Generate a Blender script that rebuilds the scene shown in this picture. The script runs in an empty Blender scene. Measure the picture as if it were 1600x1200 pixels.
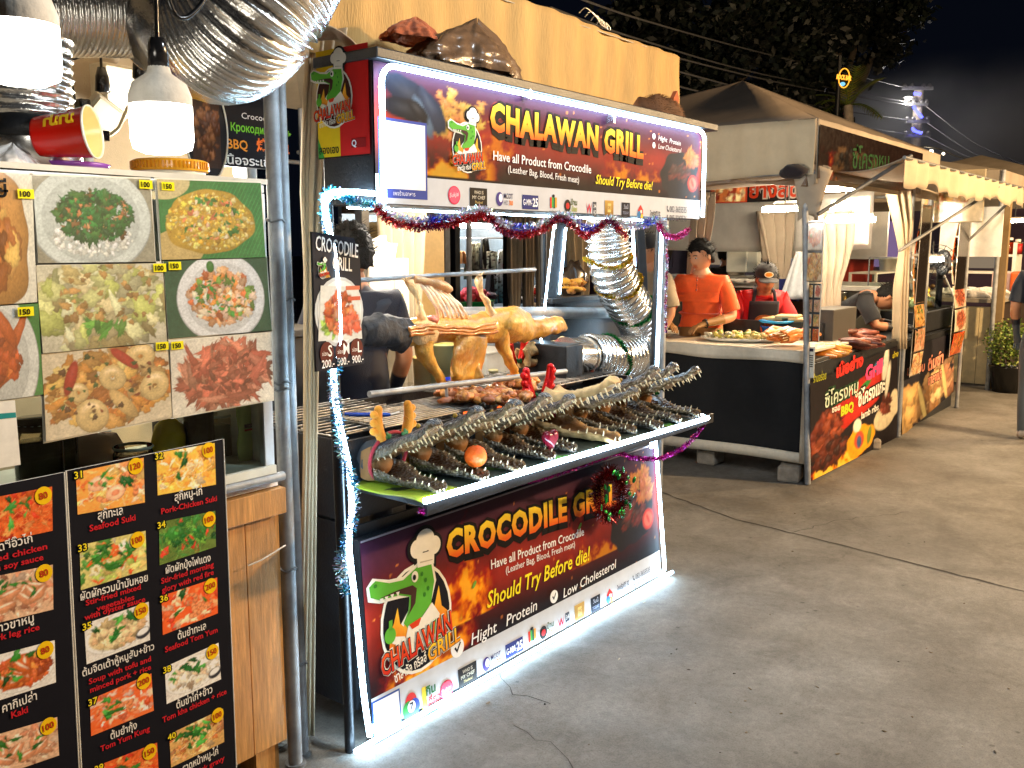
import bpy, math, random
import numpy as np
from mathutils import Vector as V, Matrix as MX
from mathutils.geometry import tessellate_polygon
from mathutils.noise import noise as pnoise
R = math.radians
SC = bpy.context.scene
COL = SC.collection

# ---------------------------------------------------------------- camera, world, exposure
CAM = bpy.data.cameras.new('camera')
CAM.sensor_width = 36; CAM.lens = 36*1450/1600; CAM.clip_end = 500; CAM.clip_start = 0.05
PITCH = math.atan(215/1450); AZ = R(38.1); EYE = V((0, 0, 1.55))
camo = bpy.data.objects.new('camera', CAM); COL.objects.link(camo)
camo.location = EYE; camo.rotation_euler = (R(90)-PITCH, 0, AZ-R(90))
SC.camera = camo
W = bpy.data.worlds.new('World'); SC.world = W; W.use_nodes = True
_bg = W.node_tree.nodes['Background']
_bg.inputs[0].default_value = (0.35, 0.5, 1.0, 1); _bg.inputs[1].default_value = 0.0024    # moonless night sky
SC.view_settings.view_transform = 'Standard'; SC.view_settings.look = 'None'
SC.view_settings.exposure = 1.1; SC.view_settings.gamma = 1
SC.cycles.use_denoising = True; SC.cycles.max_bounces = 6; SC.cycles.diffuse_bounces = 3
SC.cycles.glossy_bounces = 3; SC.cycles.transmission_bounces = 6; SC.cycles.transparent_max_bounces = 12
SC.cycles.sample_clamp_indirect = 4; SC.cycles.caustics_reflective = False; SC.cycles.caustics_refractive = False
LED_L, BULB_L, TUBE_L = 19.0, 7.5, 95.0         # how strongly LED rope, bulbs and tubes glow
LANE_W = 175.0

# ---------------------------------------------------------------- helpers
_F = V((math.cos(AZ)*math.cos(PITCH), math.sin(AZ)*math.cos(PITCH), -math.sin(PITCH)))
_R = V((math.sin(AZ), -math.cos(AZ), 0)); _U = _R.cross(_F)
def ray(px, py): return _F*1450 + _R*(px-800) - _U*(py-600)
def gz(px, py, z=0.0):
    d = ray(px, py); return EYE + d*((z-EYE.z)/d.z)
def gy(px, py, y):
    d = ray(px, py); return EYE + d*(y/d.y)
def gx(px, py, x):
    d = ray(px, py); return EYE + d*(x/d.x)

def lin(c):
    return tuple((((x/255+0.055)/1.055)**2.4 if x > 10 else x/255/12.92) for x in c)
WL = {}
RNG = random.Random(7)

class M:
    """collects shapes and links them as ONE mesh object"""
    def __init__(s): s.v = []; s.f = []; s.mi = []; s.c = []; s.sm = []; s.n = 0
    def add(s, vs, fs, mi=0, col=(1, 1, 1), sm=False):
        b = s.n
        s.v.extend([(p[0], p[1], p[2]) for p in vs]); k = len(vs); s.n += k
        if isinstance(col, np.ndarray): s.c.extend(map(tuple, col.tolist()))
        elif isinstance(col, list): s.c.extend(col)
        else: s.c.extend([col]*k)
        for f in fs:
            s.f.append([b+i for i in f])
        s.mi.extend([mi]*len(fs)); s.sm.extend([sm]*len(fs)); return s
    def box(s, c, d, rot=0, mi=0, col=(1, 1, 1)):
        x, y, z = d[0]/2, d[1]/2, d[2]/2
        m = rot if isinstance(rot, MX) else MX.Rotation(rot, 3, 'Z')
        c = V(c)
        vs = [c + m@V(p) for p in ((-x,-y,-z),(x,-y,-z),(x,y,-z),(-x,y,-z),(-x,-y,z),(x,-y,z),(x,y,z),(-x,y,z))]
        return s.add(vs, [(0,3,2,1),(4,5,6,7),(0,1,5,4),(1,2,6,5),(2,3,7,6),(3,0,4,7)], mi, col)
    def bb(s, a, b, mi=0, col=(1, 1, 1)):
        return s.box([(a[i]+b[i])/2 for i in range(3)], [abs(b[i]-a[i]) for i in range(3)], 0, mi, col)
    def tube(s, pts, r, n=8, mi=0, col=(1, 1, 1), cap=True, sm=True, ell=None):
        pts = [V(p) for p in pts]; k = len(pts)
        rs = r if isinstance(r, (list, tuple)) else [r]*k
        t0 = (pts[1]-pts[0]).normalized()
        up = V((0, 0, 1)) if abs(t0.z) < 0.9 else V((1, 0, 0))
        a = t0.cross(up).normalized(); vs = []; cols = []
        for i, p in enumerate(pts):
            t = (pts[min(i+1, k-1)]-pts[max(i-1, 0)])
            t = t.normalized() if t.length > 1e-9 else t0
            a = (a - t*a.dot(t)); a = a.normalized() if a.length > 1e-6 else t.orthogonal().normalized()
            b = t.cross(a)
            e = ell if ell else (1, 1)
            for j in range(n):
                w = 2*math.pi*j/n
                vs.append(p + a*(math.cos(w)*rs[i]*e[0]) + b*(math.sin(w)*rs[i]*e[1]))
                if isinstance(col, list): cols.append(col[i])
        fs = [(i*n+j, i*n+(j+1) % n, (i+1)*n+(j+1) % n, (i+1)*n+j) for i in range(k-1) for j in range(n)]
        s.add(vs, fs, mi, cols if isinstance(col, list) else col, sm)
        if cap and n > 2:
            s.add(vs[:n], [tuple(range(n))[::-1]], mi, cols[0] if cols else col); s.add(vs[-n:], [tuple(range(n))], mi, cols[-1] if cols else col)
        return s
    def lathe(s, prof, c=(0, 0, 0), n=20, mi=0, col=(1, 1, 1), sm=True, rot=None, sq=1.0):
        c = V(c); vs = []; k = len(prof)
        for r, z in prof:
            for j in range(n):
                w = 2*math.pi*j/n; p = V((r*math.cos(w), r*math.sin(w)*sq, z))
                vs.append(c + (rot@p if rot else p))
        fs = [(i*n+j, i*n+(j+1) % n, (i+1)*n+(j+1) % n, (i+1)*n+j) for i in range(k-1) for j in range(n)]
        cl = [x for x in col for _ in range(n)] if isinstance(col, list) else col
        return s.add(vs, fs, mi, cl, sm)
    def ball(s, c, r, n=12, mi=0, col=(1, 1, 1), rough=0.0, seed=0, rot=None, fr=6.0, sm=True):
        r = r if isinstance(r, (tuple, list)) else (r, r, r)
        c = V(c); vs = []; h = max(4, n//2); cc = []
        for i in range(h+1):
            for j in range(n):
                a, b = math.pi*i/h, 2*math.pi*j/n
                d = V((math.sin(a)*math.cos(b), math.sin(a)*math.sin(b), math.cos(a)))
                q = 1 + (rough*pnoise(d*fr*0.35+V((seed*3.7, seed*1.3, seed))) if rough else 0)
                p = V((d.x*r[0]*q, d.y*r[1]*q, d.z*r[2]*q)); vs.append(c + (rot@p if rot else p))
        fs = [(i*n+j, (i+1)*n+j, (i+1)*n+(j+1) % n, i*n+(j+1) % n) for i in range(h) for j in range(n)]
        return s.add(vs, fs, mi, col, sm)
    def grid(s, fn, nu, nv, mi=0, col=(1, 1, 1), sm=True, colfn=None):
        vs = [fn(i/nu, j/nv) for j in range(nv+1) for i in range(nu+1)]
        fs = [(j*(nu+1)+i, j*(nu+1)+i+1, (j+1)*(nu+1)+i+1, (j+1)*(nu+1)+i) for j in range(nv) for i in range(nu)]
        cl = [colfn(i/nu, j/nv) for j in range(nv+1) for i in range(nu+1)] if colfn else col
        return s.add(vs, fs, mi, cl, sm)
    def prism(s, pts, o, u, v, w, mi=0, col=(1, 1, 1)):
        o, u, v, w = V(o), V(u), V(v), V(w); n = len(pts)
        a = [o+u*p[0]+v*p[1] for p in pts]; b = [p+w for p in a]
        tri = tessellate_polygon([[V((p[0], p[1], 0)) for p in pts]])
        s.add(a+b, [tuple(t) for t in tri]+[tuple(i+n for i in t[::-1]) for t in tri], mi, col)
        return s.add(a+b, [(i, (i+1) % n, n+(i+1) % n, n+i) for i in range(n)], mi, col)
    def build(s, name, mat, parent=None, org=None, bevel=0, label=None, cat=None, group=None, kind=None, thick=0, sub=0):
        if org is None:
            if parent is not None: org = WL[parent.name]
            else:
                xs = np.array(s.v); lo, hi = xs.min(0), xs.max(0); org = ((lo[0]+hi[0])/2, (lo[1]+hi[1])/2, lo[2])
        org = V(org); arr = np.array(s.v, dtype=np.float32)-np.array(org, dtype=np.float32)
        me = bpy.data.meshes.new(name)
        me.from_pydata(arr.tolist(), [], s.f)
        me.polygons.foreach_set('material_index', s.mi); me.polygons.foreach_set('use_smooth', s.sm)
        at = me.color_attributes.new('Col', 'FLOAT_COLOR', 'POINT')
        ca = np.ones((s.n, 4), dtype=np.float32); ca[:, :3] = np.array(s.c, dtype=np.float32)[:, :3]
        at.data.foreach_set('color', ca.ravel())
        for m in (mat if isinstance(mat, (list, tuple)) else [mat]): me.materials.append(m)
        o = bpy.data.objects.new(name, me); COL.objects.link(o)
        if parent is not None:
            o.parent = parent; o.location = org - V(WL[parent.name])
        else: o.location = org
        WL[o.name] = tuple(org)
        if thick:
            k = o.modifiers.new('t', 'SOLIDIFY'); k.thickness = thick; k.offset = 0
        if bevel:
            k = o.modifiers.new('b', 'BEVEL'); k.width = bevel; k.segments = 2; k.limit_method = 'ANGLE'; k.angle_limit = R(40)
        if sub:
            k = o.modifiers.new('s', 'SUBSURF'); k.levels = k.render_levels = sub
        tag(o, label, cat, group, kind)
        return o

def tag(o, label=None, cat=None, group=None, kind=None):
    for k, x in (('label', label), ('category', cat), ('group', group), ('kind', kind)):
        if x: o[k] = x
    return o
def thing(name, label, cat, loc=(0, 0, 0), group=None):
    o = bpy.data.objects.new(name, None); COL.objects.link(o); o.empty_display_size = 0.1
    o.location = loc; WL[o.name] = tuple(loc); return tag(o, label, cat, group)
def dup(o, loc=None, rz=None, label=None, scale=None, parent=None, rot=None):
    c = o.copy(); COL.objects.link(c)
    if parent is not None: c.parent = parent
    if loc is not None: c.location = loc; WL[c.name] = tuple(loc)
    if rz is not None: c.rotation_euler = (0, 0, rz)
    if rot is not None: c.rotation_euler = rot
    if scale is not None: c.scale = scale if isinstance(scale, tuple) else (scale,)*3
    if label: c['label'] = label
    for ch in list(o.children): dup(ch, parent=c)
    return c

# ---------------------------------------------------------------- materials
def mat(name, col=(0.8, 0.8, 0.8), rough=0.5, metal=0.0, nz=0.12, ns=12.0, bump=0.0, bs=60.0, vc=False, emit=0, ecol=None,
        trans=0.0, alpha=1.0, coat=0.0, spec=None, sheen=0.0, stretch=None, dirt=0.0, wave=None, sss=0.0):
    m = bpy.data.materials.new(name); m.use_nodes = True; nt = m.node_tree; N = nt.nodes; L = nt.links
    b = N['Principled BSDF']; ip = b.inputs
    ip['Roughness'].default_value = rough; ip['Metallic'].default_value = metal
    if spec is not None: ip['Specular IOR Level'].default_value = spec
    if coat: ip['Coat Weight'].default_value = coat; ip['Coat Roughness'].default_value = 0.12
    if trans: ip['Transmission Weight'].default_value = trans; ip['IOR'].default_value = 1.2
    if sheen: ip['Sheen Weight'].default_value = sheen
    if alpha < 1: ip['Alpha'].default_value = alpha
    if sss: ip['Subsurface Weight'].default_value = sss; ip['Subsurface Radius'].default_value = (0.02, 0.008, 0.004)
    if emit:
        ip['Emission Color'].default_value = (*(ecol or col), 1); ip['Emission Strength'].default_value = emit
    tc = N.new('ShaderNodeTexCoord'); src = tc.outputs['Object']
    if stretch:
        mp = N.new('ShaderNodeMapping'); mp.inputs['Scale'].default_value = stretch; L.new(src, mp.inputs[0]); src = mp.outputs[0]
    if vc:
        a = N.new('ShaderNodeAttribute'); a.attribute_name = 'Col'; c = a.outputs['Color']
    else:
        a = N.new('ShaderNodeRGB'); a.outputs[0].default_value = (*col, 1); c = a.outputs[0]
    def mul(c, fac_out, lo, hi):
        mr = N.new('ShaderNodeMapRange'); mr.inputs[1].default_value = 0.3; mr.inputs[2].default_value = 0.7
        mr.inputs[3].default_value = lo; mr.inputs[4].default_value = hi; L.new(fac_out, mr.inputs[0])
        vm = N.new('ShaderNodeVectorMath'); vm.operation = 'SCALE'; L.new(c, vm.inputs[0]); L.new(mr.outputs[0], vm.inputs['Scale'])
        return vm.outputs[0]
    if nz:
        n = N.new('ShaderNodeTexNoise'); n.inputs['Scale'].default_value = ns; n.inputs['Detail'].default_value = 6; n.inputs['Roughness'].default_value = 0.65
        L.new(src, n.inputs['Vector']); c = mul(c, n.outputs[0], 1-nz, 1+nz)
        mr = N.new('ShaderNodeMapRange'); mr.inputs[3].default_value = max(0, rough-0.1); mr.inputs[4].default_value = min(1, rough+0.1)
        L.new(n.outputs[0], mr.inputs[0]); L.new(mr.outputs[0], ip['Roughness'])
    if dirt:
        n2 = N.new('ShaderNodeTexNoise'); n2.inputs['Scale'].default_value = ns*0.22; n2.inputs['Detail'].default_value = 8; n2.inputs['Roughness'].default_value = 0.7
        L.new(src, n2.inputs['Vector']); c = mul(c, n2.outputs[0], 1-dirt, 1.0+dirt*0.3)
    L.new(c, ip['Base Color'])
    if bump:
        n3 = N.new('ShaderNodeTexNoise'); n3.inputs['Scale'].default_value = bs; n3.inputs['Detail'].default_value = 4; L.new(src, n3.inputs['Vector'])
        h = n3.outputs[0]
        if wave:
            n3.inputs['Scale'].default_value = bs
            vo = N.new('ShaderNodeTexVoronoi'); vo.inputs['Scale'].default_value = wave; L.new(src, vo.inputs['Vector']); h = vo.outputs['Distance']
        bp = N.new('ShaderNodeBump'); bp.inputs['Strength'].default_value = bump; bp.inputs['Distance'].default_value = 0.01
        L.new(h, bp.inputs['Height']); L.new(bp.outputs[0], ip['Normal'])
    return m
def glow(name, col, k):
    m = bpy.data.materials.new(name); m.use_nodes = True; nt = m.node_tree
    nt.nodes.remove(nt.nodes['Principled BSDF']); e = nt.nodes.new('ShaderNodeEmission')
    e.inputs[0].default_value = (*col, 1); e.inputs[1].default_value = k
    nt.links.new(e.outputs[0], nt.nodes['Material Output'].inputs[0]); return m
def glassmat(name, tint=(0.9, 1, 0.95), t=0.88):
    m = bpy.data.materials.new(name); m.use_nodes = True; nt = m.node_tree; N = nt.nodes
    N.remove(N['Principled BSDF']); a = N.new('ShaderNodeBsdfTransparent'); a.inputs[0].default_value = (*[x*t for x in tint], 1)
    g = N.new('ShaderNodeBsdfGlossy'); g.inputs['Roughness'].default_value = 0.04; mx = N.new('ShaderNodeMixShader'); fr = N.new('ShaderNodeFresnel'); fr.inputs[0].default_value = 1.3
    nt.links.new(fr.outputs[0], mx.inputs[0]); nt.links.new(a.outputs[0], mx.inputs[1]); nt.links.new(g.outputs[0], mx.inputs[2])
    nt.links.new(mx.outputs[0], N['Material Output'].inputs[0]); return m

MT = dict(
    blacksteel=mat('black_steel', (0.018, 0.02, 0.024), 0.42, 0.3, 0.35, 9, 0.15, 120, dirt=0.4),
    galv=mat('galvanised_pipe', (0.40, 0.41, 0.42), 0.58, 0.35, 0.25, 14, dirt=0.5),
    greysteel=mat('grey_steel', (0.22, 0.22, 0.22), 0.5, 0.5, 0.25, 10, dirt=0.4),
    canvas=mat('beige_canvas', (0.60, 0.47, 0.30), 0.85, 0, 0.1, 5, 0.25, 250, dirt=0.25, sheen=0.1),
    canvasyel=mat('yellowed_canvas', (0.60, 0.36, 0.12), 0.85, 0, 0.06, 9, 0.35, 30, dirt=0.22, stretch=(5, 5, 1.0)),  # deeper yellow than the beige canvas
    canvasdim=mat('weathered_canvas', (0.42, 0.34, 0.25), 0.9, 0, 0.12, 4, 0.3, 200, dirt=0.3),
    roofcanvas=mat('brown_canvas', (0.20, 0.155, 0.115), 0.9, 0, 0.12, 3, 0.3, 150, dirt=0.3),
    foil=mat('aluminium_foil', (0.92, 0.91, 0.88), 0.24, 0.92, 0.06, 30, 0.22, 90),
    steel=mat('stainless_steel', (0.7, 0.7, 0.69), 0.25, 1.0, 0.06, 8, 0.05, 40),
    sheet=mat('sheet_metal', (0.86, 0.83, 0.77), 0.3, 0.5, 0.15, 2.5, 0.12, 3, dirt=0.3),
    wood=mat('pine_planks', (0.56, 0.27, 0.075), 0.5, 0, 0.35, 9, 0.15, 40, stretch=(14, 14, 1.0), dirt=0.3),
    printm=mat('printed_vinyl', rough=0.6, nz=0.08, ns=14, vc=True, spec=0.12, bump=0.06, bs=7),
    laminate=mat('laminated_print', rough=0.16, nz=0.10, ns=26, vc=True, coat=0.5, bump=0.12, bs=5),
    paint=mat('painted_surface', rough=0.5, nz=0.12, ns=15, vc=True),
    matte=mat('matte_surface', rough=0.85, nz=0.18, ns=14, vc=True, bump=0.15, bs=90),
    gloss=mat('glossy_plastic', rough=0.22, nz=0.06, ns=12, vc=True),
    cloth=mat('cloth', rough=0.9, nz=0.12, ns=22, vc=True, bump=0.25, bs=260, sheen=0.15),
    skin=mat('skin', rough=0.5, nz=0.06, ns=30, vc=True, sss=0.1),
    hair=mat('black_hair', (0.008, 0.007, 0.006), 0.75, 0, 0.4, 60, 0.6, 160, spec=0.2),
    food=mat('cooked_food', rough=0.42, nz=0.3, ns=38, vc=True, bump=0.5, bs=90, coat=0.2),
    roast=mat('roast_meat', rough=0.4, nz=0.28, ns=26, vc=True, bump=0.55, bs=55, coat=0.35),
    scale=mat('crocodile_hide', rough=0.36, nz=0.38, ns=42, vc=True, bump=0.9, bs=60, wave=95, coat=0.15),
    bone=mat('dry_bone', rough=0.7, nz=0.28, ns=30, vc=True, bump=0.6, bs=70),
    tooth=mat('tooth_ivory', (0.72, 0.6, 0.38), 0.35, 0, 0.2, 60),
    tinsel=mat('tinsel_foil', rough=0.25, metal=0.55, nz=0.1, ns=60, vc=True),
    leaf=mat('leaf', rough=0.55, nz=0.35, ns=3, vc=True),
    concrete=mat('concrete_block', (0.4, 0.34, 0.27), 0.95, 0, 0.25, 14, 0.6, 50, dirt=0.35),
    glass=glassmat('clear_glass'), bottleglass=glassmat('tinted_glass', (0.95, 0.9, 0.75), 0.85),
    bag=mat('plastic_bag', (0.17, 0.10, 0.055), 0.3, 0, 0.3, 8, 0.9, 16, coat=0.3),
    led=glow('led_rope', (0.52, 0.78, 1.0), LED_L), ledhot=glow('led_tube', (0.58, 0.82, 1.0), LED_L*1.5),
    bulb=glow('led_bulb', (1.0, 0.93, 0.80), BULB_L), tubel=glow('fluorescent_tube', (1.0, 0.84, 0.6), TUBE_L),
    tubew=glow('white_tube', (1.0, 0.93, 0.84), TUBE_L), farbulb=glow('string_bulb', (1.0, 0.82, 0.55), 14.0),
    blueled=glow('blue_led', (0.05, 0.06, 1.0), 5.0), neon=glow('amber_neon', (1.0, 0.36, 0.03), 1.1), neonb=glow('blue_neon', (0.2, 0.55, 0.8), 0.7),
    coal=mat('charcoal', (0.02, 0.019, 0.018), 0.9, 0, 0.5, 20, 0.7, 40), ember=glow('ember', (1.0, 0.12, 0.02), 1.2),
)
def bulb_light(name, loc, w, col=(1, 0.8, 0.55), r=0.05, parent=None):
    l = bpy.data.lights.new(name, 'POINT'); l.energy = w; l.color = col; l.shadow_soft_size = r
    o = bpy.data.objects.new(name, l); COL.objects.link(o)
    if parent is not None:
        o.parent = parent; o.location = V(loc)-V(WL[parent.name])
    else: o.location = loc
    return o

# ---------------------------------------------------------------- printed surfaces: lettering, marks and food pictures
_TX = {}
def glyphs(s, off=0.0, shear=0.0, space=1.0, res=2):
    k = (s, off, shear, space, res)
    if k not in _TX:
        c = bpy.data.curves.new('lettering', 'FONT'); c.dimensions = '2D'; c.fill_mode = 'FRONT'; c.body = s; c.resolution_u = res
        c.offset = off; c.shear = shear; c.space_character = space
        o = bpy.data.objects.new('lettering', c); m = bpy.data.meshes.new_from_object(o)
        a = np.empty(len(m.vertices)*3, np.float32); m.vertices.foreach_get('co', a); a = a.reshape(-1, 3)[:, :2].copy()
        f = [tuple(p.vertices) for p in m.polygons]
        bpy.data.objects.remove(o); bpy.data.curves.remove(c); bpy.data.meshes.remove(m)
        _TX[k] = (a, f)
    return _TX[k]

class Print(M):
    """flat printed surface: origin o, u along, v up, w towards the viewer; layers sit a hair above each other"""
    def __init__(s, o, u=(1, 0, 0), v=(0, 0, 1), eps=0.0008):
        super().__init__(); s.o = V(o); s.u = V(u).normalized(); s.vv = V(v).normalized(); s.w = s.u.cross(s.vv); s.eps = eps
    def at(s, px, py):
        d = ray(px, py); t = (s.o-EYE).dot(s.w)/d.dot(s.w); p = EYE+d*t-s.o; return (p.dot(s.u), p.dot(s.vv))
    def pt(s, u, v, l): return s.o + s.u*u + s.vv*v + s.w*(l*s.eps)
    def rect(s, u0, v0, u1, v1, col, l=1, col2=None):
        c = lin(col); c2 = lin(col2) if col2 else c
        return s.add([s.pt(u0, v0, l), s.pt(u1, v0, l), s.pt(u1, v1, l), s.pt(u0, v1, l)], [(0, 1, 2, 3)], 0, [c, c, c2, c2])
    def poly(s, pts, col, l=1, col2=None):
        tri = tessellate_polygon([[V((p[0], p[1], 0)) for p in pts]])
        tri = [t if (V(pts[t[1]])-V(pts[t[0]])).cross(V(pts[t[2]])-V(pts[t[0]])) > 0 else t[::-1] for t in tri]
        lo, hi = min(p[1] for p in pts), max(p[1] for p in pts); c, c2 = np.array(lin(col)), np.array(lin(col2 or col))
        return s.add([s.pt(p[0], p[1], l) for p in pts], tri, 0, [tuple(c+(c2-c)*((p[1]-lo)/(hi-lo+1e-9))) for p in pts])
    def ell(s, u, v, a, b, col, l=1, rot=0, n=24, col2=None):
        cs, sn = math.cos(rot), math.sin(rot)
        return s.poly([(u+a*math.cos(t)*cs-b*math.sin(t)*sn, v+a*math.cos(t)*sn+b*math.sin(t)*cs) for t in [2*math.pi*i/n for i in range(n)]], col, l, col2)
    def text(s, t, u, v, h, col, l=3, w=None, al='l', off=0.0, rot=0.0, shear=0.0, space=1.0, col2=None, res=2, bounce=0.0, cx=1.0):
        a, f = glyphs(t, off, shear, space, res)
        if not len(a): return s
        a = a.copy(); lo, hi = a[:, 0].min(), a[:, 0].max(); k = h/0.72
        sx = (w/(hi-lo)) if w else k*cx
        x = (a[:, 0]-lo)*sx; y = a[:, 1]*k; wd = (hi-lo)*sx
        if al == 'c': x -= wd/2
        if al == 'r': x -= wd
        if bounce: y = y+np.sin(x/h*2.1)*h*bounce
        c1, c2 = np.array(lin(col)), np.array(lin(col2 or col))
        t01 = np.clip(a[:, 1]/0.72, 0, 1)[:, None]; cl = c1+(c2-c1)*t01
        cs, sn = math.cos(rot), math.sin(rot)
        uu = u+x*cs-y*sn; v2 = v+x*sn+y*cs
        return s.add([s.pt(p, q, l) for p, q in zip(uu.tolist(), v2.tolist())], f, 0, cl)
    def textp(s, t, p0, p1, hp, col, l=3, **k):
        """lettering between two picture positions of its baseline, hp pixels tall at its start"""
        a, b = s.at(*p0), s.at(*p1); c = s.at(p0[0], p0[1]-hp)
        d = math.hypot(b[0]-a[0], b[1]-a[1])
        return s.text(t, a[0], a[1], abs(c[1]-a[1]), col, l, w=d, rot=math.atan2(b[1]-a[1], b[0]-a[0]), **k)
    def image(s, img, c, l=1, bulge=0.0, seed=0):
        """img (rows from bottom, cols, rgb linear) on the quad with corners bl, br, tr, tl in u,v"""
        h, w = img.shape[:2]; c = np.array(c, float)
        U, Vv = np.meshgrid(np.linspace(0, 1, w), np.linspace(0, 1, h))
        P = ((1-U)*(1-Vv))[..., None]*c[0]+(U*(1-Vv))[..., None]*c[1]+(U*Vv)[..., None]*c[2]+((1-U)*Vv)[..., None]*c[3]
        P = P.reshape(-1, 2); B = (bulge*np.sin(U*5+seed)*np.sin(Vv*4+seed*2)).reshape(-1)
        o, u, vv, ww = [np.array(x) for x in (s.o, s.u, s.vv, s.w)]
        pts = o+P[:, :1]*u+P[:, 1:]*vv+(l*s.eps+B)[:, None]*ww
        fs = [(j*w+i, j*w+i+1, (j+1)*w+i+1, (j+1)*w+i) for j in range(h-1) for i in range(w-1)]
        return s.add(pts.tolist(), fs, 0, np.clip(img.reshape(-1, 3), 0, 1), True)

def fbm(h, w, cell, rng, oct=4):
    out = np.zeros((h, w)); amp = 1.0; tot = 0
    for _ in range(oct):
        gh, gw = int(h/cell)+3, int(w/cell)+3; g = rng.random((gh, gw))
        y, x = np.arange(h)/cell, np.arange(w)/cell; yi, xi = y.astype(int), x.astype(int); fy, fx = (y-yi)[:, None], (x-xi)[None]
        fy, fx = fy*fy*(3-2*fy), fx*fx*(3-2*fx)
        a = g[yi][:, xi]*(1-fx)+g[yi][:, xi+1]*fx; b = g[yi+1][:, xi]*(1-fx)+g[yi+1][:, xi+1]*fx
        out += amp*(a*(1-fy)+b*fy); tot += amp; amp *= 0.55; cell = max(1.01, cell/2)
    return out/tot
class Picture:
    """a small printed photograph painted dish by dish"""
    def __init__(s, w, h, bg, seed=0, var=0.12):
        s.r = np.random.default_rng(seed); s.w, s.h = w, h
        s.i = np.ones((h, w, 3))*np.array(lin(bg)); s.i *= (1+var*(fbm(h, w, w/4, s.r)-0.5)*2)[..., None]
    def blob(s, cx, cy, a, b, rot, col, ring=0, flat=0.0, jag=0.0, gain=1.0):
        h, w = s.h, s.w; px, py = cx*w, cy*h; a, b = max(a*w, 0.8), max(b*w, 0.8); m = int(max(a, b)+2)
        x0, x1, y0, y1 = max(0, int(px-m)), min(w, int(px+m)+1), max(0, int(py-m)), min(h, int(py+m)+1)
        if x1 <= x0 or y1 <= y0: return
        Y, X = np.mgrid[y0:y1, x0:x1]; dx, dy = X-px, Y-py; c, q = math.cos(rot), math.sin(rot)
        xx, yy = (dx*c+dy*q)/a, (-dx*q+dy*c)/b
        if jag:
            an = np.arctan2(yy, xx); ph = s.r.random(3)*6.3
            k = 1+jag*(np.sin(3*an+ph[0])+0.6*np.sin(5*an+ph[1])+0.5*np.sin(9*an+ph[2])); xx, yy = xx/k, yy/k
        d = np.sqrt(xx*xx+yy*yy)
        if ring: t = (d-(1-ring))/ring; nz = np.sqrt(np.clip(1-t*t, 0, 1)); msk = np.abs(t) < 1; nx, ny = xx*t, yy*t
        else: nz = np.sqrt(np.clip(1-d*d, 0, 1)); msk = d < 1; nx, ny = xx, yy
        lx, ly = -0.35, 0.55
        sh = 0.42+0.5*nz+0.28*(nx*(lx*c-ly*q*0)+(dy/(max(a, b)))*ly)
        sh = sh*(1-flat)+flat; sp = np.clip(nz*0.8+0.3*(dy/max(a, b)), 0, 1)**14*0.35*(1-flat)
        cl = np.array(lin(col))*gain; out = cl*sh[..., None]+sp[..., None]
        al = np.clip((1-d)*min(a, b)*0.8+0.2, 0, 1) if not ring else msk*1.0
        al = (al*msk)[..., None]; s.i[y0:y1, x0:x1] = s.i[y0:y1, x0:x1]*(1-al)+out*al
    def heap(s, cx, cy, rx, ry, n, pal, size=(0.03, 0.07), asp=(0.4, 1.0), ring=0.0, jag=0.15, rot=None, edge=1.0):
        for k in range(n):
            t, q = s.r.random()*6.283, math.sqrt(s.r.random())*edge
            c = np.array(pal[s.r.integers(len(pal))], float); c = np.clip(c*(0.75+0.5*s.r.random()), 0, 255)
            a = size[0]+(size[1]-size[0])*s.r.random(); b = a*(asp[0]+(asp[1]-asp[0])*s.r.random())
            s.blob(cx+rx*q*math.cos(t), cy+ry*q*math.sin(t), a, b, s.r.random()*6.28 if rot is None else rot+s.r.normal()*0.5, c, ring, 0, jag)
        return s
    def arc(s, cx, cy, r, w, a0, span, col, stripe=0.0, taper=0.5, n=16):
        for i in range(n):
            k = i/(n-1); a = a0+span*k; c = [q*(1-stripe*(i % 3 == 0)) for q in col]; ww = w*(1-taper*k)
            s.blob(cx+r*math.cos(a), cy+r*math.sin(a)*s.w/s.h, ww, ww*0.8, a+1.57, c)
    def strand(s, cx, cy, L, w, col):
        a = s.r.random()*6.28; b = s.r.normal()*0.25
        for i in range(14): cx += math.cos(a)*L/14; cy += math.sin(a)*L/14*s.w/s.h; a += b; s.blob(cx, cy, w, w, 0, col)
    def plate(s, cx, cy, rx, ry, col=(235, 238, 238), rim=0.8):
        k = s.w
        s.blob(cx, cy, rx, ry, 0, [c*0.8 for c in col], flat=0.85); s.blob(cx, cy+0.01, rx*0.985, ry*0.98, 0, col, flat=0.92)
        s.blob(cx, cy, rx*rim, ry*rim, 0, [c*0.93 for c in col], flat=0.8); return s
    def done(s, tex=0.16, cell=3.0):
        return s.i*(1+tex*(fbm(s.h, s.w, cell, s.r, 3)-0.5)*2)[..., None]
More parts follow.
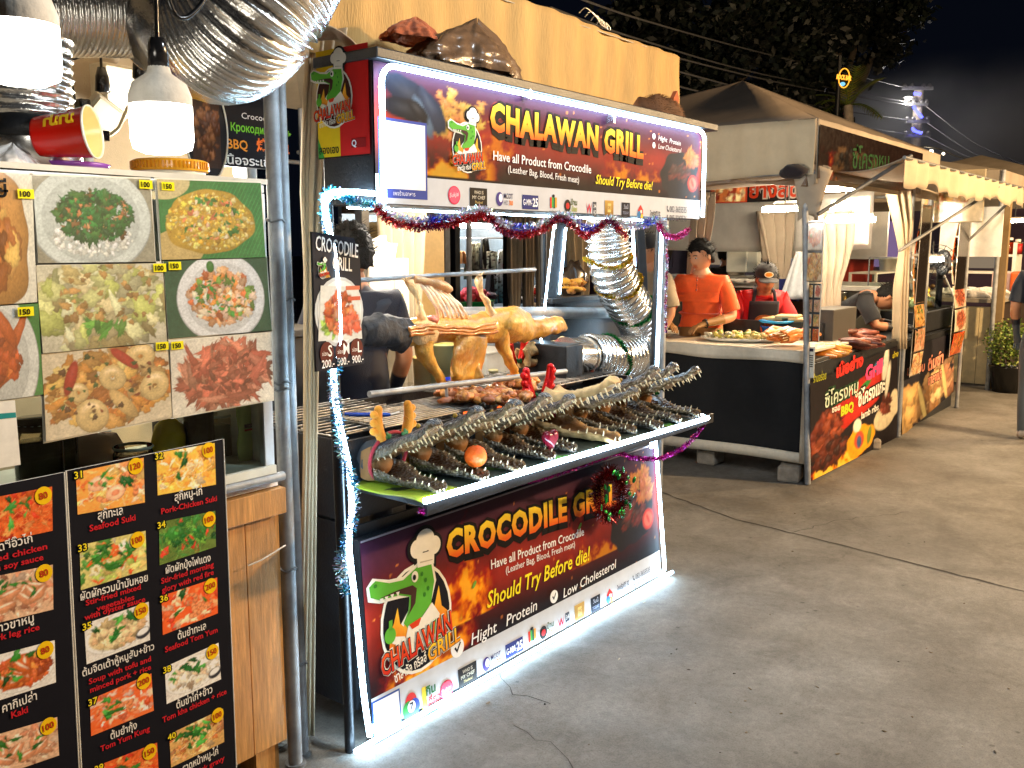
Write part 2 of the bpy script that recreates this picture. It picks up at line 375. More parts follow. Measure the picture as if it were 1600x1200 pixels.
# ---------------------------------------------------------------- ground
def ground():
    m = bpy.data.materials.new('worn_concrete'); m.use_nodes = True; nt = m.node_tree; N, L = nt.nodes, nt.links; b = N['Principled BSDF']
    tc = N.new('ShaderNodeTexCoord').outputs['Object']
    def noise(sc, det=8, ro=0.65, dist=0.0):
        n = N.new('ShaderNodeTexNoise'); n.inputs['Scale'].default_value = sc; n.inputs['Detail'].default_value = det
        n.inputs['Roughness'].default_value = ro; n.inputs['Distortion'].default_value = dist; L.new(tc, n.inputs['Vector']); return n.outputs[0]
    def ramp(x, a, c0, bb, c1):
        r = N.new('ShaderNodeValToRGB'); r.color_ramp.elements[0].position = a; r.color_ramp.elements[0].color = (*c0, 1)
        r.color_ramp.elements[1].position = bb; r.color_ramp.elements[1].color = (*c1, 1); L.new(x, r.inputs[0]); return r.outputs[0]
    def mix(mode, f, a, c):
        k = N.new('ShaderNodeMix'); k.data_type = 'RGBA'; k.blend_type = mode; k.inputs[0].default_value = f; L.new(a, k.inputs[6]); L.new(c, k.inputs[7]); return k.outputs[2]
    base = ramp(noise(0.9), 0.32, (0.185, 0.172, 0.152), 0.68, (0.32, 0.30, 0.27))
    c = mix('MULTIPLY', 0.65, base, ramp(noise(3.2, 10, 0.7, 0.6), 0.34, (0.5, 0.48, 0.46), 0.58, (1, 1, 1)))
    c = mix('MULTIPLY', 0.7, c, ramp(noise(34, 6, 0.7), 0.3, (0.62, 0.62, 0.62), 0.62, (1, 1, 1)))
    c = mix('MULTIPLY', 0.5, c, ramp(noise(160, 3, 0.7), 0.36, (0.45, 0.45, 0.45), 0.5, (1, 1, 1)))
    # dark droplets and gum marks
    vo = N.new('ShaderNodeTexVoronoi'); vo.inputs['Scale'].default_value = 5.5; vo.inputs['Randomness'].default_value = 1; L.new(tc, vo.inputs['Vector'])
    c = mix('MULTIPLY', 0.6, c, ramp(vo.outputs['Distance'], 0.035, (0.25, 0.24, 0.23), 0.06, (1, 1, 1)))
    c = mix('MULTIPLY', 0.5, c, ramp(noise(0.38, 5, 0.6, 1.2), 0.42, (0.55, 0.53, 0.5), 0.56, (1, 1, 1)))
    c = mix('MULTIPLY', 0.8, c, ramp(noise(1.6, 12, 0.78, 1.5), 0.60, (1, 1, 1), 0.70, (0.5, 0.48, 0.45)))
    L.new(c, b.inputs['Base Color'])
    L.new(ramp(noise(2.2, 6), 0.35, (0.5,)*3, 0.65, (0.85,)*3), b.inputs['Roughness']); b.inputs['Specular IOR Level'].default_value = 0.35
    bp = N.new('ShaderNodeBump'); bp.inputs['Strength'].default_value = 0.5; bp.inputs['Distance'].default_value = 0.006
    L.new(noise(60, 8, 0.75), bp.inputs['Height']); L.new(bp.outputs[0], b.inputs['Normal'])
    g = M(); g.add([(-60, -60, 0), (160, -60, 0), (160, 120, 0), (-60, 120, 0)], [(0, 1, 2, 3)]); g.build('ground', m, org=(0, 0, 0), kind='structure')
    j = M()                                   # expansion joint and hairline cracks
    jm = mat('crack_dirt', (0.05, 0.043, 0.036), 0.95, nz=0.4, ns=25)
    def crack(pts, w, seed, jit=0.02, step=0.06):
        r = random.Random(seed); P = [gz(*p) for p in pts]; out = []
        for a, b2 in zip(P, P[1:]):
            n = max(2, int((b2-a).length/step))
            for i in range(n): out.append(a.lerp(b2, i/n)+V((r.uniform(-jit, jit), r.uniform(-jit, jit), 0)))
        out.append(P[-1]); vs = []
        for i, p in enumerate(out):
            t = (out[min(i+1, len(out)-1)]-out[max(0, i-1)]); t.normalize(); q = V((-t.y, t.x, 0))*w*r.uniform(0.4, 1.2)
            vs += [(p.x-q.x, p.y-q.y, 0.002), (p.x+q.x, p.y+q.y, 0.002)]
        j.add(vs, [(2*i, 2*i+1, 2*i+3, 2*i+2) for i in range(len(out)-1)])
    crack([(985, 752), (1150, 812), (1330, 856), (1640, 935)], 0.0085, 1, 0.006)
    crack([(735, 1022), (775, 1050), (800, 1085), (860, 1100)], 0.003, 2)
    crack([(1240, 832), (1300, 815), (1420, 800)], 0.0025, 3)
    crack([(800, 1130), (860, 1165), (900, 1210)], 0.002, 4)
    j.build('ground_crack', jm, org=(0, 0, 0.0), kind='structure')
ground()
def litter():
    m = M(); r = random.Random(12)
    for i in range(90):
        p = gz(r.uniform(560, 1590), r.uniform(690, 1195)); s = r.uniform(0.0015, 0.0045)
        if p.y > 1.95 and p.x < 9: continue
        m.ball((p.x, p.y, s*0.4), (s*r.uniform(0.8, 3.0), s, s*0.45), 6, 0, lin(r.choice([(60, 52, 44), (40, 34, 28), (120, 104, 84), (90, 70, 44), (170, 160, 140)])), rough=0.6, seed=i, sm=False, rot=MX.Rotation(r.random()*6, 3, 'Z'))
    m.build('ground_grit', MT['matte'], org=(0, 0, 0), kind='stuff', label='scattered grit and crumbs on the paved lane')
litter()
# ================================================================= the crocodile grill stall
def smooth_path(pts, n=8):
    P = [V(p) for p in pts]; out = []
    for i in range(len(P)-1):
        p0, p1, p2, p3 = P[max(0, i-1)], P[i], P[i+1], P[min(len(P)-1, i+2)]
        for k in range(n):
            t = k/n; out.append(0.5*((2*p1)+(p2-p0)*t+(2*p0-5*p1+4*p2-p3)*t*t+(3*p1-p0-3*p2+p3)*t**3))
    return out+[P[-1]]
def even_path(pts, step):
    P = smooth_path(pts, 24); out = [P[0]]; acc = 0
    for a, b in zip(P, P[1:]):
        d = (b-a).length
        while acc+d >= step and d > 0:
            a = a.lerp(b, (step-acc)/d); d = (b-a).length; acc = 0; out.append(a)
        acc += d
    return out
def tinsel(name, pts, r, cols, label, n=1500, cat='tinsel garland', group='tinsel garlands', parent=None, seed=1, width=0.0016):
    rr = random.Random(seed); P = smooth_path(pts, 8); seg = [(b-a).length for a, b in zip(P, P[1:])]; tot = sum(seg); m = M()
    cum = [0]
    for x in seg: cum.append(cum[-1]+x)
    import bisect
    for _ in range(int(n*tot)):
        d = rr.random()*tot; i = min(bisect.bisect(cum, d)-1, len(seg)-1); a = P[i].lerp(P[i+1], (d-cum[i])/(seg[i]+1e-9))
        t = (P[i+1]-P[i]).normalized(); q = V((rr.gauss(0, 1), rr.gauss(0, 1), rr.gauss(0, 1))); q = (q-t*q.dot(t)*0.6).normalized()
        w = q.orthogonal().normalized(); w = MX.Rotation(rr.random()*6.28, 3, q)@w
        c = cols[int(d/tot*len(cols)*3.999+rr.random()*1.3) % len(cols)] if len(cols) > 1 else cols[0]
        k = rr.uniform(0.55, 1.05); l = lin([min(255, x*rr.uniform(0.8, 1.1)) for x in c])
        tip = a+q*r*k+t*rr.uniform(-0.3, 0.3)*r
        m.add([a-w*width, a+w*width, tip+w*width*0.8, tip-w*width*0.8], [(0, 1, 2, 3)], 0, l)
    if parent is not None: return m.build(name, MT['tinsel'], parent)
    return m.build(name, MT['tinsel'], label=label, cat=cat, group=group)

def flames(p, u0, u1, v0, v1, seed, amt=1.0):
    """orange printed flames rising in the picture p between fractions u0-u1, v0-v1"""
    h, w = p.h, p.w; r = np.random.default_rng(seed)
    n = fbm(h, w, 7, r, 4); n2 = fbm(h, w, 16, r, 3); Y, X = np.mgrid[0:h, 0:w]; u, v = X/w, Y/h
    k = np.clip((v-v0)/(v1-v0), 0, 1); side = np.clip(np.minimum(u-u0, u1-u)/(0.25*(u1-u0)), 0, 1)
    it = np.clip((n*0.9+n2*0.7-0.42-k*0.75)*2.6, 0, 1)*side*(v >= v0)*amt*0.85
    c = np.stack([np.clip(it*1.7, 0, 1), np.clip(it*1.5-0.45, 0, 1)*0.62, np.clip(it*1.6-1.1, 0, 1)*0.12], -1)
    al = np.clip(it*1.2, 0, 0.85)[..., None]; p.i = p.i*(1-al)+c*al
def banner_picture(w, h, seed):
    p = Picture(w, h, (40, 14, 16), seed, 0.2); Y, X = np.mgrid[0:h, 0:w]; u, v = X/w, Y/h
    def band(c0, a, b): return np.exp(-((v-a)/b)**2)[..., None]*np.array(lin(c0))
    p.i = np.array(lin((13, 12, 16)))+band((176, 46, 28), 0.46, 0.22)*(0.6+0.8*fbm(h, w, 30, p.r))[..., None]+band((92, 44, 74), 0.86, 0.2)*0.8
    p.i[v > 0.97] *= 0.8
    flames(p, 0.06, 0.30, 0.02, 0.75, seed+1); flames(p, 0.55, 0.97, 0.2, 0.72, seed+2, 0.8); flames(p, 0.2, 0.36, 0.25, 0.95, seed+3, 0.7)
    p.i *= 0.6
    for _ in range(60):
        p.blob(p.r.random(), p.r.random(), 0.0015+0.002*p.r.random(), 0.002, 0, (255, 150, 60), flat=1)
    return p
def tray_and_tomato(p, x, y, k):
    """black tray of roast crocodile and a slice of tomato, printed"""
    a = p.w/p.h
    p.blob(x, y, 0.078*k, 0.055*k, 0.45, (34, 28, 28), flat=0.7, jag=0.08)
    for i in range(26): p.blob(x-0.035*k+0.07*k*p.r.random(), y+a*(0.035*k*(p.r.random()-0.4)), 0.016*k, 0.007*k, 0.5, (70+60*p.r.random(), 46, 34), jag=0.2)
    for i in range(18): p.blob(x+0.025*k+0.04*k*p.r.random(), y+a*k*(0.028+0.03*p.r.random()), 0.014*k, 0.009*k, p.r.random()*3, (196, 96+40*p.r.random(), 50), jag=0.25)
    p.blob(x+0.052*k, y-a*0.018*k, 0.021*k, 0.021*k, 0, (206, 58, 42), flat=0.7); p.blob(x+0.052*k, y-a*0.018*k, 0.015*k, 0.015*k, 0, (232, 110, 80), flat=0.8)
    p.blob(x+0.052*k, y-a*0.018*k, 0.005*k, 0.014*k, 0.5, (200, 60, 44), flat=0.8)

def emblem(p, cx, cy, k, rot=0.0, word=True, back=(22, 22, 30)):
    """crocodile cook emblem of the stall, k = radius of the disc"""
    def q(x, y): c, s = math.cos(rot), math.sin(rot); return (cx+k*(x*c-y*s), cy+k*(x*s+y*c))
    def po(pts, col, l, c2=None): p.poly([q(*a) for a in pts], col, l, c2)
    def el(x, y, a, b, col, l, r=0.0): p.ell(*q(x, y), a*k, b*k, col, l, r+rot)
    G, GD, WH, BK = (96, 178, 58), (60, 130, 44), (244, 240, 228), (24, 24, 30)
    el(0, -0.05, 1.07, 1.17, WH, 4); el(0, -0.05, 1.0, 1.1, back, 5)
    for x, s in ((-0.62, 1.0), (0.62, 1.25), (0.38, 0.7), (-0.3, 0.6)):
        po([(x-0.28*s, -0.75), (x+0.3*s, -0.75), (x+0.26*s, -0.15*s), (x+0.1*s, 0.0), (x+0.06*s, 0.45*s-0.1), (x-0.08*s, 0.05), (x-0.2*s, -0.1)], (230, 70, 24), 6+0.3*x, (252, 200, 60))
    for o, l, c in ((0.07, 5.5, WH), (0.0, 7, G)):                                     # head with long open snout to the left
        po([(0.5+o, 1.02), (0.12, 1.06+o), (-0.35, 0.88+o), (-0.75, 0.93+o), (-1.12-o, 1.08+o), (-1.3-o, 1.0), (-1.28-o, 0.78-o), (-1.05, 0.66-o), (-0.5, 0.6-o), (-0.2, 0.48), (-0.26, 0.2), (-0.42-o, -0.02), (-0.32, -0.16-o), (0.1, -0.06), (0.42, 0.15), (0.56+o, 0.6)], c, l)
    po([(-1.05, 0.7), (-0.5, 0.64), (-0.16, 0.5), (-0.2, 0.24), (-0.3, 0.08), (-0.05, 0.3), (0.02, 0.6), (-0.1, 0.7), (-0.5, 0.72)], (70, 44, 40), 8)
    for x in (-1.0, -0.86, -0.7, -0.54): po([(x-0.05, 0.69), (x+0.05, 0.68), (x, 0.58)], WH, 9)
    el(-0.02, 0.86, 0.1, 0.12, WH, 9); el(-0.04, 0.85, 0.05, 0.06, BK, 10); el(-1.14, 0.98, 0.05, 0.04, GD, 9)
    for x, y in ((0.3, 0.7), (0.36, 0.5), (0.24, 0.4), (0.2, 0.86)): el(x, y, 0.035, 0.05, GD, 9)
    for o, l, c in ((0.08, 5.2, BK), (0.0, 8, WH)):                                    # cook's hat
        po([(0.08-o, 1.02-o), (0.58+o, 0.98-o), (0.62+o, 1.28), (0.08-o, 1.3)], c, l)
        el(0.1, 1.42, 0.2+o, 0.2+o, c, l+0.25); el(0.36, 1.55, 0.28+o, 0.24+o, c, l+0.5); el(0.62, 1.38, 0.2+o, 0.2+o, c, l+0.75)
    po([(0.16, 1.1), (0.54, 1.07), (0.54, 1.09), (0.16, 1.13)], (190, 184, 170), 9)
    po([(-0.3, -0.12), (0.12, -0.06), (0.45, 0.16), (0.66, -0.15), (0.5, -0.7), (-0.25, -0.72), (-0.42, -0.3), (-0.75, -0.2), (-0.78, -0.34), (-0.45, -0.5)], WH, 7.5)
    po([(-0.28, -0.1), (0.1, -0.05), (0.0, -0.2), (-0.2, -0.22)], (214, 66, 34), 9)
    for x, y in ((-0.08, -0.35), (-0.06, -0.5), (0.14, -0.33), (0.16, -0.48)): el(x, y, 0.028, 0.028, BK, 9)
    el(-0.83, -0.15, 0.16, 0.17, G, 9); po([(-0.86, -0.05), (-0.76, -0.05), (-0.74, 0.16), (-0.84, 0.16)], G, 9); el(0.48, -0.38, 0.15, 0.16, G, 9, 0.3)
    po([(0.1, -0.7), (0.5, -0.7), (0.75, -0.45), (0.95, -0.42), (0.7, -0.62)], G, 8.5)
    if word:
        a = rot+0.14
        for off, l, c, c2 in ((0.085, 10, WH, None), (0.055, 11, BK, None), (0.02, 12, (206, 44, 28), (240, 90, 40))):
            p.text('CHALAWAN', *q(-1.12, -0.92), 0.44*k, c, l, w=2.2*k, off=off, rot=a, shear=0.15, col2=c2)
            p.text('GRILL', *q(0.22, -1.08), 0.34*k, c if l != 12 else (240, 150, 24), l, w=1.05*k, off=off, rot=a, shear=0.15, col2=(252, 214, 60) if l == 12 else None)
        p.text('ชาลาวัล กริลล์', *q(-0.8, -1.16), 0.2*k, WH, 12, w=0.98*k, off=0.02, rot=a)

def sponsor_row(p, pts, h):
    """broadcaster and partner marks along the white strip; pts = picture positions of their centres"""
    fn = []
    def c(i): return p.at(*pts[i])
    hh = h
    u, v = c(0); p.ell(u, v, hh*0.5, hh*0.5, (214, 52, 84), 3); p.text('Sukjai', u, v-hh*0.08, hh*0.24, (250, 220, 226), 4, w=hh*0.8, al='c', shear=0.3, rot=0.15); p.ell(u, v, hh*0.44, hh*0.44, (226, 90, 116), 3.5)
    u, v = c(1); p.rect(u-hh*0.75, v-hh*0.5, u+hh*0.75, v+hh*0.5, (34, 28, 24), 3); p.text('WHO IS', u, v+hh*0.16, hh*0.2, (226, 214, 190), 4, w=hh*0.8, al='c'); p.text('MY CHEF', u, v-hh*0.12, hh*0.2, (226, 214, 190), 4, w=hh*1.1, al='c'); p.text('Thailand', u, v-hh*0.36, hh*0.15, (196, 170, 110), 4, w=hh*0.7, al='c', shear=0.3)
    u, v = c(2); p.ell(u-hh*0.42, v+hh*0.02, hh*0.32, hh*0.4, (72, 58, 130), 3); p.ell(u-hh*0.34, v+hh*0.08, hh*0.18, hh*0.24, (236, 234, 244), 4); p.text('MCOT', u-hh*0.02, v+hh*0.08, hh*0.3, (60, 56, 90), 3, w=hh*0.85, off=0.01); p.text('HD', u-hh*0.02, v-hh*0.3, hh*0.28, (120, 120, 140), 3, w=hh*0.4); p.text('30', u+hh*0.46, v-hh*0.3, hh*0.28, (236, 130, 40), 3, w=hh*0.38, off=0.02)
    u, v = c(3); p.rect(u-hh*0.8, v-hh*0.42, u+hh*0.8, v+hh*0.42, (44, 50, 112), 3); p.text('G-MM-', u-hh*0.74, v-hh*0.18, hh*0.36, (236, 236, 246), 4, w=hh*0.9, off=0.02); p.text('25', u+hh*0.2, v-hh*0.24, hh*0.5, (250, 250, 255), 4, w=hh*0.54, off=0.03)
    u, v = c(4)
    for k, cc in enumerate(((214, 60, 40), (64, 160, 70), (40, 90, 60), (226, 150, 40))): p.rect(u-hh*0.36+k*hh*0.18, v-hh*0.25+0.05*hh*(k % 2), u-hh*0.18+k*hh*0.18, v+hh*0.42, cc, 3)
    p.ell(u, v+hh*0.5, hh*0.14, hh*0.1, (30, 30, 30), 3); p.text('workpoint', u, v-hh*0.55, hh*0.22, (40, 40, 44), 3, w=hh*0.9, al='c')
    u, v = c(5); p.ell(u-hh*0.36, v, hh*0.36, hh*0.4, (38, 30, 26), 3); p.ell(u-hh*0.36, v, hh*0.2, hh*0.2, (190, 40, 40), 4); p.text('บ้าน', u+hh*0.0, v+hh*0.08, hh*0.34, (70, 90, 40), 4, w=hh*0.7, off=0.02); p.text('น้อย', u+hh*0.1, v-hh*0.32, hh*0.3, (150, 160, 40), 4, w=hh*0.6, off=0.02)
    u, v = c(6); p.poly([(u-hh*0.6, v+hh*0.4), (u-hh*0.4, v-hh*0.35), (u-hh*0.24, v+hh*0.1), (u-hh*0.08, v-hh*0.35), (u+hh*0.1, v+hh*0.4), (u-hh*0.08, v-hh*0.02), (u-hh*0.24, v+hh*0.35), (u-hh*0.4, v-hh*0.02)], (196, 46, 66), 3); p.rect(u+hh*0.2, v-hh*0.45, u+hh*0.62, v+hh*0.45, (70, 74, 84), 3); p.text('34', u+hh*0.41, v+hh*0.04, hh*0.28, (240, 240, 240), 4, al='c', w=hh*0.32); p.text('HD', u+hh*0.41, v-hh*0.36, hh*0.28, (240, 240, 240), 4, al='c', w=hh*0.32)
    u, v = c(7); p.rect(u-hh*0.55, v-hh*0.5, u+hh*0.55, v+hh*0.5, (132, 96, 40), 3, (190, 150, 74)); p.rect(u-hh*0.22, v-hh*0.28, u+hh*0.22, v+hh*0.3, (226, 190, 110), 4); p.text('ONE', u, v-hh*0.1, hh*0.26, (110, 76, 26), 5, al='c', w=hh*0.36)
    u, v = c(8); p.rect(u-hh*0.55, v-hh*0.5, u+hh*0.55, v+hh*0.5, (26, 28, 40), 3); p.text('วันนี้', u, v+hh*0.08, hh*0.26, (190, 196, 214), 4, al='c', w=hh*0.6); p.text('TODAY', u, v-hh*0.3, hh*0.2, (150, 160, 190), 4, al='c', w=hh*0.8)
    u, v = c(9); p.poly([(u-hh*0.36, v-hh*0.45), (u+hh*0.36, v-hh*0.45), (u+hh*0.36, v+hh*0.15), (u, v+hh*0.5), (u-hh*0.36, v+hh*0.15)], (196, 50, 44), 3); p.ell(u-hh*0.2, v-hh*0.2, hh*0.24, hh*0.26, (60, 120, 170), 4); p.ell(u+hh*0.18, v-hh*0.3, hh*0.18, hh*0.16, (230, 190, 60), 4); p.rect(u-hh*0.06, v-hh*0.1, u+hh*0.2, v+hh*0.12, (236, 226, 210), 4)
    u, v = c(10); p.text('ไทยรัฐทีวี 32', u, v-hh*0.14, hh*0.32, (52, 52, 56), 3, al='c', w=hh*1.5, off=0.02)
def phone(p, u, v, h, t, w):
    p.poly([(u, v+h*0.9), (u+h*0.22, v+h), (u+h*0.3, v+h*0.72), (u+h*0.2, v+h*0.6), (u+h*0.4, v+h*0.28), (u+h*0.58, v+h*0.34), (u+h*0.72, v+h*0.1), (u+h*0.5, v-h*0.05), (u+h*0.18, v+h*0.25)], (40, 40, 44), 3)
    p.text(t, u+h*0.95, v, h, (62, 62, 66), 3, w=w)
def tick(p, u, v, r):
    p.ell(u, v, r, r, (240, 240, 240), 3); p.poly([(u-r*0.5, v+r*0.05), (u-r*0.3, v+r*0.2), (u-r*0.1, v-r*0.15), (u+r*0.4, v+r*0.55), (u+r*0.55, v+r*0.42), (u-r*0.1, v-r*0.5)], (30, 26, 30), 4)
def title(p, t, p0, p1, hp, rot=0):
    for off, l, c, c2, dy in ((0.14, 3, (18, 12, 14), None, 6), (0.13, 4, (18, 12, 14), None, 0), (0.05, 6, (232, 92, 28), (252, 226, 60), 0)):
        p.textp(t, (p0[0], p0[1]+dy), (p1[0], p1[1]+dy), hp, c, l, off=off, col2=c2, space=1.1, bounce=0.03)

# ---------------------------------------------------------------- upper light box sign
YS = 1.925
def upper_sign():
    tl, tr = gy(580, 80, YS), gy(1096, 205, YS); bl, br = gy(588, 314, YS), gy(1087, 354, YS)
    x0, x1, z0, z1 = 1.838, 3.80, 1.668, 2.055
    t = thing('light_box_sign', 'black light box sign with red fire banner lettered CHALAWAN GRILL above the grill', 'sign', (2.8, 2.04, z0))
    m = M(); m.bb((x0, YS+0.004, z0), (x1, 2.14, z1)); m.build('sign_box', MT['blacksteel'], t, bevel=0.004)
    m = M(); m.bb((x0-0.012, YS-0.03, z1), (x1+0.1, 2.16, z1+0.03)); m.build('top_board', MT['blacksteel'], t, bevel=0.004)
    p = Print((x0+0.002, YS, z0+0.002)); w, h = x1-x0-0.004, z1-z0-0.004; vs = h*0.21
    pic = banner_picture(300, 60, 5)
    # dark roast crocodile in the upper left corner, fried pieces and tomato beside it
    for i in range(60): pic.blob(0.13+0.11*pic.r.random(), 0.42+0.42*pic.r.random(), 0.012, 0.008, pic.r.random()*3, (206, 120+50*pic.r.random(), 66), jag=0.25)
    for a, b, c2, d, r_, cc in ((0.075, 0.72, 0.07, 0.03, -0.5, (22, 30, 48)), (0.12, 0.62, 0.05, 0.022, -1.0, (40, 50, 70)), (0.06, 0.6, 0.05, 0.02, -0.2, (16, 20, 30)), (0.1, 0.55, 0.045, 0.014, -1.1, (90, 110, 130)), (0.09, 0.6, 0.03, 0.014, -0.8, (14, 16, 24))):
        pic.blob(a, b, c2, d, r_, cc, jag=0.06)
    pic.blob(0.275, 0.74, 0.018, 0.018, 0, (214, 76, 62), flat=0.6); pic.blob(0.275, 0.74, 0.012, 0.012, 0, (226, 110, 92), flat=0.7)
    tray_and_tomato(pic, 0.9, 0.33, 1.15)
    p.image(pic.done(0.1, 2.2), [(0, vs), (w, vs), (w, h), (0, h)], 1)
    p.rect(0, 0, w, vs, (196, 197, 200), 1)
    p.rect(0.012, 0.016, 0.208, 0.236, (60, 74, 150), 2); p.rect(0.02, 0.042, 0.2, 0.228, (236, 237, 240), 3); p.text('เพจร้านอาหาร', 0.11, 0.024, 0.012, (230, 230, 240), 4, al='c')
    title(p, 'CHALAWAN GRILL', (764, 203), (1004, 246), 42)
    p.textp('Have all Product from Crocodile', (769, 250), (922, 271), 15, (240, 238, 236), 6, off=0.012)
    p.textp('(Leather Bag, Blood, Fresh meat)', (792, 269), (903, 286), 11, (232, 230, 228), 6, off=0.006)
    p.textp('Should Try Before die!', (929, 287), (1018, 297), 15, (246, 226, 40), 6, shear=0.25, off=0.012)
    p.textp('Hight  Protein', (1027, 219), (1062, 228), 8, (236, 236, 236), 6, shear=0.2); p.textp('Low Cholesterol', (1027, 232), (1063, 239), 8, (236, 236, 236), 6, shear=0.2)
    for q in ((1021, 213), (1021, 227)): tick(p, *p.at(*q), 0.012)
    emblem(p, *p.at(729, 229), 0.066)
    sponsor_row(p, [(709, 305), (747, 308), (787, 312), (828, 316), (864, 319), (891, 322), (923, 326), (951, 325), (977, 328), (1000, 331), (1023, 334)], 0.056)
    a = p.at(1041, 331); phone(p, a[0], a[1], 0.026, '082-3655535', 0.15); a = p.at(1041, 345); phone(p, a[0], a[1], 0.026, '095-2242536', 0.15)
    p.build('printed_banner', MT['printm'], t)
    rp = M(); r = 0.05; pts = []
    for cx, cz, a0 in ((x1-0.01-r, z1-0.012-r, 0), (x0+0.012+r, z1-0.012-r, 90)):
        pts += [(cx+r*math.cos(R(a0+i*15)), YS-0.022, cz+r*math.sin(R(a0+i*15))) for i in range(7)]
    rp.tube([(x1-0.01, YS-0.022, z0+0.01)]+pts+[(x0+0.012, YS-0.022, z0+0.0)], 0.0075, 8); rp.build('led_rope', MT['led'], t)
    cl = M()
    for px in (824, 955): c = gy(px, 148 if px < 900 else 186, YS-0.02); cl.box(c, (0.012, 0.03, 0.03))
    cl.build('rope_clip', MT['steel'], t)
    # red and yellow side panel towards the neighbour stall
    sp = Print((x0-0.006, 2.15, 1.80), (0, -1, 0), (0, 0, 1)); W_, H = 0.215, 0.3
    sp.rect(0, 0, W_, H, (206, 36, 34), 1); sp.rect(0, 0, W_*0.44, H, (236, 196, 34), 1.5); sp.poly([(0, 0), (W_*0.13, 0), (0, 0.06)], (60, 150, 60), 2); sp.rect(0, 0, W_, 0.004, (30, 24, 22), 2)
    emblem(sp, 0.075, 0.17, 0.072, 0, True, (60, 26, 20)); sp.text('สองเอง', 0.004, 0.014, 0.022, (40, 30, 24), 3, w=0.085, off=0.02)
    sp.rect(0.14, 0.024, 0.2, 0.05, (150, 30, 30), 2); sp.text('Q', 0.143, 0.028, 0.018, (245, 245, 245), 3, off=0.02)
    sp.build('side_banner', MT['printm'], t)
upper_sign()

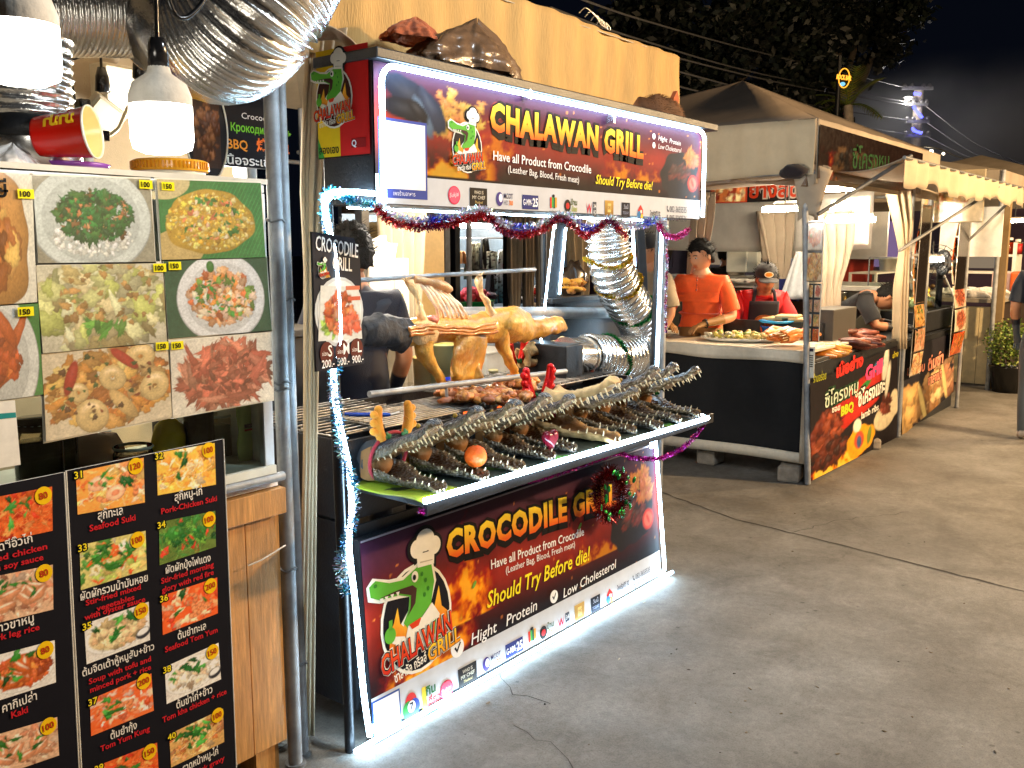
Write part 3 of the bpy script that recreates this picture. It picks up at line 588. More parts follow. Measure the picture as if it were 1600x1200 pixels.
# ---------------------------------------------------------------- lower front panel
def lower_panel():
    A, B = V((1.872, 2.02, 0.035)), V((1.872, 2.062, 0.655)); x1 = 3.70
    t = thing('front_panel', 'leaning front panel with fire banner lettered CROCODILE GRILL below the crocodile heads', 'sign', (2.78, 2.02, 0.0))
    p = Print(A, (1, 0, 0), B-A); w, h = x1-A.x, (B-A).length; vs = 0.115
    pic = banner_picture(300, 88, 21); pic.i *= np.linspace(1.25, 0.75, 300)[None, :, None]
    flames(pic, 0.0, 0.3, -0.05, 0.5, 40); flames(pic, 0.12, 0.36, 0.2, 0.9, 41, 0.9)
    tray_and_tomato(pic, 0.875, 0.42, 1.35)
    for i in range(40): pic.blob(0.87+0.09*pic.r.random(), 0.62+0.2*pic.r.random(), 0.013, 0.008, pic.r.random()*3, (196, 100+40*pic.r.random(), 44), jag=0.25)
    p.image(pic.done(0.1, 2.2), [(0, vs), (w, vs), (w, h), (0, h)], 1); p.rect(0, 0, w, vs, (196, 198, 202), 1)
    title(p, 'CROCODILE GRILL', (697, 873), (962, 786), 42)
    p.textp('Have all Product from Crocodile', (766, 889), (911, 836), 15, (240, 238, 236), 6, off=0.012)
    p.textp('(Leather Bag, Blood, Fresh meat)', (789, 896), (897, 854), 11, (232, 230, 228), 6, off=0.006)
    p.textp('Should Try Before die!', (760, 950), (921, 874), 26, (246, 226, 40), 6, shear=0.25, off=0.012)
    p.textp('Low Cholesterol', (879, 934), (962, 886), 15, (240, 240, 240), 6, shear=0.2, off=0.005); p.textp('Hight   Protein', (735, 1008), (838, 952), 19, (240, 240, 240), 6, shear=0.2, off=0.005)
    tick(p, *p.at(865, 932), 0.026); tick(p, *p.at(714, 1012), 0.034)
    emblem(p, *p.at(651, 962), 0.156)
    a = p.at(604, 1118); p.rect(a[0]-0.062, a[1]-0.068, a[0]+0.062, a[1]+0.068, (52, 84, 160), 3); p.rect(a[0]-0.056, a[1]-0.05, a[0]+0.056, a[1]+0.062, (236, 237, 240), 4)
    sponsor_row(p, [(697, 1077), (730, 1053), (767, 1034), (803, 1012), (831, 995), (854, 985), (880, 971), (905, 955), (930, 943), (952, 931), (973, 915)], 0.066)
    u, v = p.at(642, 1105)
    for k, cc in enumerate(((206, 50, 46), (58, 150, 70), (60, 80, 170))): p.ell(u+0.016*math.cos(R(90+120*k)), v+0.004+0.016*math.sin(R(90+120*k)), 0.026, 0.03, cc, 3+k*0.3)
    p.ell(u, v+0.004, 0.018, 0.02, (240, 240, 240), 5); p.text('7', u, v-0.008, 0.026, (50, 50, 60), 6, al='c', off=0.03)
    u, v = p.at(671, 1091); p.rect(u-0.036, v-0.04, u-0.016, v+0.05, (226, 200, 60), 3); p.text('กิน', u-0.018, v+0.016, 0.03, (60, 110, 60), 4, off=0.04); p.text('เที่ยว', u-0.018, v-0.02, 0.026, (190, 60, 60), 4, off=0.03); p.text('360', u-0.018, v-0.05, 0.026, (40, 110, 150), 4, off=0.03)
    a = p.at(988, 908); phone(p, a[0], a[1], 0.026, '082-3655535', 0.13); a = p.at(990, 921); phone(p, a[0], a[1], 0.026, '095-2242536', 0.13)
    for s_ in ((740, 913), (905, 822)): u, v = p.at(*s_); p.ell(u, v, 0.016, 0.007, (110, 160, 60), 5, 0.8)
    p.rect(0, h-0.006, w, h, (150, 140, 146), 5)
    p.build('printed_banner', MT['printm'], t)
    m = M(); n = V((0, 1, 0)); m.prism([(0, 0), (w, 0), (w, h), (0, h)], A+n*0.004, (1, 0, 0), (B-A).normalized(), n*0.03); m.build('backing_board', MT['blacksteel'], t, bevel=0.003)
    rp = M(); U, VV, N_ = V((1, 0, 0)), (B-A).normalized(), V((0, -1, 0))*0.016; r = 0.06
    def q(u, v): return A+U*u+VV*v+N_
    pts = [q(w+0.012-0.045, h+0.09)]+[q(w+0.012-0.02, h*0.6)]+[q(w+0.012-r+r*math.cos(R(-i*15)), r-0.01+r*math.sin(R(-i*15))) for i in range(7)]
    pts += [q(0.04-0.05*math.sin(R(i*18)), 0.04-0.05*math.cos(R(i*18))) for i in range(6)]
    rp.tube(smooth_path(pts, 3), 0.0075, 8); rp.build('led_rope', MT['led'], t)
    m = M(); m.bb((2.2, 2.03, 0.005), (2.6, 2.1, 0.032)); m.build('foot_rail', MT['blacksteel'], t)
lower_panel()

# ---------------------------------------------------------------- cart: frame, fire box, shelf
def cart():
    t = thing('grill_cart', 'black steel grill cart with LED edged posts, fire box and wide front shelf', 'grill cart', (2.8, 2.4, 0))
    for nm, a, b, r in (('post', gy(511, 312, 2.05), (1.80, 2.05, 0.0), 0.016), ('post', (3.80, 2.12, 1.7), (3.73, 2.12, 0.0), 0.02), ('post', (1.95, 2.74, 1.68), (1.95, 2.74, 0), 0.016), ('post', (3.72, 2.72, 1.68), (3.72, 2.72, 0), 0.016)):
        m = M(); m.tube([a, b], r, 8); m.build(nm, MT['blacksteel'], t)
    f = M()                                      # open fire box
    x0, x1, y0, y1, z0, z1 = 1.885, 3.70, 2.13, 2.70, 0.70, 0.955
    f.bb((x0, y0, z0), (x1, y0+0.014, z1)); f.bb((x0, y1-0.014, z0), (x1, y1, z1)); f.bb((x0, y0+0.014, z0), (x0+0.014, y1-0.014, z1)); f.bb((x1-0.014, y0+0.014, z0), (x1, y1-0.014, z1)); f.bb((x0+0.014, y0+0.014, z0), (x1-0.014, y1-0.014, z0+0.014))
    f.build('fire_box', MT['blacksteel'], t)
    m = M(); m.bb((x0+0.01, 2.1, 0.1), (x1, 2.11, 0.69)); m.bb((x0, 2.11, 0.08), (x0+0.012, 2.7, 0.69)); m.bb((x1-0.012, 2.12, 0.08), (x1, 2.7, 0.69)); m.build('cupboard', MT['blacksteel'], t)
    m = M(); rr = random.Random(3)
    for i in range(130):
        m.ball((rr.uniform(2.5, 3.6), rr.uniform(2.2, 2.62), 0.86+rr.uniform(-0.02, 0.03)), (0.03, 0.022, 0.02), 7, 0, rough=0.6, seed=i, rot=MX.Rotation(rr.random()*6, 3, 'Z'), sm=False)
    for i in range(130, 150):
        m.ball((rr.uniform(2.8, 3.5), rr.uniform(2.22, 2.5), 0.885), 0.014, 6, 1, seed=i, rough=0.5)
    m.build('charcoal_bed', [MT['coal'], MT['ember']], t)
    m = M(); m.bb((1.9, 1.80, 0.80), (3.70, 2.125, 0.815)); m.bb((1.882, 1.786, 0.782), (3.72, 1.80, 0.822)); m.build('front_shelf', MT['blacksteel'], t, bevel=0.002)
    m = M(); L0, L1 = gy(664, 783, 1.782), gy(1106, 653, 1.782); m.tube([L0, L1], 0.0095, 8); m.tube([L1, L1+V((0.012, 0.03, 0.004)), L1+V((0.01, 0.1, 0.006))], 0.008, 6); m.build('shelf_tube', MT['ledhot'], t)
    m = M(); m.tube(smooth_path([gy(522, 302, 2.035), gy(508, 318, 2.035), gy(512, 350, 2.035), gy(522, 400, 2.03), gy(530, 520, 2.03), gy(521, 570, 2.03), gy(526, 640, 2.03), gy(545, 730, 2.03), gy(550, 800, 2.03), gy(545, 850, 2.03), gy(556, 950, 2.02), gy(568, 1080, 2.01), gy(578, 1150, 2.0)], 4), 0.0085, 8); m.build('led_rope', MT['led'], t)
    m = M(); m.tube([gy(1034, 362, 2.098), gy(1026, 585, 2.098)], 0.0085, 6); m.tube([gy(1012, 640, 2.04), gy(1018, 700, 2.04)], 0.007, 6); m.build('led_strip', MT['led'], t)
    m = M(); m.tube([gy(988, 345, 2.5), gy(1000, 600, 2.5)], 0.008, 6); m.build('led_strip', MT['led'], t)
    m = M(); m.tube([gy(505, 308, 2.03), gy(520, 300, 2.0), gy(560, 300, 1.96), gy(586, 303, 1.93)], 0.008, 6); m.build('led_strip', MT['led'], t)
    # grates
    def grate(a, b, n, along, z):
        m = M()
        for i in range(n):
            k = i/(n-1)
            if along == 'x': y = a[1]+(b[1]-a[1])*k; m.tube([(a[0], y, z), (b[0], y, z)], 0.0035, 6)
            else: x = a[0]+(b[0]-a[0])*k; m.tube([(x, a[1], z), (x, b[1], z)], 0.0035, 6)
        for k in ((a[0], a[1], b[0], a[1]), (a[0], b[1], b[0], b[1]), (a[0], a[1], a[0], b[1]), (b[0], a[1], b[0], b[1])):
            m.tube([(k[0], k[1], z-0.006), (k[2], k[3], z-0.006)], 0.004, 6)
        return m
    MT['grate'] = mat('grill_bars', (0.30, 0.28, 0.25), 0.4, 0.8, 0.5, 20, dirt=0.6)
    grate((1.9, 2.2), (2.40, 2.68), 13, 'x', 0.966).build('grate', MT['grate'], t); grate((2.06, 2.14), (2.72, 2.40), 12, 'x', 0.978).build('grate', MT['grate'], t); grate((2.74, 2.26), (3.66, 2.68), 26, 'y', 0.97).build('grate', MT['grate'], t)
    m = M(); m.tube([(1.95, 2.16, 1.672), (3.7, 2.16, 1.672)], 0.009, 8); m.build('led_strip', MT['ledhot'], t)  # unseen strip added behind the sign to light the stall interior
    # black chimney cabinet with an open window frame
    y = 2.64; a, b = gy(852, 545, y), gy(1003, 462, y); w0, w1 = gy(877, 350, y), gy(1000, 350, y)
    m = M(); m.bb((a.x, y, 0.94), (b.x+0.02, y+0.03, b.z)); m.tube([(a.x-0.01, y, a.z), (w0.x, y, w0.z)], 0.03, 4, sm=False); m.tube([(b.x+0.02, y, b.z), (w1.x, y, w1.z)], 0.03, 4, sm=False)
    m.bb((a.x, y-0.04, b.z), (b.x+0.02, y+0.03, b.z+0.025)); m.build('chimney_cabinet', MT['blacksteel'], t, bevel=0.003)
    m = M(); m.tube([gy(884, 356, y-0.04), gy(874, 460, y-0.04)], 0.006, 6); m.tube([gy(866, 350, y-0.05), gy(842, 560, y-0.05)], 0.005, 6); m.build('led_strip', MT['led'], t)
    xa_, xb_ = gy(850, 560, 2.45).x, gy(886, 557, 2.42).x; m = M(); m.bb((xa_, 2.33, 0.93), (xb_, 2.63, 1.115)); m.build('smoke_box', MT['blacksteel'], t, bevel=0.006)
    m = M(); m.tube([(2.9, 2.62, 1.27), gy(1000, 488, 2.6)], 0.03, 14); m.build('cross_tube', MT['galv'], t)
    return t
cart()

def lining():
    m = M(); rr = random.Random(8)
    def fn(u, v):
        x = 1.885+1.80*u; y = 1.802+0.32*v
        return (x, y+0.004*math.sin(u*40), 0.818+0.003*math.sin(u*31+v*6)+0.002*math.sin(v*9))
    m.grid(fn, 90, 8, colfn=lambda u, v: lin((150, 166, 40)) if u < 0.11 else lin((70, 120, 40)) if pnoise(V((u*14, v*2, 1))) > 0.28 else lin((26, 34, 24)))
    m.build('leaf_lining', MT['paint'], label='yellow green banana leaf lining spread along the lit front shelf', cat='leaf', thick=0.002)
lining()

# ---------------------------------------------------------------- crocodile heads
def croc_parts(parent, pal, seed, bone=False, opening=24):
    L = 0.285; r = random.Random(seed); sm = MT['bone'] if bone else MT['scale']
    def W_(t): return np.interp(t, [0, .08, .2, .36, .55, .75, .84, .92, .97, 1], [.050, .068, .074, .062, .046, .037, .033, .039, .033, .012])
    def H_(t): return np.interp(t, [0, .1, .2, .3, .45, .65, .82, .92, .97, 1], [.034, .056, .06, .047, .032, .024, .020, .027, .022, .006])
    hinge = V((0, -0.025, 0.062)); rot = MX.Rotation(R(-opening), 3, 'X')
    def fest(t): return 0.006*math.sin(t*14.5)-0.004
    def up(p): return hinge+rot@V(p)
    top, side, low, flesh = pal
    nu, nd, nb = 34, 14, 5; vs = []; cs = []
    for i in range(nu+1):
        t = i/nu; w, h = float(W_(t)), float(H_(t)); y = -L*t
        for j in range(nd+1):
            a = math.pi*j/nd; x = w*math.cos(a); s = math.sin(a); z = h*(s**0.75)
            z += 0.016*math.exp(-((t-0.21)/0.055)**2)*math.exp(-((abs(x)-0.034)/0.014)**2)*(s > 0.2)     # brow over each eye
            z += 0.006*math.exp(-((t-0.95)/0.03)**2)*(s > 0.3)
            z -= 0.007*math.exp(-((t-0.33)/0.1)**2)*math.exp(-(x/0.02)**2)
            n = pnoise(V((x*60, y*60, z*40+seed)))*0.0035+pnoise(V((x*140, y*140, seed)))*0.0018
            e = fest(t) if s < 0.35 else fest(t)*(1-s)
            vs.append(up((x+n, y, z+e+n*s+0.004)))
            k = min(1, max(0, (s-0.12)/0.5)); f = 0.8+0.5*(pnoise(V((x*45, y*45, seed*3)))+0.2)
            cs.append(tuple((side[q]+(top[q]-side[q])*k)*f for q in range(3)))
        for j in range(1, nb):
            x = -w*(1-2*j/nb); vs.append(up((x*0.92, y, fest(t)*0.4+0.006*math.cos(x/w*1.5)))); cs.append(flesh)
    k = nd+nb; fs = [(i*k+j, (i+1)*k+j, (i+1)*k+(j+1) % k, i*k+(j+1) % k) for i in range(nu) for j in range(k)]
    m = M(); m.add(vs, fs, 0, cs, True); m.add(vs[:k], [tuple(range(k))], 0, low); m.add(vs[-k:], [tuple(range(k))[::-1]], 0, cs[-k:])
    m.build('upper_jaw', sm, parent)
    m = M(); vs = []; cs = []; nd = 12                                              # lower jaw: a trough
    for i in range(nu+1):
        t = i/nu; w = float(W_(t))*0.96; y = -0.005-L*0.985*t; hh = float(np.interp(t, [0, .15, .4, .8, .95, 1], [.064, .056, .036, .024, .026, .012])); zt = hh+fest(t+0.21)*0.6+0.004
        for j in range(nd+1):
            a = math.pi*j/nd; x = w*math.cos(a); s = math.sin(a); n = pnoise(V((x*60, y*60, seed+9)))*0.003
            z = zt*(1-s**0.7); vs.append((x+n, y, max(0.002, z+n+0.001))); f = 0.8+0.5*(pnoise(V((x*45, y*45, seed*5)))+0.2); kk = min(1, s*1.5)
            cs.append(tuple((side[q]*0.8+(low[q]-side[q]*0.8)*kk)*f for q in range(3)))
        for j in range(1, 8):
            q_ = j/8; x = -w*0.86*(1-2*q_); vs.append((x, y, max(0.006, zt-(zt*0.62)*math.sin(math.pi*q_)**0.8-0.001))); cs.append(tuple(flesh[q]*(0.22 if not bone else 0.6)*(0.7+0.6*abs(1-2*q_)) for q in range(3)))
    k = nd+8; fs = [(i*k+j, (i+1)*k+j, (i+1)*k+(j+1) % k, i*k+(j+1) % k) for i in range(nu) for j in range(k)]
    m.add(vs, [f[::-1] for f in fs] if False else fs, 0, cs, True); m.add(vs[:k], [tuple(range(k))], 0, low); m.add(vs[-k:], [tuple(range(k))[::-1]], 0, low)
    m.build('lower_jaw', sm, parent)
    m = M()                                                                         # throat and cheeks joining the jaws
    if bone:
        for s in (-1, 1): m.tube([(s*0.06, -0.012, 0.02), (s*0.066, -0.016, 0.06), (s*0.05, -0.02, 0.1)], [0.016, 0.014, 0.012], 8, 0, low)
    else:
        m.grid(lambda u, v: V((math.cos(math.pi*u)*0.064*(1-0.08*v), -0.005-0.05*math.sin(math.pi*u)*(1-v*0.35)*(1.1-abs(v-0.5)*0.9)+0.02*(1-math.sin(math.pi*u)), 0.02+0.085*v+0.012*math.sin(6*u+v*4))), 16, 8, 0, colfn=lambda u, v: tuple(flesh[q]*(1.15-0.5*abs(u-0.5)) for q in range(3)))
        m.ball((0, 0.022, 0.06), (0.064, 0.04, 0.058), 18, 0, low, rough=0.3, seed=seed)
    m.build('throat', MT['bone'] if bone else MT['matte'], parent)
    for nm, upper in (('upper_teeth', True), ('lower_teeth', False)):
        m = M()
        for s in (-1, 1):
            n = 11 if upper else 9
            for i in range(n):
                t = 0.2+0.79*i/(n-1); w = float(W_(t))*0.95; ln = (0.005+0.007*r.random())*(1.7 if i in (5, 6, n-3, n-2) else 1.0)*(1.35 if bone else 1)*(0.6 if t < 0.3 else 1)*(1 if upper else 0.75)
                x = s*w; 
                if t > 0.975: x = s*w*(0.3+0.5*r.random())
                if upper: a = up((x, -L*t, fest(t)+0.003)); b = up((x*1.05, -L*t-0.003, fest(t)-ln))
                else:
                    zt = float(np.interp(t, [0, .15, .4, .8, .95, 1], [.064, .056, .036, .024, .026, .012]))+fest(t+0.21)*0.6+0.002; a = V((x*0.94, -0.005-L*0.985*t, zt)); b = V((x*0.98, -0.009-L*0.985*t, zt+ln))
                m.tube([a, a.lerp(b, 0.55), b], [0.0032, 0.0022, 0.0004], 6)
        m.build(nm, MT['tooth'], parent)
    if not bone:
        for s in (-1, 1):
            m = M(); c = up((s*0.041, -L*0.215, 0.064)); m.ball(c, 0.0085, 10, 0, lin((150, 120, 40))); m.build('eye', MT['gloss'], parent)
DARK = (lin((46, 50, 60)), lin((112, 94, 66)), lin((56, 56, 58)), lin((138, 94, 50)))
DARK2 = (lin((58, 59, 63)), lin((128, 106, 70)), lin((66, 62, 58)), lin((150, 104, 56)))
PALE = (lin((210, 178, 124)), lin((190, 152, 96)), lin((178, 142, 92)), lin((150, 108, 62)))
GH = 'crocodile heads in a row on the shelf'
heads = [(1.985, 2.095, 1.0, 0, 'dark crocodile head wearing gold antlers, first on the shelf beside the LED post'),
         (2.165, 2.10, 1.05, 2, 'dark crocodile head directly behind the antlered one, orange partly against its jaw'),
         (2.345, 2.10, 1.12, -2, 'dark crocodile head just past the orange with slim jaws open'),
         (2.53, 2.09, 1.02, 1, 'dark crocodile head holding a dark red heart between its jaws'),
         (2.70, 2.10, 1.0, -3, 'dark crocodile head between the red heart and the pale skull'),
         (3.10, 2.10, 1.0, 2, 'dark crocodile head directly beyond the large pale skull'),
         (3.25, 2.09, 1.12, -2, 'dark crocodile head second beyond the pale skull, snout raised high'),
         (3.40, 2.10, 1.12, 3, 'dark crocodile head third beyond the pale skull, next to the last one'),
         (3.585, 2.08, 1.05, 1, 'dark crocodile head at the far end of the shelf by the post')]
for i, (x, y, k, rz, lb) in enumerate(heads):
    t = thing('stuffed_crocodile', lb, 'crocodile head', (0, 0, 0), GH)
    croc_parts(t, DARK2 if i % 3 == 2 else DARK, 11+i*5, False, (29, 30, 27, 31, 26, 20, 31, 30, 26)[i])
    t.location = (x, y, 0.822); t.rotation_euler = (0, 0, R(rz)); t.scale = (k*0.93, k*0.97, k); WL[t.name] = (x, y, 0.822)
t = thing('crocodile_skull', 'large pale dried crocodile skull with long fangs among the dark heads', 'crocodile skull', (0, 0, 0))
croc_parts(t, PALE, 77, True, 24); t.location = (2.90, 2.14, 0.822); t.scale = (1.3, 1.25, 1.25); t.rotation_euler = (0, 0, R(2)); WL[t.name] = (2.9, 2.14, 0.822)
t = thing('crocodile_skull', 'small tan crocodile skull lying on the back edge of the grill with red antlers', 'crocodile skull', (0, 0, 0))
croc_parts(t, PALE, 79, True, 14); c = gy(812, 590, 2.56); t.location = (c.x, c.y, 1.0); t.scale = (0.85,)*3; t.rotation_euler = (0, 0, R(70)); WL[t.name] = (c.x, c.y, 1.0)

def antlers(label, base, gap, h, col, mt, lean, n=3, band=None, yaw=0.0):
    t = thing('antler_headband', label, 'headband', base)
    b = V(base); rz = MX.Rotation(yaw, 3, 'Z')
    for s in (-1, 1):
        m = M(); o = b+rz@V((s*gap, 0, 0)); d = V((s*lean, 0, 1))
        tip = [o+rz@(d*h*k+V((s*0.012*math.sin(k*3), 0, 0))) for k in (0, .25, .5, .75, 1.0)]
        m.tube(tip, [h*0.16, h*0.18, h*0.17, h*0.16, h*0.13], 10, 0, col); m.ball(tip[-1], h*0.14, 10, 0, col)
        for q in range(n):
            a = o+rz@(d*h*(0.22+0.27*q)); e = a+rz@V((s*h*(0.34-0.05*q), 0, h*0.1)); m.tube([a, a.lerp(e, 0.6), e], [h*0.13, h*0.14, h*0.13], 8, 0, col); m.ball(e, h*0.135, 8, 0, col)
        m.build('antler', mt, t)
    for s in (-1, 1):
        m = M(); o = b+rz@V((s*(gap-0.012), -0.012, 0.008))
        for q in range(3): m.ball(o+V((0.008*(q-1), 0, 0.006*(q % 2))), (0.011, 0.003, 0.007), 8, 0, lin((30, 110, 60)), rot=MX.Rotation(q*1.1, 3, 'Y'))
        m.build('holly_leaf', MT['paint'], t)
    if band:
        m = M(); m.tube(band, 0.006, 8, 0, lin((150, 26, 40))); m.build('band', MT['cloth'], t)
FUZZ = MT['cloth']
bd = [V((1.985+0.078*math.cos(a), 2.045-0.02*math.sin(a), 0.905+0.078*math.sin(a))) for a in [R(-60+i*12) for i in range(26)]]
antlers('fuzzy gold reindeer antlers with red band on the first crocodile head', (1.995, 2.03, 0.965), 0.05, 0.095, lin((214, 138, 30)), FUZZ, 0.12, band=bd)
antlers('red sparkly antlers on top of the large pale crocodile skull', (2.87, 2.12, 0.97), 0.04, 0.11, lin((214, 26, 30)), MT['tinsel'], 0.35, 3, band=[(2.80, 2.11, 0.86), (2.815, 2.11, 0.93), (2.85, 2.11, 0.97), (2.9, 2.11, 0.97), (2.955, 2.11, 0.93), (2.97, 2.11, 0.86)])
c = gy(808, 560, 2.56); antlers('red sparkly antlers on the small skull at the back of the grill', (c.x, 2.56, c.z-0.02), 0.022, 0.10, lin((224, 40, 30)), MT['tinsel'], 0.25)

c = gz(743, 728, 0.86); o = M(); o.ball((2.215, 1.885, 0.885), 0.0365, 24, 0, lin((236, 96, 14)), rough=0.04); o.lathe([(0.004, 0.034), (0.005, 0.038), (0, 0.039)], (2.215, 1.885, 0.885), 8, 0, lin((90, 110, 40)))
o.build('orange_fruit', mat('orange_peel', rough=0.45, vc=True, bump=0.35, bs=180, nz=0.1), label='bright orange held between the jaws of the second and third heads', cat='orange')
h = M(); pts = [(16*math.sin(a)**3/16, (13*math.cos(a)-5*math.cos(2*a)-2*math.cos(3*a)-math.cos(4*a))/16) for a in [2*math.pi*i/28 for i in range(28)]]
for s_, k in ((0.0, 0.6), (0.006, 0.85), (0.012, 0.97), (0.018, 1.0), (0.024, 0.97), (0.03, 0.85), (0.036, 0.6)):
    for q in pts: h.v.append((2.585+q[0]*0.042*k, 1.84+s_, 0.885+q[1]*0.042*k)); h.c.append(lin((110, 14, 34)))
h.n = len(h.v); n = 28
for i in range(6):
    for j in range(n): h.f.append([i*n+j, i*n+(j+1) % n, (i+1)*n+(j+1) % n, (i+1)*n+j]); h.mi.append(0); h.sm.append(True)
h.f += [list(range(n))[::-1], list(range(6*n, 7*n))]; h.mi += [0, 0]; h.sm += [False, False]
h.build('heart_ornament', MT['gloss'], label='dark red glossy heart ornament in the mouth of a crocodile head', cat='ornament')

# ---------------------------------------------------------------- roasting crocodile on the spit
YR = 2.36
def roughen(m, amp, f, seed=0, dark=(0.42, 0.2, 0.07)):
    for i, v in enumerate(m.v):
        q = V(v)*f+V((seed, seed*2, 0)); n = V((pnoise(q), pnoise(q+V((9, 0, 0))), pnoise(q+V((0, 9, 0)))))+0.5*V((pnoise(q*2.7), pnoise(q*2.7+V((9, 0, 0))), pnoise(q*2.7+V((0, 9, 0)))))
        m.v[i] = tuple(V(v)+n*amp); k = min(1, max(0, pnoise(q*0.8+V((3, 3, 3)))*0.9+pnoise(q*2.2)*0.6)); m.c[i] = tuple(m.c[i][j]*(1-k)+dark[j]*m.c[i][j]*k*1.6 for j in range(3))
    return m
def Q(px, py, dy=0.0): return gy(px, py, YR+dy)
def roast():
    t = thing('roasted_crocodile', 'golden roasted crocodile carcass with open ribs stretched along the spit', 'roast crocodile', Q(760, 560))
    T1, T2, T3 = lin((228, 168, 70)), lin((236, 196, 140)), lin((196, 122, 48))
    m = M(); P = [Q(*p) for p in ((628, 522), (645, 520), (668, 517), (695, 514), (722, 514), (748, 512), (770, 510), (792, 507), (812, 508), (826, 513), (845, 512), (862, 508), (874, 508), (884, 513))]
    rad = [0.045, 0.052, 0.055, 0.05, 0.052, 0.056, 0.068, 0.076, 0.07, 0.052, 0.043, 0.04, 0.036, 0.012]
    Ps = smooth_path(P, 4); rs = np.interp(np.linspace(0, 1, len(Ps)), np.linspace(0, 1, len(rad)), rad)*np.array([1+0.07*pnoise(V((i*0.45, 2, 1))) for i in range(len(Ps))])
    m.tube(Ps, rs.tolist(), 18, 0, [tuple(np.array(T1)*(0.8+0.5*abs(pnoise(V((i*0.3, 0, 5)))))) for i in range(len(Ps))], ell=(0.8, 1.0))
    m.ball(Q(800, 507, -0.03), (0.08, 0.05, 0.055), 16, 0, T1, rough=0.25, seed=3); m.ball(Q(660, 520, -0.02), (0.07, 0.05, 0.045), 16, 0, T2, rough=0.3, seed=5)
    for dy in (-6, -1, 4): m.tube(smooth_path([Q(640, 520+dy, -0.06), Q(690, 516+dy, -0.063), Q(730, 518+dy, -0.066), Q(775, 513+dy*1.4, -0.075)], 5), 0.007, 6, 0, T3)
    roughen(m, 0.009, 17).build('body', MT['roast'], t)
    m = M()
    for k in range(3): 
        off = 0.012*k
        m.grid(lambda u, v: Q(711+44*u+4*math.sin(v*5+k)-3*v, 522+72*v+3*math.sin(u*6+k*2), -0.03-off*0.6+0.02*math.sin(u*5+v*3+k)), 10, 12, 0, colfn=lambda u, v: tuple(np.array(T1)*(0.85+0.3*math.sin(v*4+u*5+k))))
    roughen(m, 0.008, 16, 2).build('belly_flap', MT['roast'], t, thick=0.012)
    for pts, rr_, c in (([(668, 525), (662, 545), (672, 566), (684, 585), (692, 603), (696, 618)], [0.045, 0.038, 0.028, 0.024, 0.019, 0.011], T1), ([(782, 515), (785, 535), (794, 560), (803, 578), (806, 588)], [0.045, 0.036, 0.026, 0.02, 0.016], T1),
                        ([(662, 503), (657, 488), (655, 472), (650, 458), (640, 445), (634, 439)], [0.02, 0.017, 0.012, 0.017, 0.015, 0.008], T2), ([(768, 490), (762, 476), (752, 458), (748, 442), (749, 432)], [0.022, 0.014, 0.01, 0.015, 0.012], T2)):
        m = M(); m.tube(smooth_path([Q(*p, -0.02) for p in pts], 4), np.interp(np.linspace(0, 1, (len(pts)-1)*4+1), np.linspace(0, 1, len(rr_)), [q*0.86 for q in rr_]).tolist(), 12, 0, c)
        a = Q(*pts[-1], -0.02)
        for q in range(4): m.tube([a, a+V((0.012*(q-1.5), -0.008, -0.018 if pts[-1][1] > 520 else 0.014))], [0.006, 0.002], 6, 0, c)
        roughen(m, 0.009, 24, 3).build('leg', MT['roast'], t)
    for k in range(7):
        m = M(); b = (688+k*7.5, 502+k*0.4); tp = (652+k*7.6, 438+k*3.1); mid = ((b[0]+tp[0])/2+6, (b[1]+tp[1])/2)
        m.tube(smooth_path([Q(*b, -0.01), Q(*mid, -0.035), Q(*tp, -0.02)], 6), [0.0045, 0.0055, 0.0065, 0.0065, 0.006, 0.0058, 0.0062, 0.0072, 0.0076, 0.007, 0.0065, 0.006, 0.0055][:13], 8, 0, lin((244, 222, 196))); roughen(m, 0.004, 30, k, (0.9, 0.7, 0.5)).build('rib', MT['roast'], t)
    m = M()
    for k in range(12): m.ball(Q(690+k*6.5, 501-0.2*k, -0.015), (0.008, 0.008, 0.014), 8, 0, lin((236, 200, 176)))
    m.tube(smooth_path([Q(648, 436, -0.02), Q(668, 440, -0.03), Q(690, 446, -0.03), Q(702, 452, -0.03)], 5), [0.012]*8+[0.018]*8, 8, 0, lin((206, 150, 96)))
    m.ball(Q(676, 498, -0.03), (0.03, 0.02, 0.014), 10, 0, lin((214, 130, 110)), rough=0.5, seed=2); roughen(m, 0.006, 30, 5).build('breastbone', MT['roast'], t)
    m = M(); Pn = smooth_path([Q(562, 520), Q(575, 517), (Q(595, 517)), Q(615, 519), Q(630, 523)], 4); m.tube(Pn, [0.04+0.018*min(1, i/6)+0.004*math.sin(i*2.1) for i in range(len(Pn))], 22, 0, lin((44, 44, 48))); roughen(m, 0.016, 16, 7, (0.6, 0.6, 0.65)).build('charred_neck', mat('charred_hide', rough=0.7, vc=True, nz=0.4, ns=30, bump=0.9, bs=28), t)
roast()
m = M(); m.tube([Q(556, 438), Q(836, 421)], 0.0085, 10); m.build('spit_rod', MT['galv'], label='thin upper steel rod from which the roast crocodile hangs by its leg', cat='rod')
m = M(); m.tube([Q(577, 616, -0.1), Q(884, 580, -0.1)], 0.011, 10); m.tube([Q(697, 600, -0.1), Q(699, 632, -0.1)], 0.006, 6); m.tube([Q(795, 588, -0.1), Q(800, 622, -0.1)], 0.006, 6); m.build('spit_rod', MT['galv'], label='thick lower steel rod lying across just above the grill', cat='rod')

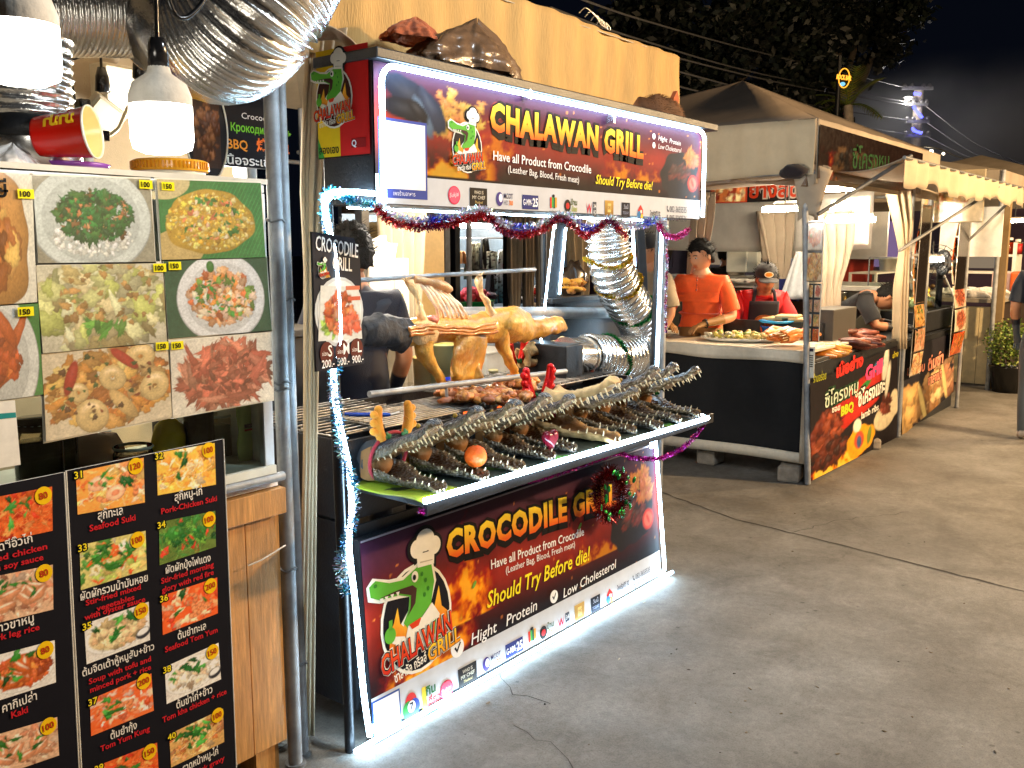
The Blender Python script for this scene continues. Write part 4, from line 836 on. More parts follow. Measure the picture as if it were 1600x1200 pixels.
def meat(label, px0, px1, py, z, n, seed, cols, name='grilled_meat', spread=0.055, y=None):
    m = M(); r = random.Random(seed)
    for i in range(n):
        k = r.random(); c = gz(px0+(px1-px0)*k, py+r.uniform(-1, 1)*6, z); c.x += r.uniform(-0.02, 0.02); c.y += r.uniform(-1, 1)*spread; c.z = z+r.uniform(0.0, 0.02)
        cc = tuple(np.array(lin(cols[r.randrange(len(cols))]))*r.uniform(0.7, 1.25))
        m.ball(c, (r.uniform(0.02, 0.038), r.uniform(0.014, 0.024), r.uniform(0.01, 0.017)), 12, 0, cc, rough=0.7, seed=i+seed*31, rot=MX.Rotation(r.random()*6.28, 3, 'Z'), fr=9)
    return m.build(name, MT['roast'], label=label, cat='meat')
meat('heap of grilled brown crocodile pieces on the left bars of the grill', 705, 815, 622, 0.995, 80, 5, [(206, 136, 66), (184, 104, 44), (226, 166, 98), (160, 84, 36)])
meat('flat grilled crocodile cut with curled rim beyond the meat heap', 775, 838, 603, 0.995, 44, 6, [(206, 132, 60), (224, 160, 90), (176, 96, 40)], spread=0.04)
for i, (px, py, lb) in enumerate(((832, 634, 'black hot charcoal pan below the red antlers, nearer of two'), (868, 626, 'black hot charcoal pan below the red antlers, farther of two'))):
    c = gz(px, py, 0.95); m = M(); m.box((c.x, c.y, 0.955), (0.13, 0.1, 0.02), 0.2); m.box((c.x, c.y, 0.968), (0.11, 0.08, 0.012), 0.2); m.build('charcoal_pan', MT['blacksteel'], bevel=0.006, label=lb, cat='pan', group='charcoal pans')
c = gz(758, 638, 0.975); m = M(); m.lathe([(0, 0), (0.02, 0), (0.02, 0.035), (0.016, 0.04), (0, 0.04)], c, 14); m.build('metal_shaker', MT['steel'], label='small shiny metal shaker standing at the edge of the grill bars', cat='shaker')
m = M(); a, b = gz(545, 648, 0.985), gz(610, 648, 0.985); m.tube([a, b], 0.006, 8, 0, lin((30, 70, 170))); m.tube([a+V((0, 0.02, 0)), b+V((0, 0.012, 0))], 0.006, 8, 0, lin((30, 70, 170))); m.tube([b, b+V((0.05, 0.01, 0))], 0.004, 6, 0, lin((180, 180, 180))); m.build('tongs', MT['gloss'], label='blue handled tongs lying on the near end of the grill', cat='tongs')

# ---------------------------------------------------------------- ducts
def duct_mesh(path, r, pitch=0.02, depth=0.06, n=40, mi=0, seed=0, crumple=0.012):
    m = M(); P = even_path(path, pitch/6); rs = [r*(1-depth*abs(math.sin(math.pi*i/6))**0.7) for i in range(len(P))]
    m.tube(P, rs, n, mi, cap=False)
    rr = random.Random(seed); b = len(P)
    for i, v in enumerate(m.v):
        q = V(v); d = pnoise(q*38+V((seed, 0, 0)))*crumple*0.6+pnoise(q*90)*crumple*0.35; c = P[i//n]; o = (q-c); m.v[i] = tuple(c+o*(1+d/r*0.8))
    return m
t = thing('flexible_duct', 'silver flexible duct bending from behind the sign into a steel collar', 'duct', gy(975, 590, 2.2))
YD = 2.42
pth = [gy(947, 325, YD), gy(949, 365, YD), gy(954, 410, YD), gy(966, 447, YD), gy(984, 478, YD), gy(1000, 506, YD), gy(1003, 532, YD), gy(992, 552, YD), gy(968, 560, YD), gy(938, 559, YD), gy(915, 557, YD)]
duct_mesh(pth, 0.112, 0.036, 0.14, 48, seed=4, crumple=0.003).build('duct_hose', MT['foil'], t)
m = M(); m.tube([gy(922, 557, YD), gy(882, 557, YD)], 0.09, 32); m.tube([gy(913, 557, YD), gy(910, 557, YD)], 0.095, 32); m.build('collar', MT['steel'], t)
GT = 'tinsel garlands'
def ring_tinsel(px, py, ang, r, cols, label, seed, span=(0, 1)):
    c = gy(px, py, YD); ax = V((math.cos(ang), 0, math.sin(ang))); u = V((0, 1, 0)); v = ax.cross(u)
    pts = [c+(u*math.cos(a)+v*math.sin(a))*r+ax*(0.02*math.sin(a*2)) for a in [2*math.pi*(span[0]+(span[1]-span[0])*i/16) for i in range(17)]]
    tinsel('tinsel_garland', pts, 0.014, cols, label, 2600, seed=seed)
ring_tinsel(951, 408, R(97), 0.114, [(190, 150, 20), (222, 190, 50)], 'gold tinsel ring highest on the silver duct', 1)
ring_tinsel(968, 447, R(115), 0.114, [(176, 140, 16), (214, 180, 40)], 'gold tinsel ring in the middle of the silver duct', 2)
ring_tinsel(990, 485, R(122), 0.114, [(8, 110, 50), (20, 150, 70)], 'green tinsel ring on the duct just above its elbow', 3)
ring_tinsel(953, 560, R(5), 0.116, [(8, 100, 44), (16, 130, 60)], 'green tinsel ring on the lower duct beside the steel collar', 4)

# ---------------------------------------------------------------- garlands and wreath
SW = [(240, 242, 248), (232, 234, 242), (236, 238, 246), (60, 70, 200), (226, 230, 240)]
yt = 1.905
tinsel('tinsel_garland', [gy(588, 318, yt), gy(612, 338, yt), gy(655, 347, yt), gy(700, 342, yt), gy(735, 332, yt), gy(760, 330, yt), gy(782, 348, yt), gy(812, 358, yt), gy(845, 352, yt), gy(872, 338, yt), gy(892, 340, yt), gy(918, 358, yt), gy(938, 352, yt), gy(955, 342, yt), gy(975, 350, yt), gy(1000, 352, yt), gy(1030, 344, yt), gy(1042, 362, yt)], 0.022, SW, 'silver and blue tinsel garland hung in waves below the upper sign', 2600, seed=11)
yt = 1.893
tinsel('tinsel_garland', [gy(588, 324, yt), gy(612, 346, yt), gy(655, 355, yt), gy(700, 350, yt), gy(737, 340, yt), gy(762, 338, yt), gy(780, 356, yt), gy(810, 367, yt), gy(845, 360, yt), gy(870, 342, yt), gy(888, 346, yt), gy(912, 368, yt), gy(930, 362, yt), gy(952, 346, yt), gy(978, 370, yt)], 0.018, [(176, 22, 34), (200, 40, 40), (120, 20, 60)], 'red tinsel garland hung in waves under the silver one', 2400, seed=12)
tinsel('tinsel_garland', [gy(1028, 348, 1.9), gy(1040, 366, 1.92), gy(1060, 370, 1.95), gy(1076, 358, 1.95)], 0.018, [(190, 30, 110), (220, 60, 140)], 'short pink tinsel end hanging at the far corner of the upper sign', 2400, seed=13)
tinsel('tinsel_garland', [gy(588, 322, 1.91), gy(560, 318, 1.94), gy(535, 305, 1.99), gy(512, 300, 2.03), gy(506, 330, 2.04), gy(514, 366, 2.03)], 0.02, [(30, 150, 180), (90, 200, 220), (200, 230, 240)], 'turquoise and silver tinsel wound round the top of the LED post', 2600, seed=14)
tinsel('tinsel_garland', [gy(528, 560, 2.03), gy(520, 600, 2.02), gy(528, 650, 2.02), (gy(534, 700, 2.02)), gy(552, 760, 2.02), gy(552, 810, 2.02), gy(538, 850, 2.02), gy(532, 890, 2.01), gy(540, 930, 2.01)], 0.024, [(50, 140, 180), (150, 200, 220), (210, 225, 235)], 'turquoise silver tinsel wound down the lower part of the LED post', 1500, seed=15)
tinsel('tinsel_garland', [gy(655, 800, 1.80), gy(720, 778, 1.80), gy(800, 756, 1.80), gy(870, 740, 1.80), gy(920, 722, 1.80), gy(965, 708, 1.80), gy(990, 716, 1.80), gy(1030, 716, 1.80), gy(1060, 704, 1.80), gy(1084, 684, 1.80), gy(1100, 662, 1.80)], 0.0135, [(170, 16, 120), (200, 30, 150), (140, 14, 110)], 'magenta tinsel garland under the lit shelf edge ending in a loop', 2400, seed=16)
tinsel('tinsel_garland', [gy(1042, 372, 2.0), gy(1042, 420, 2.02), gy(1040, 470, 2.02), gy(1041, 520, 2.02)], 0.009, [(170, 120, 180), (220, 220, 235), (190, 50, 100)], 'thin pale tinsel string hanging beside the right post', 2600, seed=17)
tinsel('tinsel_garland', [gy(1018, 590, 2.0), gy(1024, 615, 2.0), gy(1034, 600, 2.0), gy(1028, 575, 2.0), gy(1036, 610, 1.98)], 0.012, [(10, 110, 50), (20, 140, 60)], 'green tinsel scrap tied to the right post behind the last heads', 2200, seed=18)
def wreath():
    c = gy(953, 772, 1.985); t = thing('christmas_wreath', 'red tinsel wreath with green foil leaves hung on the lower panel', 'wreath', c)
    ring = [c+V((0.088*math.cos(a)*1.05, 0.01*math.sin(a)-0.0, 0.088*math.sin(a))) for a in [2*math.pi*i/20 for i in range(21)]]
    tinsel('tinsel_ring', ring, 0.045, [(120, 14, 24), (170, 26, 34), (90, 10, 20)], None, 3600, parent=t, seed=21, width=0.0012)
    m = M(); r = random.Random(4)
    for i in range(26):
        a = r.random()*6.28; q = c+V((0.1*math.cos(a)*r.uniform(0.8, 1.25), -0.03-0.02*r.random(), 0.09*math.sin(a)*r.uniform(0.8, 1.3)))
        m.ball(q, (0.016, 0.003, 0.009), 8, 0, lin((16, 120+60*r.random(), 60)), rot=MX.Rotation(r.random()*6, 3, 'Y')@MX.Rotation(r.uniform(-0.6, 0.6), 3, 'X'))
    m.build('foil_leaf', MT['tinsel'], t)
wreath()

# ---------------------------------------------------------------- board with sizes on the LED post
def size_board():
    o = gy(494, 581, 2.0); tl = gy(487, 362, 2.0); br_ = (V((0.25, 0.06, -0.005))).normalized()
    t = thing('menu_board', 'black board lettered CROCODILE GRILL with plate of meat and sizes S M L', 'sign', o)
    p = Print(o, br_, (tl-o)); w = p.at(569, 575)[0]; h = (tl-o).length
    p.poly([(0, 0), (w, 0.0), (w*0.96, h*0.82), (w*0.84, h*0.97), (0, h)], (34, 34, 42), 1)
    p.ell(w*0.5, h*0.42, w*0.5, h*0.26, (196, 200, 200), 2); p.ell(w*0.5, h*0.42, w*0.45, h*0.235, (222, 224, 222), 3)
    pic = Picture(60, 60, (205, 206, 200), 61, 0.05); pic.heap(0.3, 0.3, 0.2, 0.25, 40, [(120, 160, 60), (150, 180, 80)], (0.05, 0.1)); pic.heap(0.5, 0.48, 0.36, 0.36, 150, [(206, 120, 66), (184, 90, 44), (226, 150, 96), (160, 70, 40)], (0.05, 0.11)); pic.heap(0.75, 0.3, 0.2, 0.2, 40, [(214, 100, 70), (226, 130, 100)], (0.06, 0.1))
    p.image(pic.done(), [(w*0.04, h*0.22), (w*0.95, h*0.2), (w*0.9, h*0.6), (w*0.12, h*0.62)], 4)
    p.text('CROCODILE', w*0.04, h*0.875, h*0.105, (240, 238, 236), 5, w=w*0.86, off=0.012, rot=-0.1); p.text('GRILL', w*0.36, h*0.735, h*0.1, (240, 238, 236), 5, w=w*0.4, off=0.012, rot=-0.06)
    emblem(p, w*0.17, h*0.73, w*0.085, 0, True)
    p.rect(w*0.62, h*0.58, w*0.92, h*0.61, (196, 110, 80), 5); p.rect(w*0.66, h*0.5, w*0.93, h*0.53, (190, 90, 64), 5)
    for k, (s, pr) in enumerate((('S', '200.-'), ('M', '500.-'), ('L', '900.-'))):
        u = w*(0.2+0.31*k); p.ell(u, h*0.125, w*0.135, h*0.085, (96, 44, 32), 5); p.text('size', u-w*0.1, h*0.11, h*0.035, (230, 220, 214), 6); p.text(s, u+w*0.02, h*0.1, h*0.085, (244, 240, 236), 6, off=0.012); p.text(pr, u-w*0.11, h*0.02, h*0.06, (240, 238, 236), 6, w=w*0.25, off=0.01)
    p.build('printed_face', MT['printm'], t)
    m = M(); m.prism([(0, 0), (w, 0.0), (w*0.96, h*0.82), (w*0.84, h*0.97), (0, h)], o-p.w*0.006, p.u, p.vv, p.w*0.005); m.build('board', MT['blacksteel'], t)
size_board()

# ---------------------------------------------------------------- things on top of the sign
def bag(name, label, c, r, seed, mt, col, k=0.5):
    """crumpled bag: folds run down from a gathered, leaning peak"""
    m = M(); c = V(c); n, h = 96, 26; vs = []; z0 = c.z-r[2]*0.6; ph = [random.Random(seed+i).random()*6 for i in range(6)]
    for i in range(h+1):
        t = i/h; R_ = float(np.interp(t, [0, 0.1, 0.35, 0.6, 0.8, 0.92, 1], [0.98, 1.0, 0.86, 0.62, 0.36, 0.16, 0.02]))
        for j in range(n):
            w = 2*math.pi*j/n; f = 1+0.13*math.sin(5*w+ph[0]+t*2)+0.07*abs(math.sin(6.5*w+ph[1]-t*3))+0.05*math.sin(17*w+ph[2]+t*5)*(1-t*0.5)
            q = V((math.cos(w), math.sin(w), t*3+seed)); f += 0.16*abs(pnoise(q*2.2))+0.08*abs(pnoise(q*5))
            vs.append((c.x+r[0]*R_*f*math.cos(w)*0.86+r[0]*0.22*t*t, c.y+r[1]*R_*f*math.sin(w), z0+r[2]*1.6*t*(1+0.08*math.sin(3*w+ph[3]))+0.05*r[2]*pnoise(q*4)))
    m.add(vs, [(i*n+j, i*n+(j+1) % n, (i+1)*n+(j+1) % n, (i+1)*n+j) for i in range(h) for j in range(n)], 0, col, True)
    return m.build(name, mt, label=label, cat='bag')
bag('plastic_bag', 'crumpled brown plastic bag standing on top of the sign box', gy(728, 82, 2.06), (0.26, 0.1, 0.105), 4, MT['bag'], (1, 1, 1))
bag('paper_bag', 'folded orange paper bag lying behind the brown bag on the sign', gy(642, 50, 2.1), (0.11, 0.07, 0.045), 9, MT['cloth'], lin((176, 92, 54)))
def plush():
    c = gy(1028, 178, 2.08); t = thing('fur_toy', 'brown furry toy head with upright ear lying on the sign top', 'toy', c)
    m = M(); m.ball((c.x, c.y, 2.115), (0.17, 0.08, 0.085), 24, 0, lin((96, 62, 36)), rough=0.2, seed=2)
    r = random.Random(2)
    for i in range(1400):
        a, b = r.random()*6.28, r.random()*1.5; d = V((math.cos(a)*math.sin(b)*0.17, math.sin(a)*math.sin(b)*0.08, math.cos(b)*0.085)); p0 = V((c.x, c.y, 2.115))+d; n = d.normalized()
        q = p0+n*0.014+V((0.012, 0, -0.004)); w = n.orthogonal()*0.0012; k = r.uniform(0.6, 1.5); cc = tuple(x*k for x in lin((120, 80, 46))); m.add([p0-w, p0+w, q], [(0, 1, 2)], 0, cc)
    m.build('head', MT['matte'], t)
    e = gy(1055, 160, 2.05); m = M(); m.prism([(-0.035, -0.05), (0.03, -0.04), (0.035, 0.02), (0.018, 0.055), (-0.012, 0.02)], e, (1, 0, 0), (0, 0, 1), (0, 0.02, 0), 0, lin((186, 96, 48))); m.build('ear', MT['cloth'], t, bevel=0.006)
plush()
# ================================================================= the cooked food stall on the left
YP, YB = 2.075, 2.02
def quad_picture(p, pic, px, l=2, **k):
    """px = picture positions tl, tr, br, bl"""
    c = [p.at(*q) for q in px]; p.image(pic, [c[3], c[2], c[1], c[0]], l, **k); return c
GRN, ORG, RED, WHT, YEL, BRN, PNK = (70, 130, 50), (226, 140, 60), (200, 60, 36), (230, 224, 206), (228, 184, 70), (150, 84, 40), (222, 150, 120)
def dish(kind, w, h, seed):
    r = random.Random(seed)
    if kind == 'basil':
        p = Picture(w, h, (150, 146, 128), seed); p.plate(0.46, 0.5, 0.52, 0.46*w/h*0.72, (206, 214, 210)); p.heap(0.46, 0.28, 0.34, 0.2, 260, [(232, 232, 222)], (0.012, 0.03)); p.heap(0.48, 0.55, 0.33, 0.3, 420, [(30, 96, 44), (40, 120, 60), (20, 76, 40), (34, 100, 44), (120, 84, 50), (60, 110, 50)], (0.015, 0.06), (0.25, 0.8), jag=0.25); p.heap(0.5, 0.58, 0.28, 0.22, 50, [(206, 146, 100), (180, 116, 70), (30, 110, 50), (40, 120, 50)], (0.015, 0.035), jag=0.25)
    elif kind == 'rice':
        p = Picture(w, h, (40, 120, 60), seed, 0.1)
        for i in range(24): p.blob(0.3+i*0.04, 0.5, 0.002, 0.8, -0.5, (60, 160, 80), flat=0.9)
        p.blob(0.12, 0.1, 0.3, 0.2, 0.4, (196, 170, 110), flat=0.9); p.blob(0.1, 0.92, 0.2, 0.12, 0.3, (206, 190, 140), flat=0.9)
        p.blob(0.47, 0.47, 0.43, 0.3, 0.06, (206, 166, 60), flat=0.4, jag=0.03); p.heap(0.47, 0.48, 0.41, 0.36, 520, [(232, 190, 70), (236, 206, 110), (214, 160, 50), (240, 220, 150)], (0.012, 0.03)); p.heap(0.48, 0.5, 0.34, 0.28, 70, [(60, 140, 60), (236, 130, 90), (50, 120, 50), (246, 200, 170)], (0.015, 0.04), (0.3, 0.7))
    elif kind == 'cabbage':
        p = Picture(w, h, (210, 204, 180), seed); p.heap(0.5, 0.5, 0.55, 0.5, 170, [(206, 206, 140), (222, 216, 170), (190, 196, 110), (226, 210, 160), (200, 180, 120)], (0.05, 0.14), (0.3, 0.8), jag=0.2); p.heap(0.5, 0.25, 0.2, 0.07, 14, [(90, 160, 60), (110, 170, 70)], (0.05, 0.1), (0.2, 0.4)); p.heap(0.5, 0.62, 0.4, 0.4, 40, [(196, 150, 90), (180, 140, 80)], (0.02, 0.05))
        p.i[:int(h*0.1)] *= 0.9
    elif kind == 'cashew':
        p = Picture(w, h, (26, 80, 60), seed); p.plate(0.52, 0.48, 0.43, 0.43, (232, 234, 236)); p.heap(0.52, 0.5, 0.32, 0.36, 220, [(236, 170, 120), (226, 140, 60), (244, 206, 180), (214, 110, 60), (240, 190, 150), (110, 150, 60)], (0.025, 0.055), (0.5, 1)); p.heap(0.5, 0.5, 0.25, 0.3, 30, [(60, 150, 60), (40, 130, 50)], (0.02, 0.04), (0.3, 0.6)); p.blob(0.42, 0.9, 0.04, 0.06, 0, (40, 120, 40))
    elif kind == 'squid':
        p = Picture(w, h, (226, 210, 180), seed); p.heap(0.5, 0.5, 0.5, 0.46, 260, [(226, 170, 90), (206, 140, 60), (236, 190, 120), (190, 116, 50)], (0.03, 0.08), (0.4, 0.9), jag=0.2)
        for q in ((0.35, 0.2, 0.15), (0.86, 0.45, 0.14), (0.52, 0.62, 0.12), (0.75, 0.85, 0.13), (0.25, 0.5, 0.09)): p.blob(q[0], q[1], q[2], q[2]*0.85, r.random()*3, (240, 206, 140), ring=0.42)
        for q in ((0.2, 0.68, 1.3), (0.62, 0.84, 2.4)): p.blob(q[0], q[1], 0.16, 0.045, q[2], (190, 52, 34))
        p.blob(0.6, 0.28, 0.18, 0.06, 2.2, (240, 200, 130)); p.heap(0.5, 0.55, 0.45, 0.4, 36, [(110, 70, 40), (60, 90, 40), (150, 60, 30)], (0.015, 0.035))
    elif kind == 'feet':
        p = Picture(w, h, (232, 224, 208), seed); p.heap(0.52, 0.5, 0.4, 0.42, 190, [(196, 100, 76), (214, 124, 96), (170, 80, 60), (224, 146, 116)], (0.07, 0.16), (0.18, 0.36), jag=0.2); p.heap(0.5, 0.5, 0.3, 0.3, 60, [(150, 66, 50), (206, 110, 84)], (0.04, 0.09), (0.3, 0.5))
    elif kind == 'wing':
        p = Picture(w, h, (60, 130, 60), seed); p.plate(0.42, 0.4, 0.55, 0.55, (226, 228, 222))
        for q in ((0.55, 0.55, 0.26, 0.12, 1.9), (0.45, 0.32, 0.3, 0.16, 0.4), (0.75, 0.7, 0.2, 0.05, 1.0), (0.62, 0.75, 0.2, 0.06, 2.2), (0.3, 0.45, 0.26, 0.12, 2.4)): p.blob(*q, (206, 100, 40), jag=0.08)
        p.heap(0.5, 0.4, 0.3, 0.22, 60, [(220, 120, 50), (190, 84, 30)], (0.03, 0.06))
    elif kind == 'omelette':
        p = Picture(w, h, (226, 222, 206), seed); p.blob(0.45, 0.5, 0.5, 0.42, 0, (224, 160, 80), jag=0.06); p.heap(0.4, 0.45, 0.4, 0.3, 120, [(230, 170, 90), (206, 130, 60), (190, 110, 44)], (0.05, 0.1)); p.heap(0.2, 0.5, 0.25, 0.3, 100, [(120, 66, 50), (90, 50, 40), (160, 90, 60)], (0.03, 0.06))
    else:
        spec = {  # small menu dishes: background, heap palette, greens, sizes, bowl
            'suki': ((230, 150, 70), [(236, 150, 90), (232, 190, 110), (226, 110, 50), (244, 210, 170)], 0.16, 0), 'suki2': ((232, 170, 70), [(240, 180, 80), (236, 150, 60), (246, 216, 170)], 0.08, 0), 'veg': ((190, 180, 110), [(226, 90, 40), (170, 190, 90), (230, 220, 180), (70, 120, 50), (220, 190, 110)], 0.3, 0),
            'morning': ((90, 110, 50), [(60, 120, 50), (40, 90, 40), (110, 160, 60), (190, 60, 40)], 0.4, 0), 'soup': ((190, 186, 180), [(226, 206, 160), (196, 160, 120), (170, 150, 110)], 0.2, 1), 'tomyum': ((226, 90, 40), [(240, 150, 100), (236, 110, 60), (246, 190, 150), (220, 70, 40)], 0.08, 0), 'tomkha': ((222, 216, 196), [(236, 230, 214), (206, 180, 150), (226, 214, 190)], 0.15, 1),
            'kung': ((230, 100, 50), [(246, 170, 140), (240, 120, 80), (236, 90, 40), (250, 210, 190)], 0.18, 0), 'gravy': ((190, 150, 90), [(206, 140, 90), (190, 110, 60), (226, 190, 140)], 0.35, 0), 'noodle': ((200, 90, 40), [(226, 100, 40), (206, 60, 30), (236, 150, 80)], 0.14, 0), 'leg': ((196, 160, 130), [(206, 160, 130), (180, 120, 90), (226, 196, 170)], 0.14, 0), 'kaki': ((226, 206, 170), [(196, 100, 50), (220, 130, 60), (180, 80, 40)], 0.16, 1)}[kind]
        p = Picture(w, h, spec[0], seed, 0.2)
        if spec[3]: p.i[:] = np.array(lin((206, 202, 196))); p.plate(0.48, 0.48, 0.5, 0.32, (230, 228, 222), 0.92); p.blob(0.48, 0.5, 0.44, 0.27, 0, [c*0.95 for c in spec[1][0]], flat=0.6)
        e = 0.42 if spec[3] else 0.6
        p.heap(0.5, 0.5, e, e*0.8, 80, spec[1], (0.04, 0.11), (0.25, 0.8), jag=0.2)
        if kind in ('suki', 'suki2', 'noodle', 'gravy'):
            for k in range(46): p.strand(0.5+0.8*(r.random()-0.5)*e*1.4, 0.45+0.8*(r.random()-0.5)*e, 0.25, 0.011, [(244, 206, 120), (236, 170, 80), (240, 220, 170)][k % 3] if kind != 'noodle' else [(226, 110, 44), (236, 150, 80), (190, 70, 30)][k % 3])
        if kind in ('suki', 'tomyum', 'kung'):
            for k in range(5 if kind != 'suki' else 3):
                c_ = (0.2+0.6*r.random(), 0.3+0.4*r.random()); p.arc(c_[0], c_[1], 0.1, 0.058, r.random()*6.28, 3.6, (246, 150, 96), 0.22)
        if kind in ('suki', 'tomkha'):
            for q in ((0.3, 0.62), (0.55, 0.34)) if kind == 'suki' else (): p.blob(q[0], q[1], 0.15, 0.12, 0.4, (240, 180, 140), ring=0.45); p.blob(q[0], q[1], 0.07, 0.05, 0.4, (226, 140, 100))
        if kind in ('leg', 'kaki'):
            for k in range(9): x_, y_, a_ = 0.2+0.6*r.random(), 0.25+0.4*r.random(), r.random()*3; p.blob(x_, y_, 0.17, 0.085, a_, (206, 140, 100) if kind == 'leg' else (206, 104, 48), jag=0.08); p.blob(x_, y_+0.04, 0.15, 0.025, a_, (236, 206, 180), jag=0.1)
        if kind == 'veg':
            for k in range(7): p.blob(0.15+0.7*r.random(), 0.2+0.6*r.random(), 0.11, 0.035, r.random()*3, (236, 96, 36), jag=0.05)
            for k in range(4):
                x_, y_ = 0.2+0.6*r.random(), 0.2+0.6*r.random()
                for _ in range(16): p.blob(x_+r.gauss(0, 0.04), y_+r.gauss(0, 0.05), 0.03, 0.028, 0, (80, 140, 50))
        if kind == 'morning':
            for k in range(34): p.strand(0.3+0.3*r.random(), 0.2+0.6*r.random(), 0.5, 0.016, [(70, 130, 50), (110, 165, 70), (50, 100, 40)][k % 3])
            for k in range(5): p.blob(0.15+0.7*r.random(), 0.2+0.6*r.random(), 0.09, 0.022, r.random()*3, (206, 44, 30))
        if kind == 'soup':
            for k in range(7): p.blob(0.25+0.5*r.random(), 0.35+0.3*r.random(), 0.075, 0.07, 0, (234, 206, 160))
        p.heap(0.45, 0.6, 0.35, 0.3, int(60*spec[2]), [(50, 120, 40), (70, 150, 60), (30, 90, 36)], (0.05, 0.12), (0.3, 0.6), jag=0.2)
        if kind in ('soup', 'tomkha'): p.blob(0.88, 0.25, 0.13, 0.1, 0.3, (60, 60, 66)); p.blob(0.88, 0.29, 0.11, 0.06, 0.3, (240, 240, 238))
    return p.done(0.3, 2.0)

GP = 'laminated dish photos on the glass case'
for kind, px, tagp, lb, price in (
    ('basil', ((50, 274), (234, 280), (242, 409), (59, 411)), (215, 281), 'laminated photo of basil stir fry on rice, white plate, top of middle column', '100'),
    ('rice', ((244, 280), (407, 286), (414, 402), (253, 406)), (250, 284), 'laminated photo of yellow fried rice on a banana leaf, top right one', '150'),
    ('cabbage', ((56, 415), (253, 411), (261, 534), (66, 552)), (237, 412), 'laminated photo of pale cabbage stir fry, faded yellow green', '100'),
    ('cashew', ((255, 408), (416, 403), (424, 516), (263, 529)), (261, 409), 'laminated photo of orange cashew chicken on a white plate with dark green ground', '150'),
    ('squid', ((65, 553), (262, 535), (268, 651), (71, 690)), (241, 535), 'laminated photo of golden fried squid rings with red chilli', '150'),
    ('feet', ((264, 534), (424, 518), (427, 624), (270, 652)), (265, 534), 'laminated photo of reddish brown fried chicken feet', '150'),
    ('omelette', ((-95, 262), (49, 273), (58, 472), (-88, 482)), (25, 295), 'laminated photo of stuffed omelette cut off by the picture edge, top of first column', '100'),
    ('wing', ((-86, 484), (60, 474), (67, 616), (-80, 636)), (25, 480), 'laminated photo of fried chicken wings on a green leaf', '150')):
    c = gy(px[3][0], px[3][1], YP); p = Print((c.x, YP, c.z)); cs = quad_picture(p, dish(kind, 160, 116, len(kind)*7+3)*0.74+np.array([0.075, 0.064, 0.042]), px, 2, bulge=0.0022, seed=len(kind))  # fading and the laminate's glare are both mixed into the print colours
    cs2 = [p.at(*q) for q in (px[3], px[2], px[1], px[0])]; k = 0.004
    p.poly([(cs2[0][0]-k, cs2[0][1]-k), (cs2[1][0]+k, cs2[1][1]-k), (cs2[2][0]+k, cs2[2][1]+k), (cs2[3][0]-k, cs2[3][1]+k)], (226, 222, 206), -2.5)
    u, v = p.at(*tagp); p.rect(u, v-0.02, u+0.034, v, (240, 226, 40), 8); p.text(price, u+0.004, v-0.016, 0.012, (30, 28, 24), 10, off=0.03)
    if kind == 'omelette': u, v = p.at(6, 308); p.text('ษี', u-0.02, v, 0.035, (30, 28, 26), 8, off=0.02)
    p.build('dish_photo', MT['laminate'], label=lb, cat='photo', group=GP)
p = Print(gy(-40, 738, 2.07)); c = [p.at(*q) for q in ((-40, 738), (32, 726), (23, 625), (-50, 632))]; p.poly(c, (234, 230, 220), 1); a = p.at(-44, 660); b = p.at(22, 640); p.poly([p.at(-48, 660), p.at(25, 652), p.at(24, 644), p.at(-49, 650)], (40, 140, 140), 2)
p.build('payment_card', MT['laminate'], label='white payment card with teal stripe taped to the glass case', cat='card')

def menu_board(label, px, items, org):
    t = thing('menu_board', label, 'menu board', org); tl, tr, br, bl = px
    p = Print(gy(bl[0], bl[1], YB)); c = [p.at(*q) for q in (bl, br, tr, tl)]; p.poly(c, (22, 22, 30), 0)
    for it in items:
        kind, q, num, pr, prp, lines = it
        quad_picture(p, np.clip(dish(kind, 72, 52, len(kind)*13+len(lines)*5+int(pr or 0))*1.45, 0, 0.95), q, 1.5)
        u, v = p.at(*prp); p.ell(u, v, 0.0185, 0.02, (246, 200, 20), 3.5); p.text(pr, u, v-0.007, 0.0155, (190, 60, 24), 5, al='c', off=0.02, rot=0.1, cx=0.9)
        if num:
            u, v = p.at(q[0][0]-3, q[0][1]+10); p.text(num, u, v-0.001, 0.0165, (10, 10, 12), 4, off=0.09); p.text(num, u, v, 0.0165, (250, 226, 40), 5, off=0.015)
        for s, a, b, hp, col in lines: p.textp(s, a, b, hp, (238, 234, 228) if col else (206, 34, 44), 4, off=0.012 if col else 0.022)
    p.build('printed_face', MT['printm'], t)
    m = M(); m.prism(c, p.o-p.w*0.004, p.u, p.vv, p.w*0.0035); m.build('board', MT['paint'], t)
    m = M()
    for s in (0, 1):
        a, b = c[s*1 if s else 0], c[2 if s else 3]; m.tube([p.pt(a[0], a[1], 0), p.pt(b[0], b[1], 0)], 0.0022, 4, 0, lin((220, 216, 206)))
    m.build('edge_strip', MT['paint'], t)
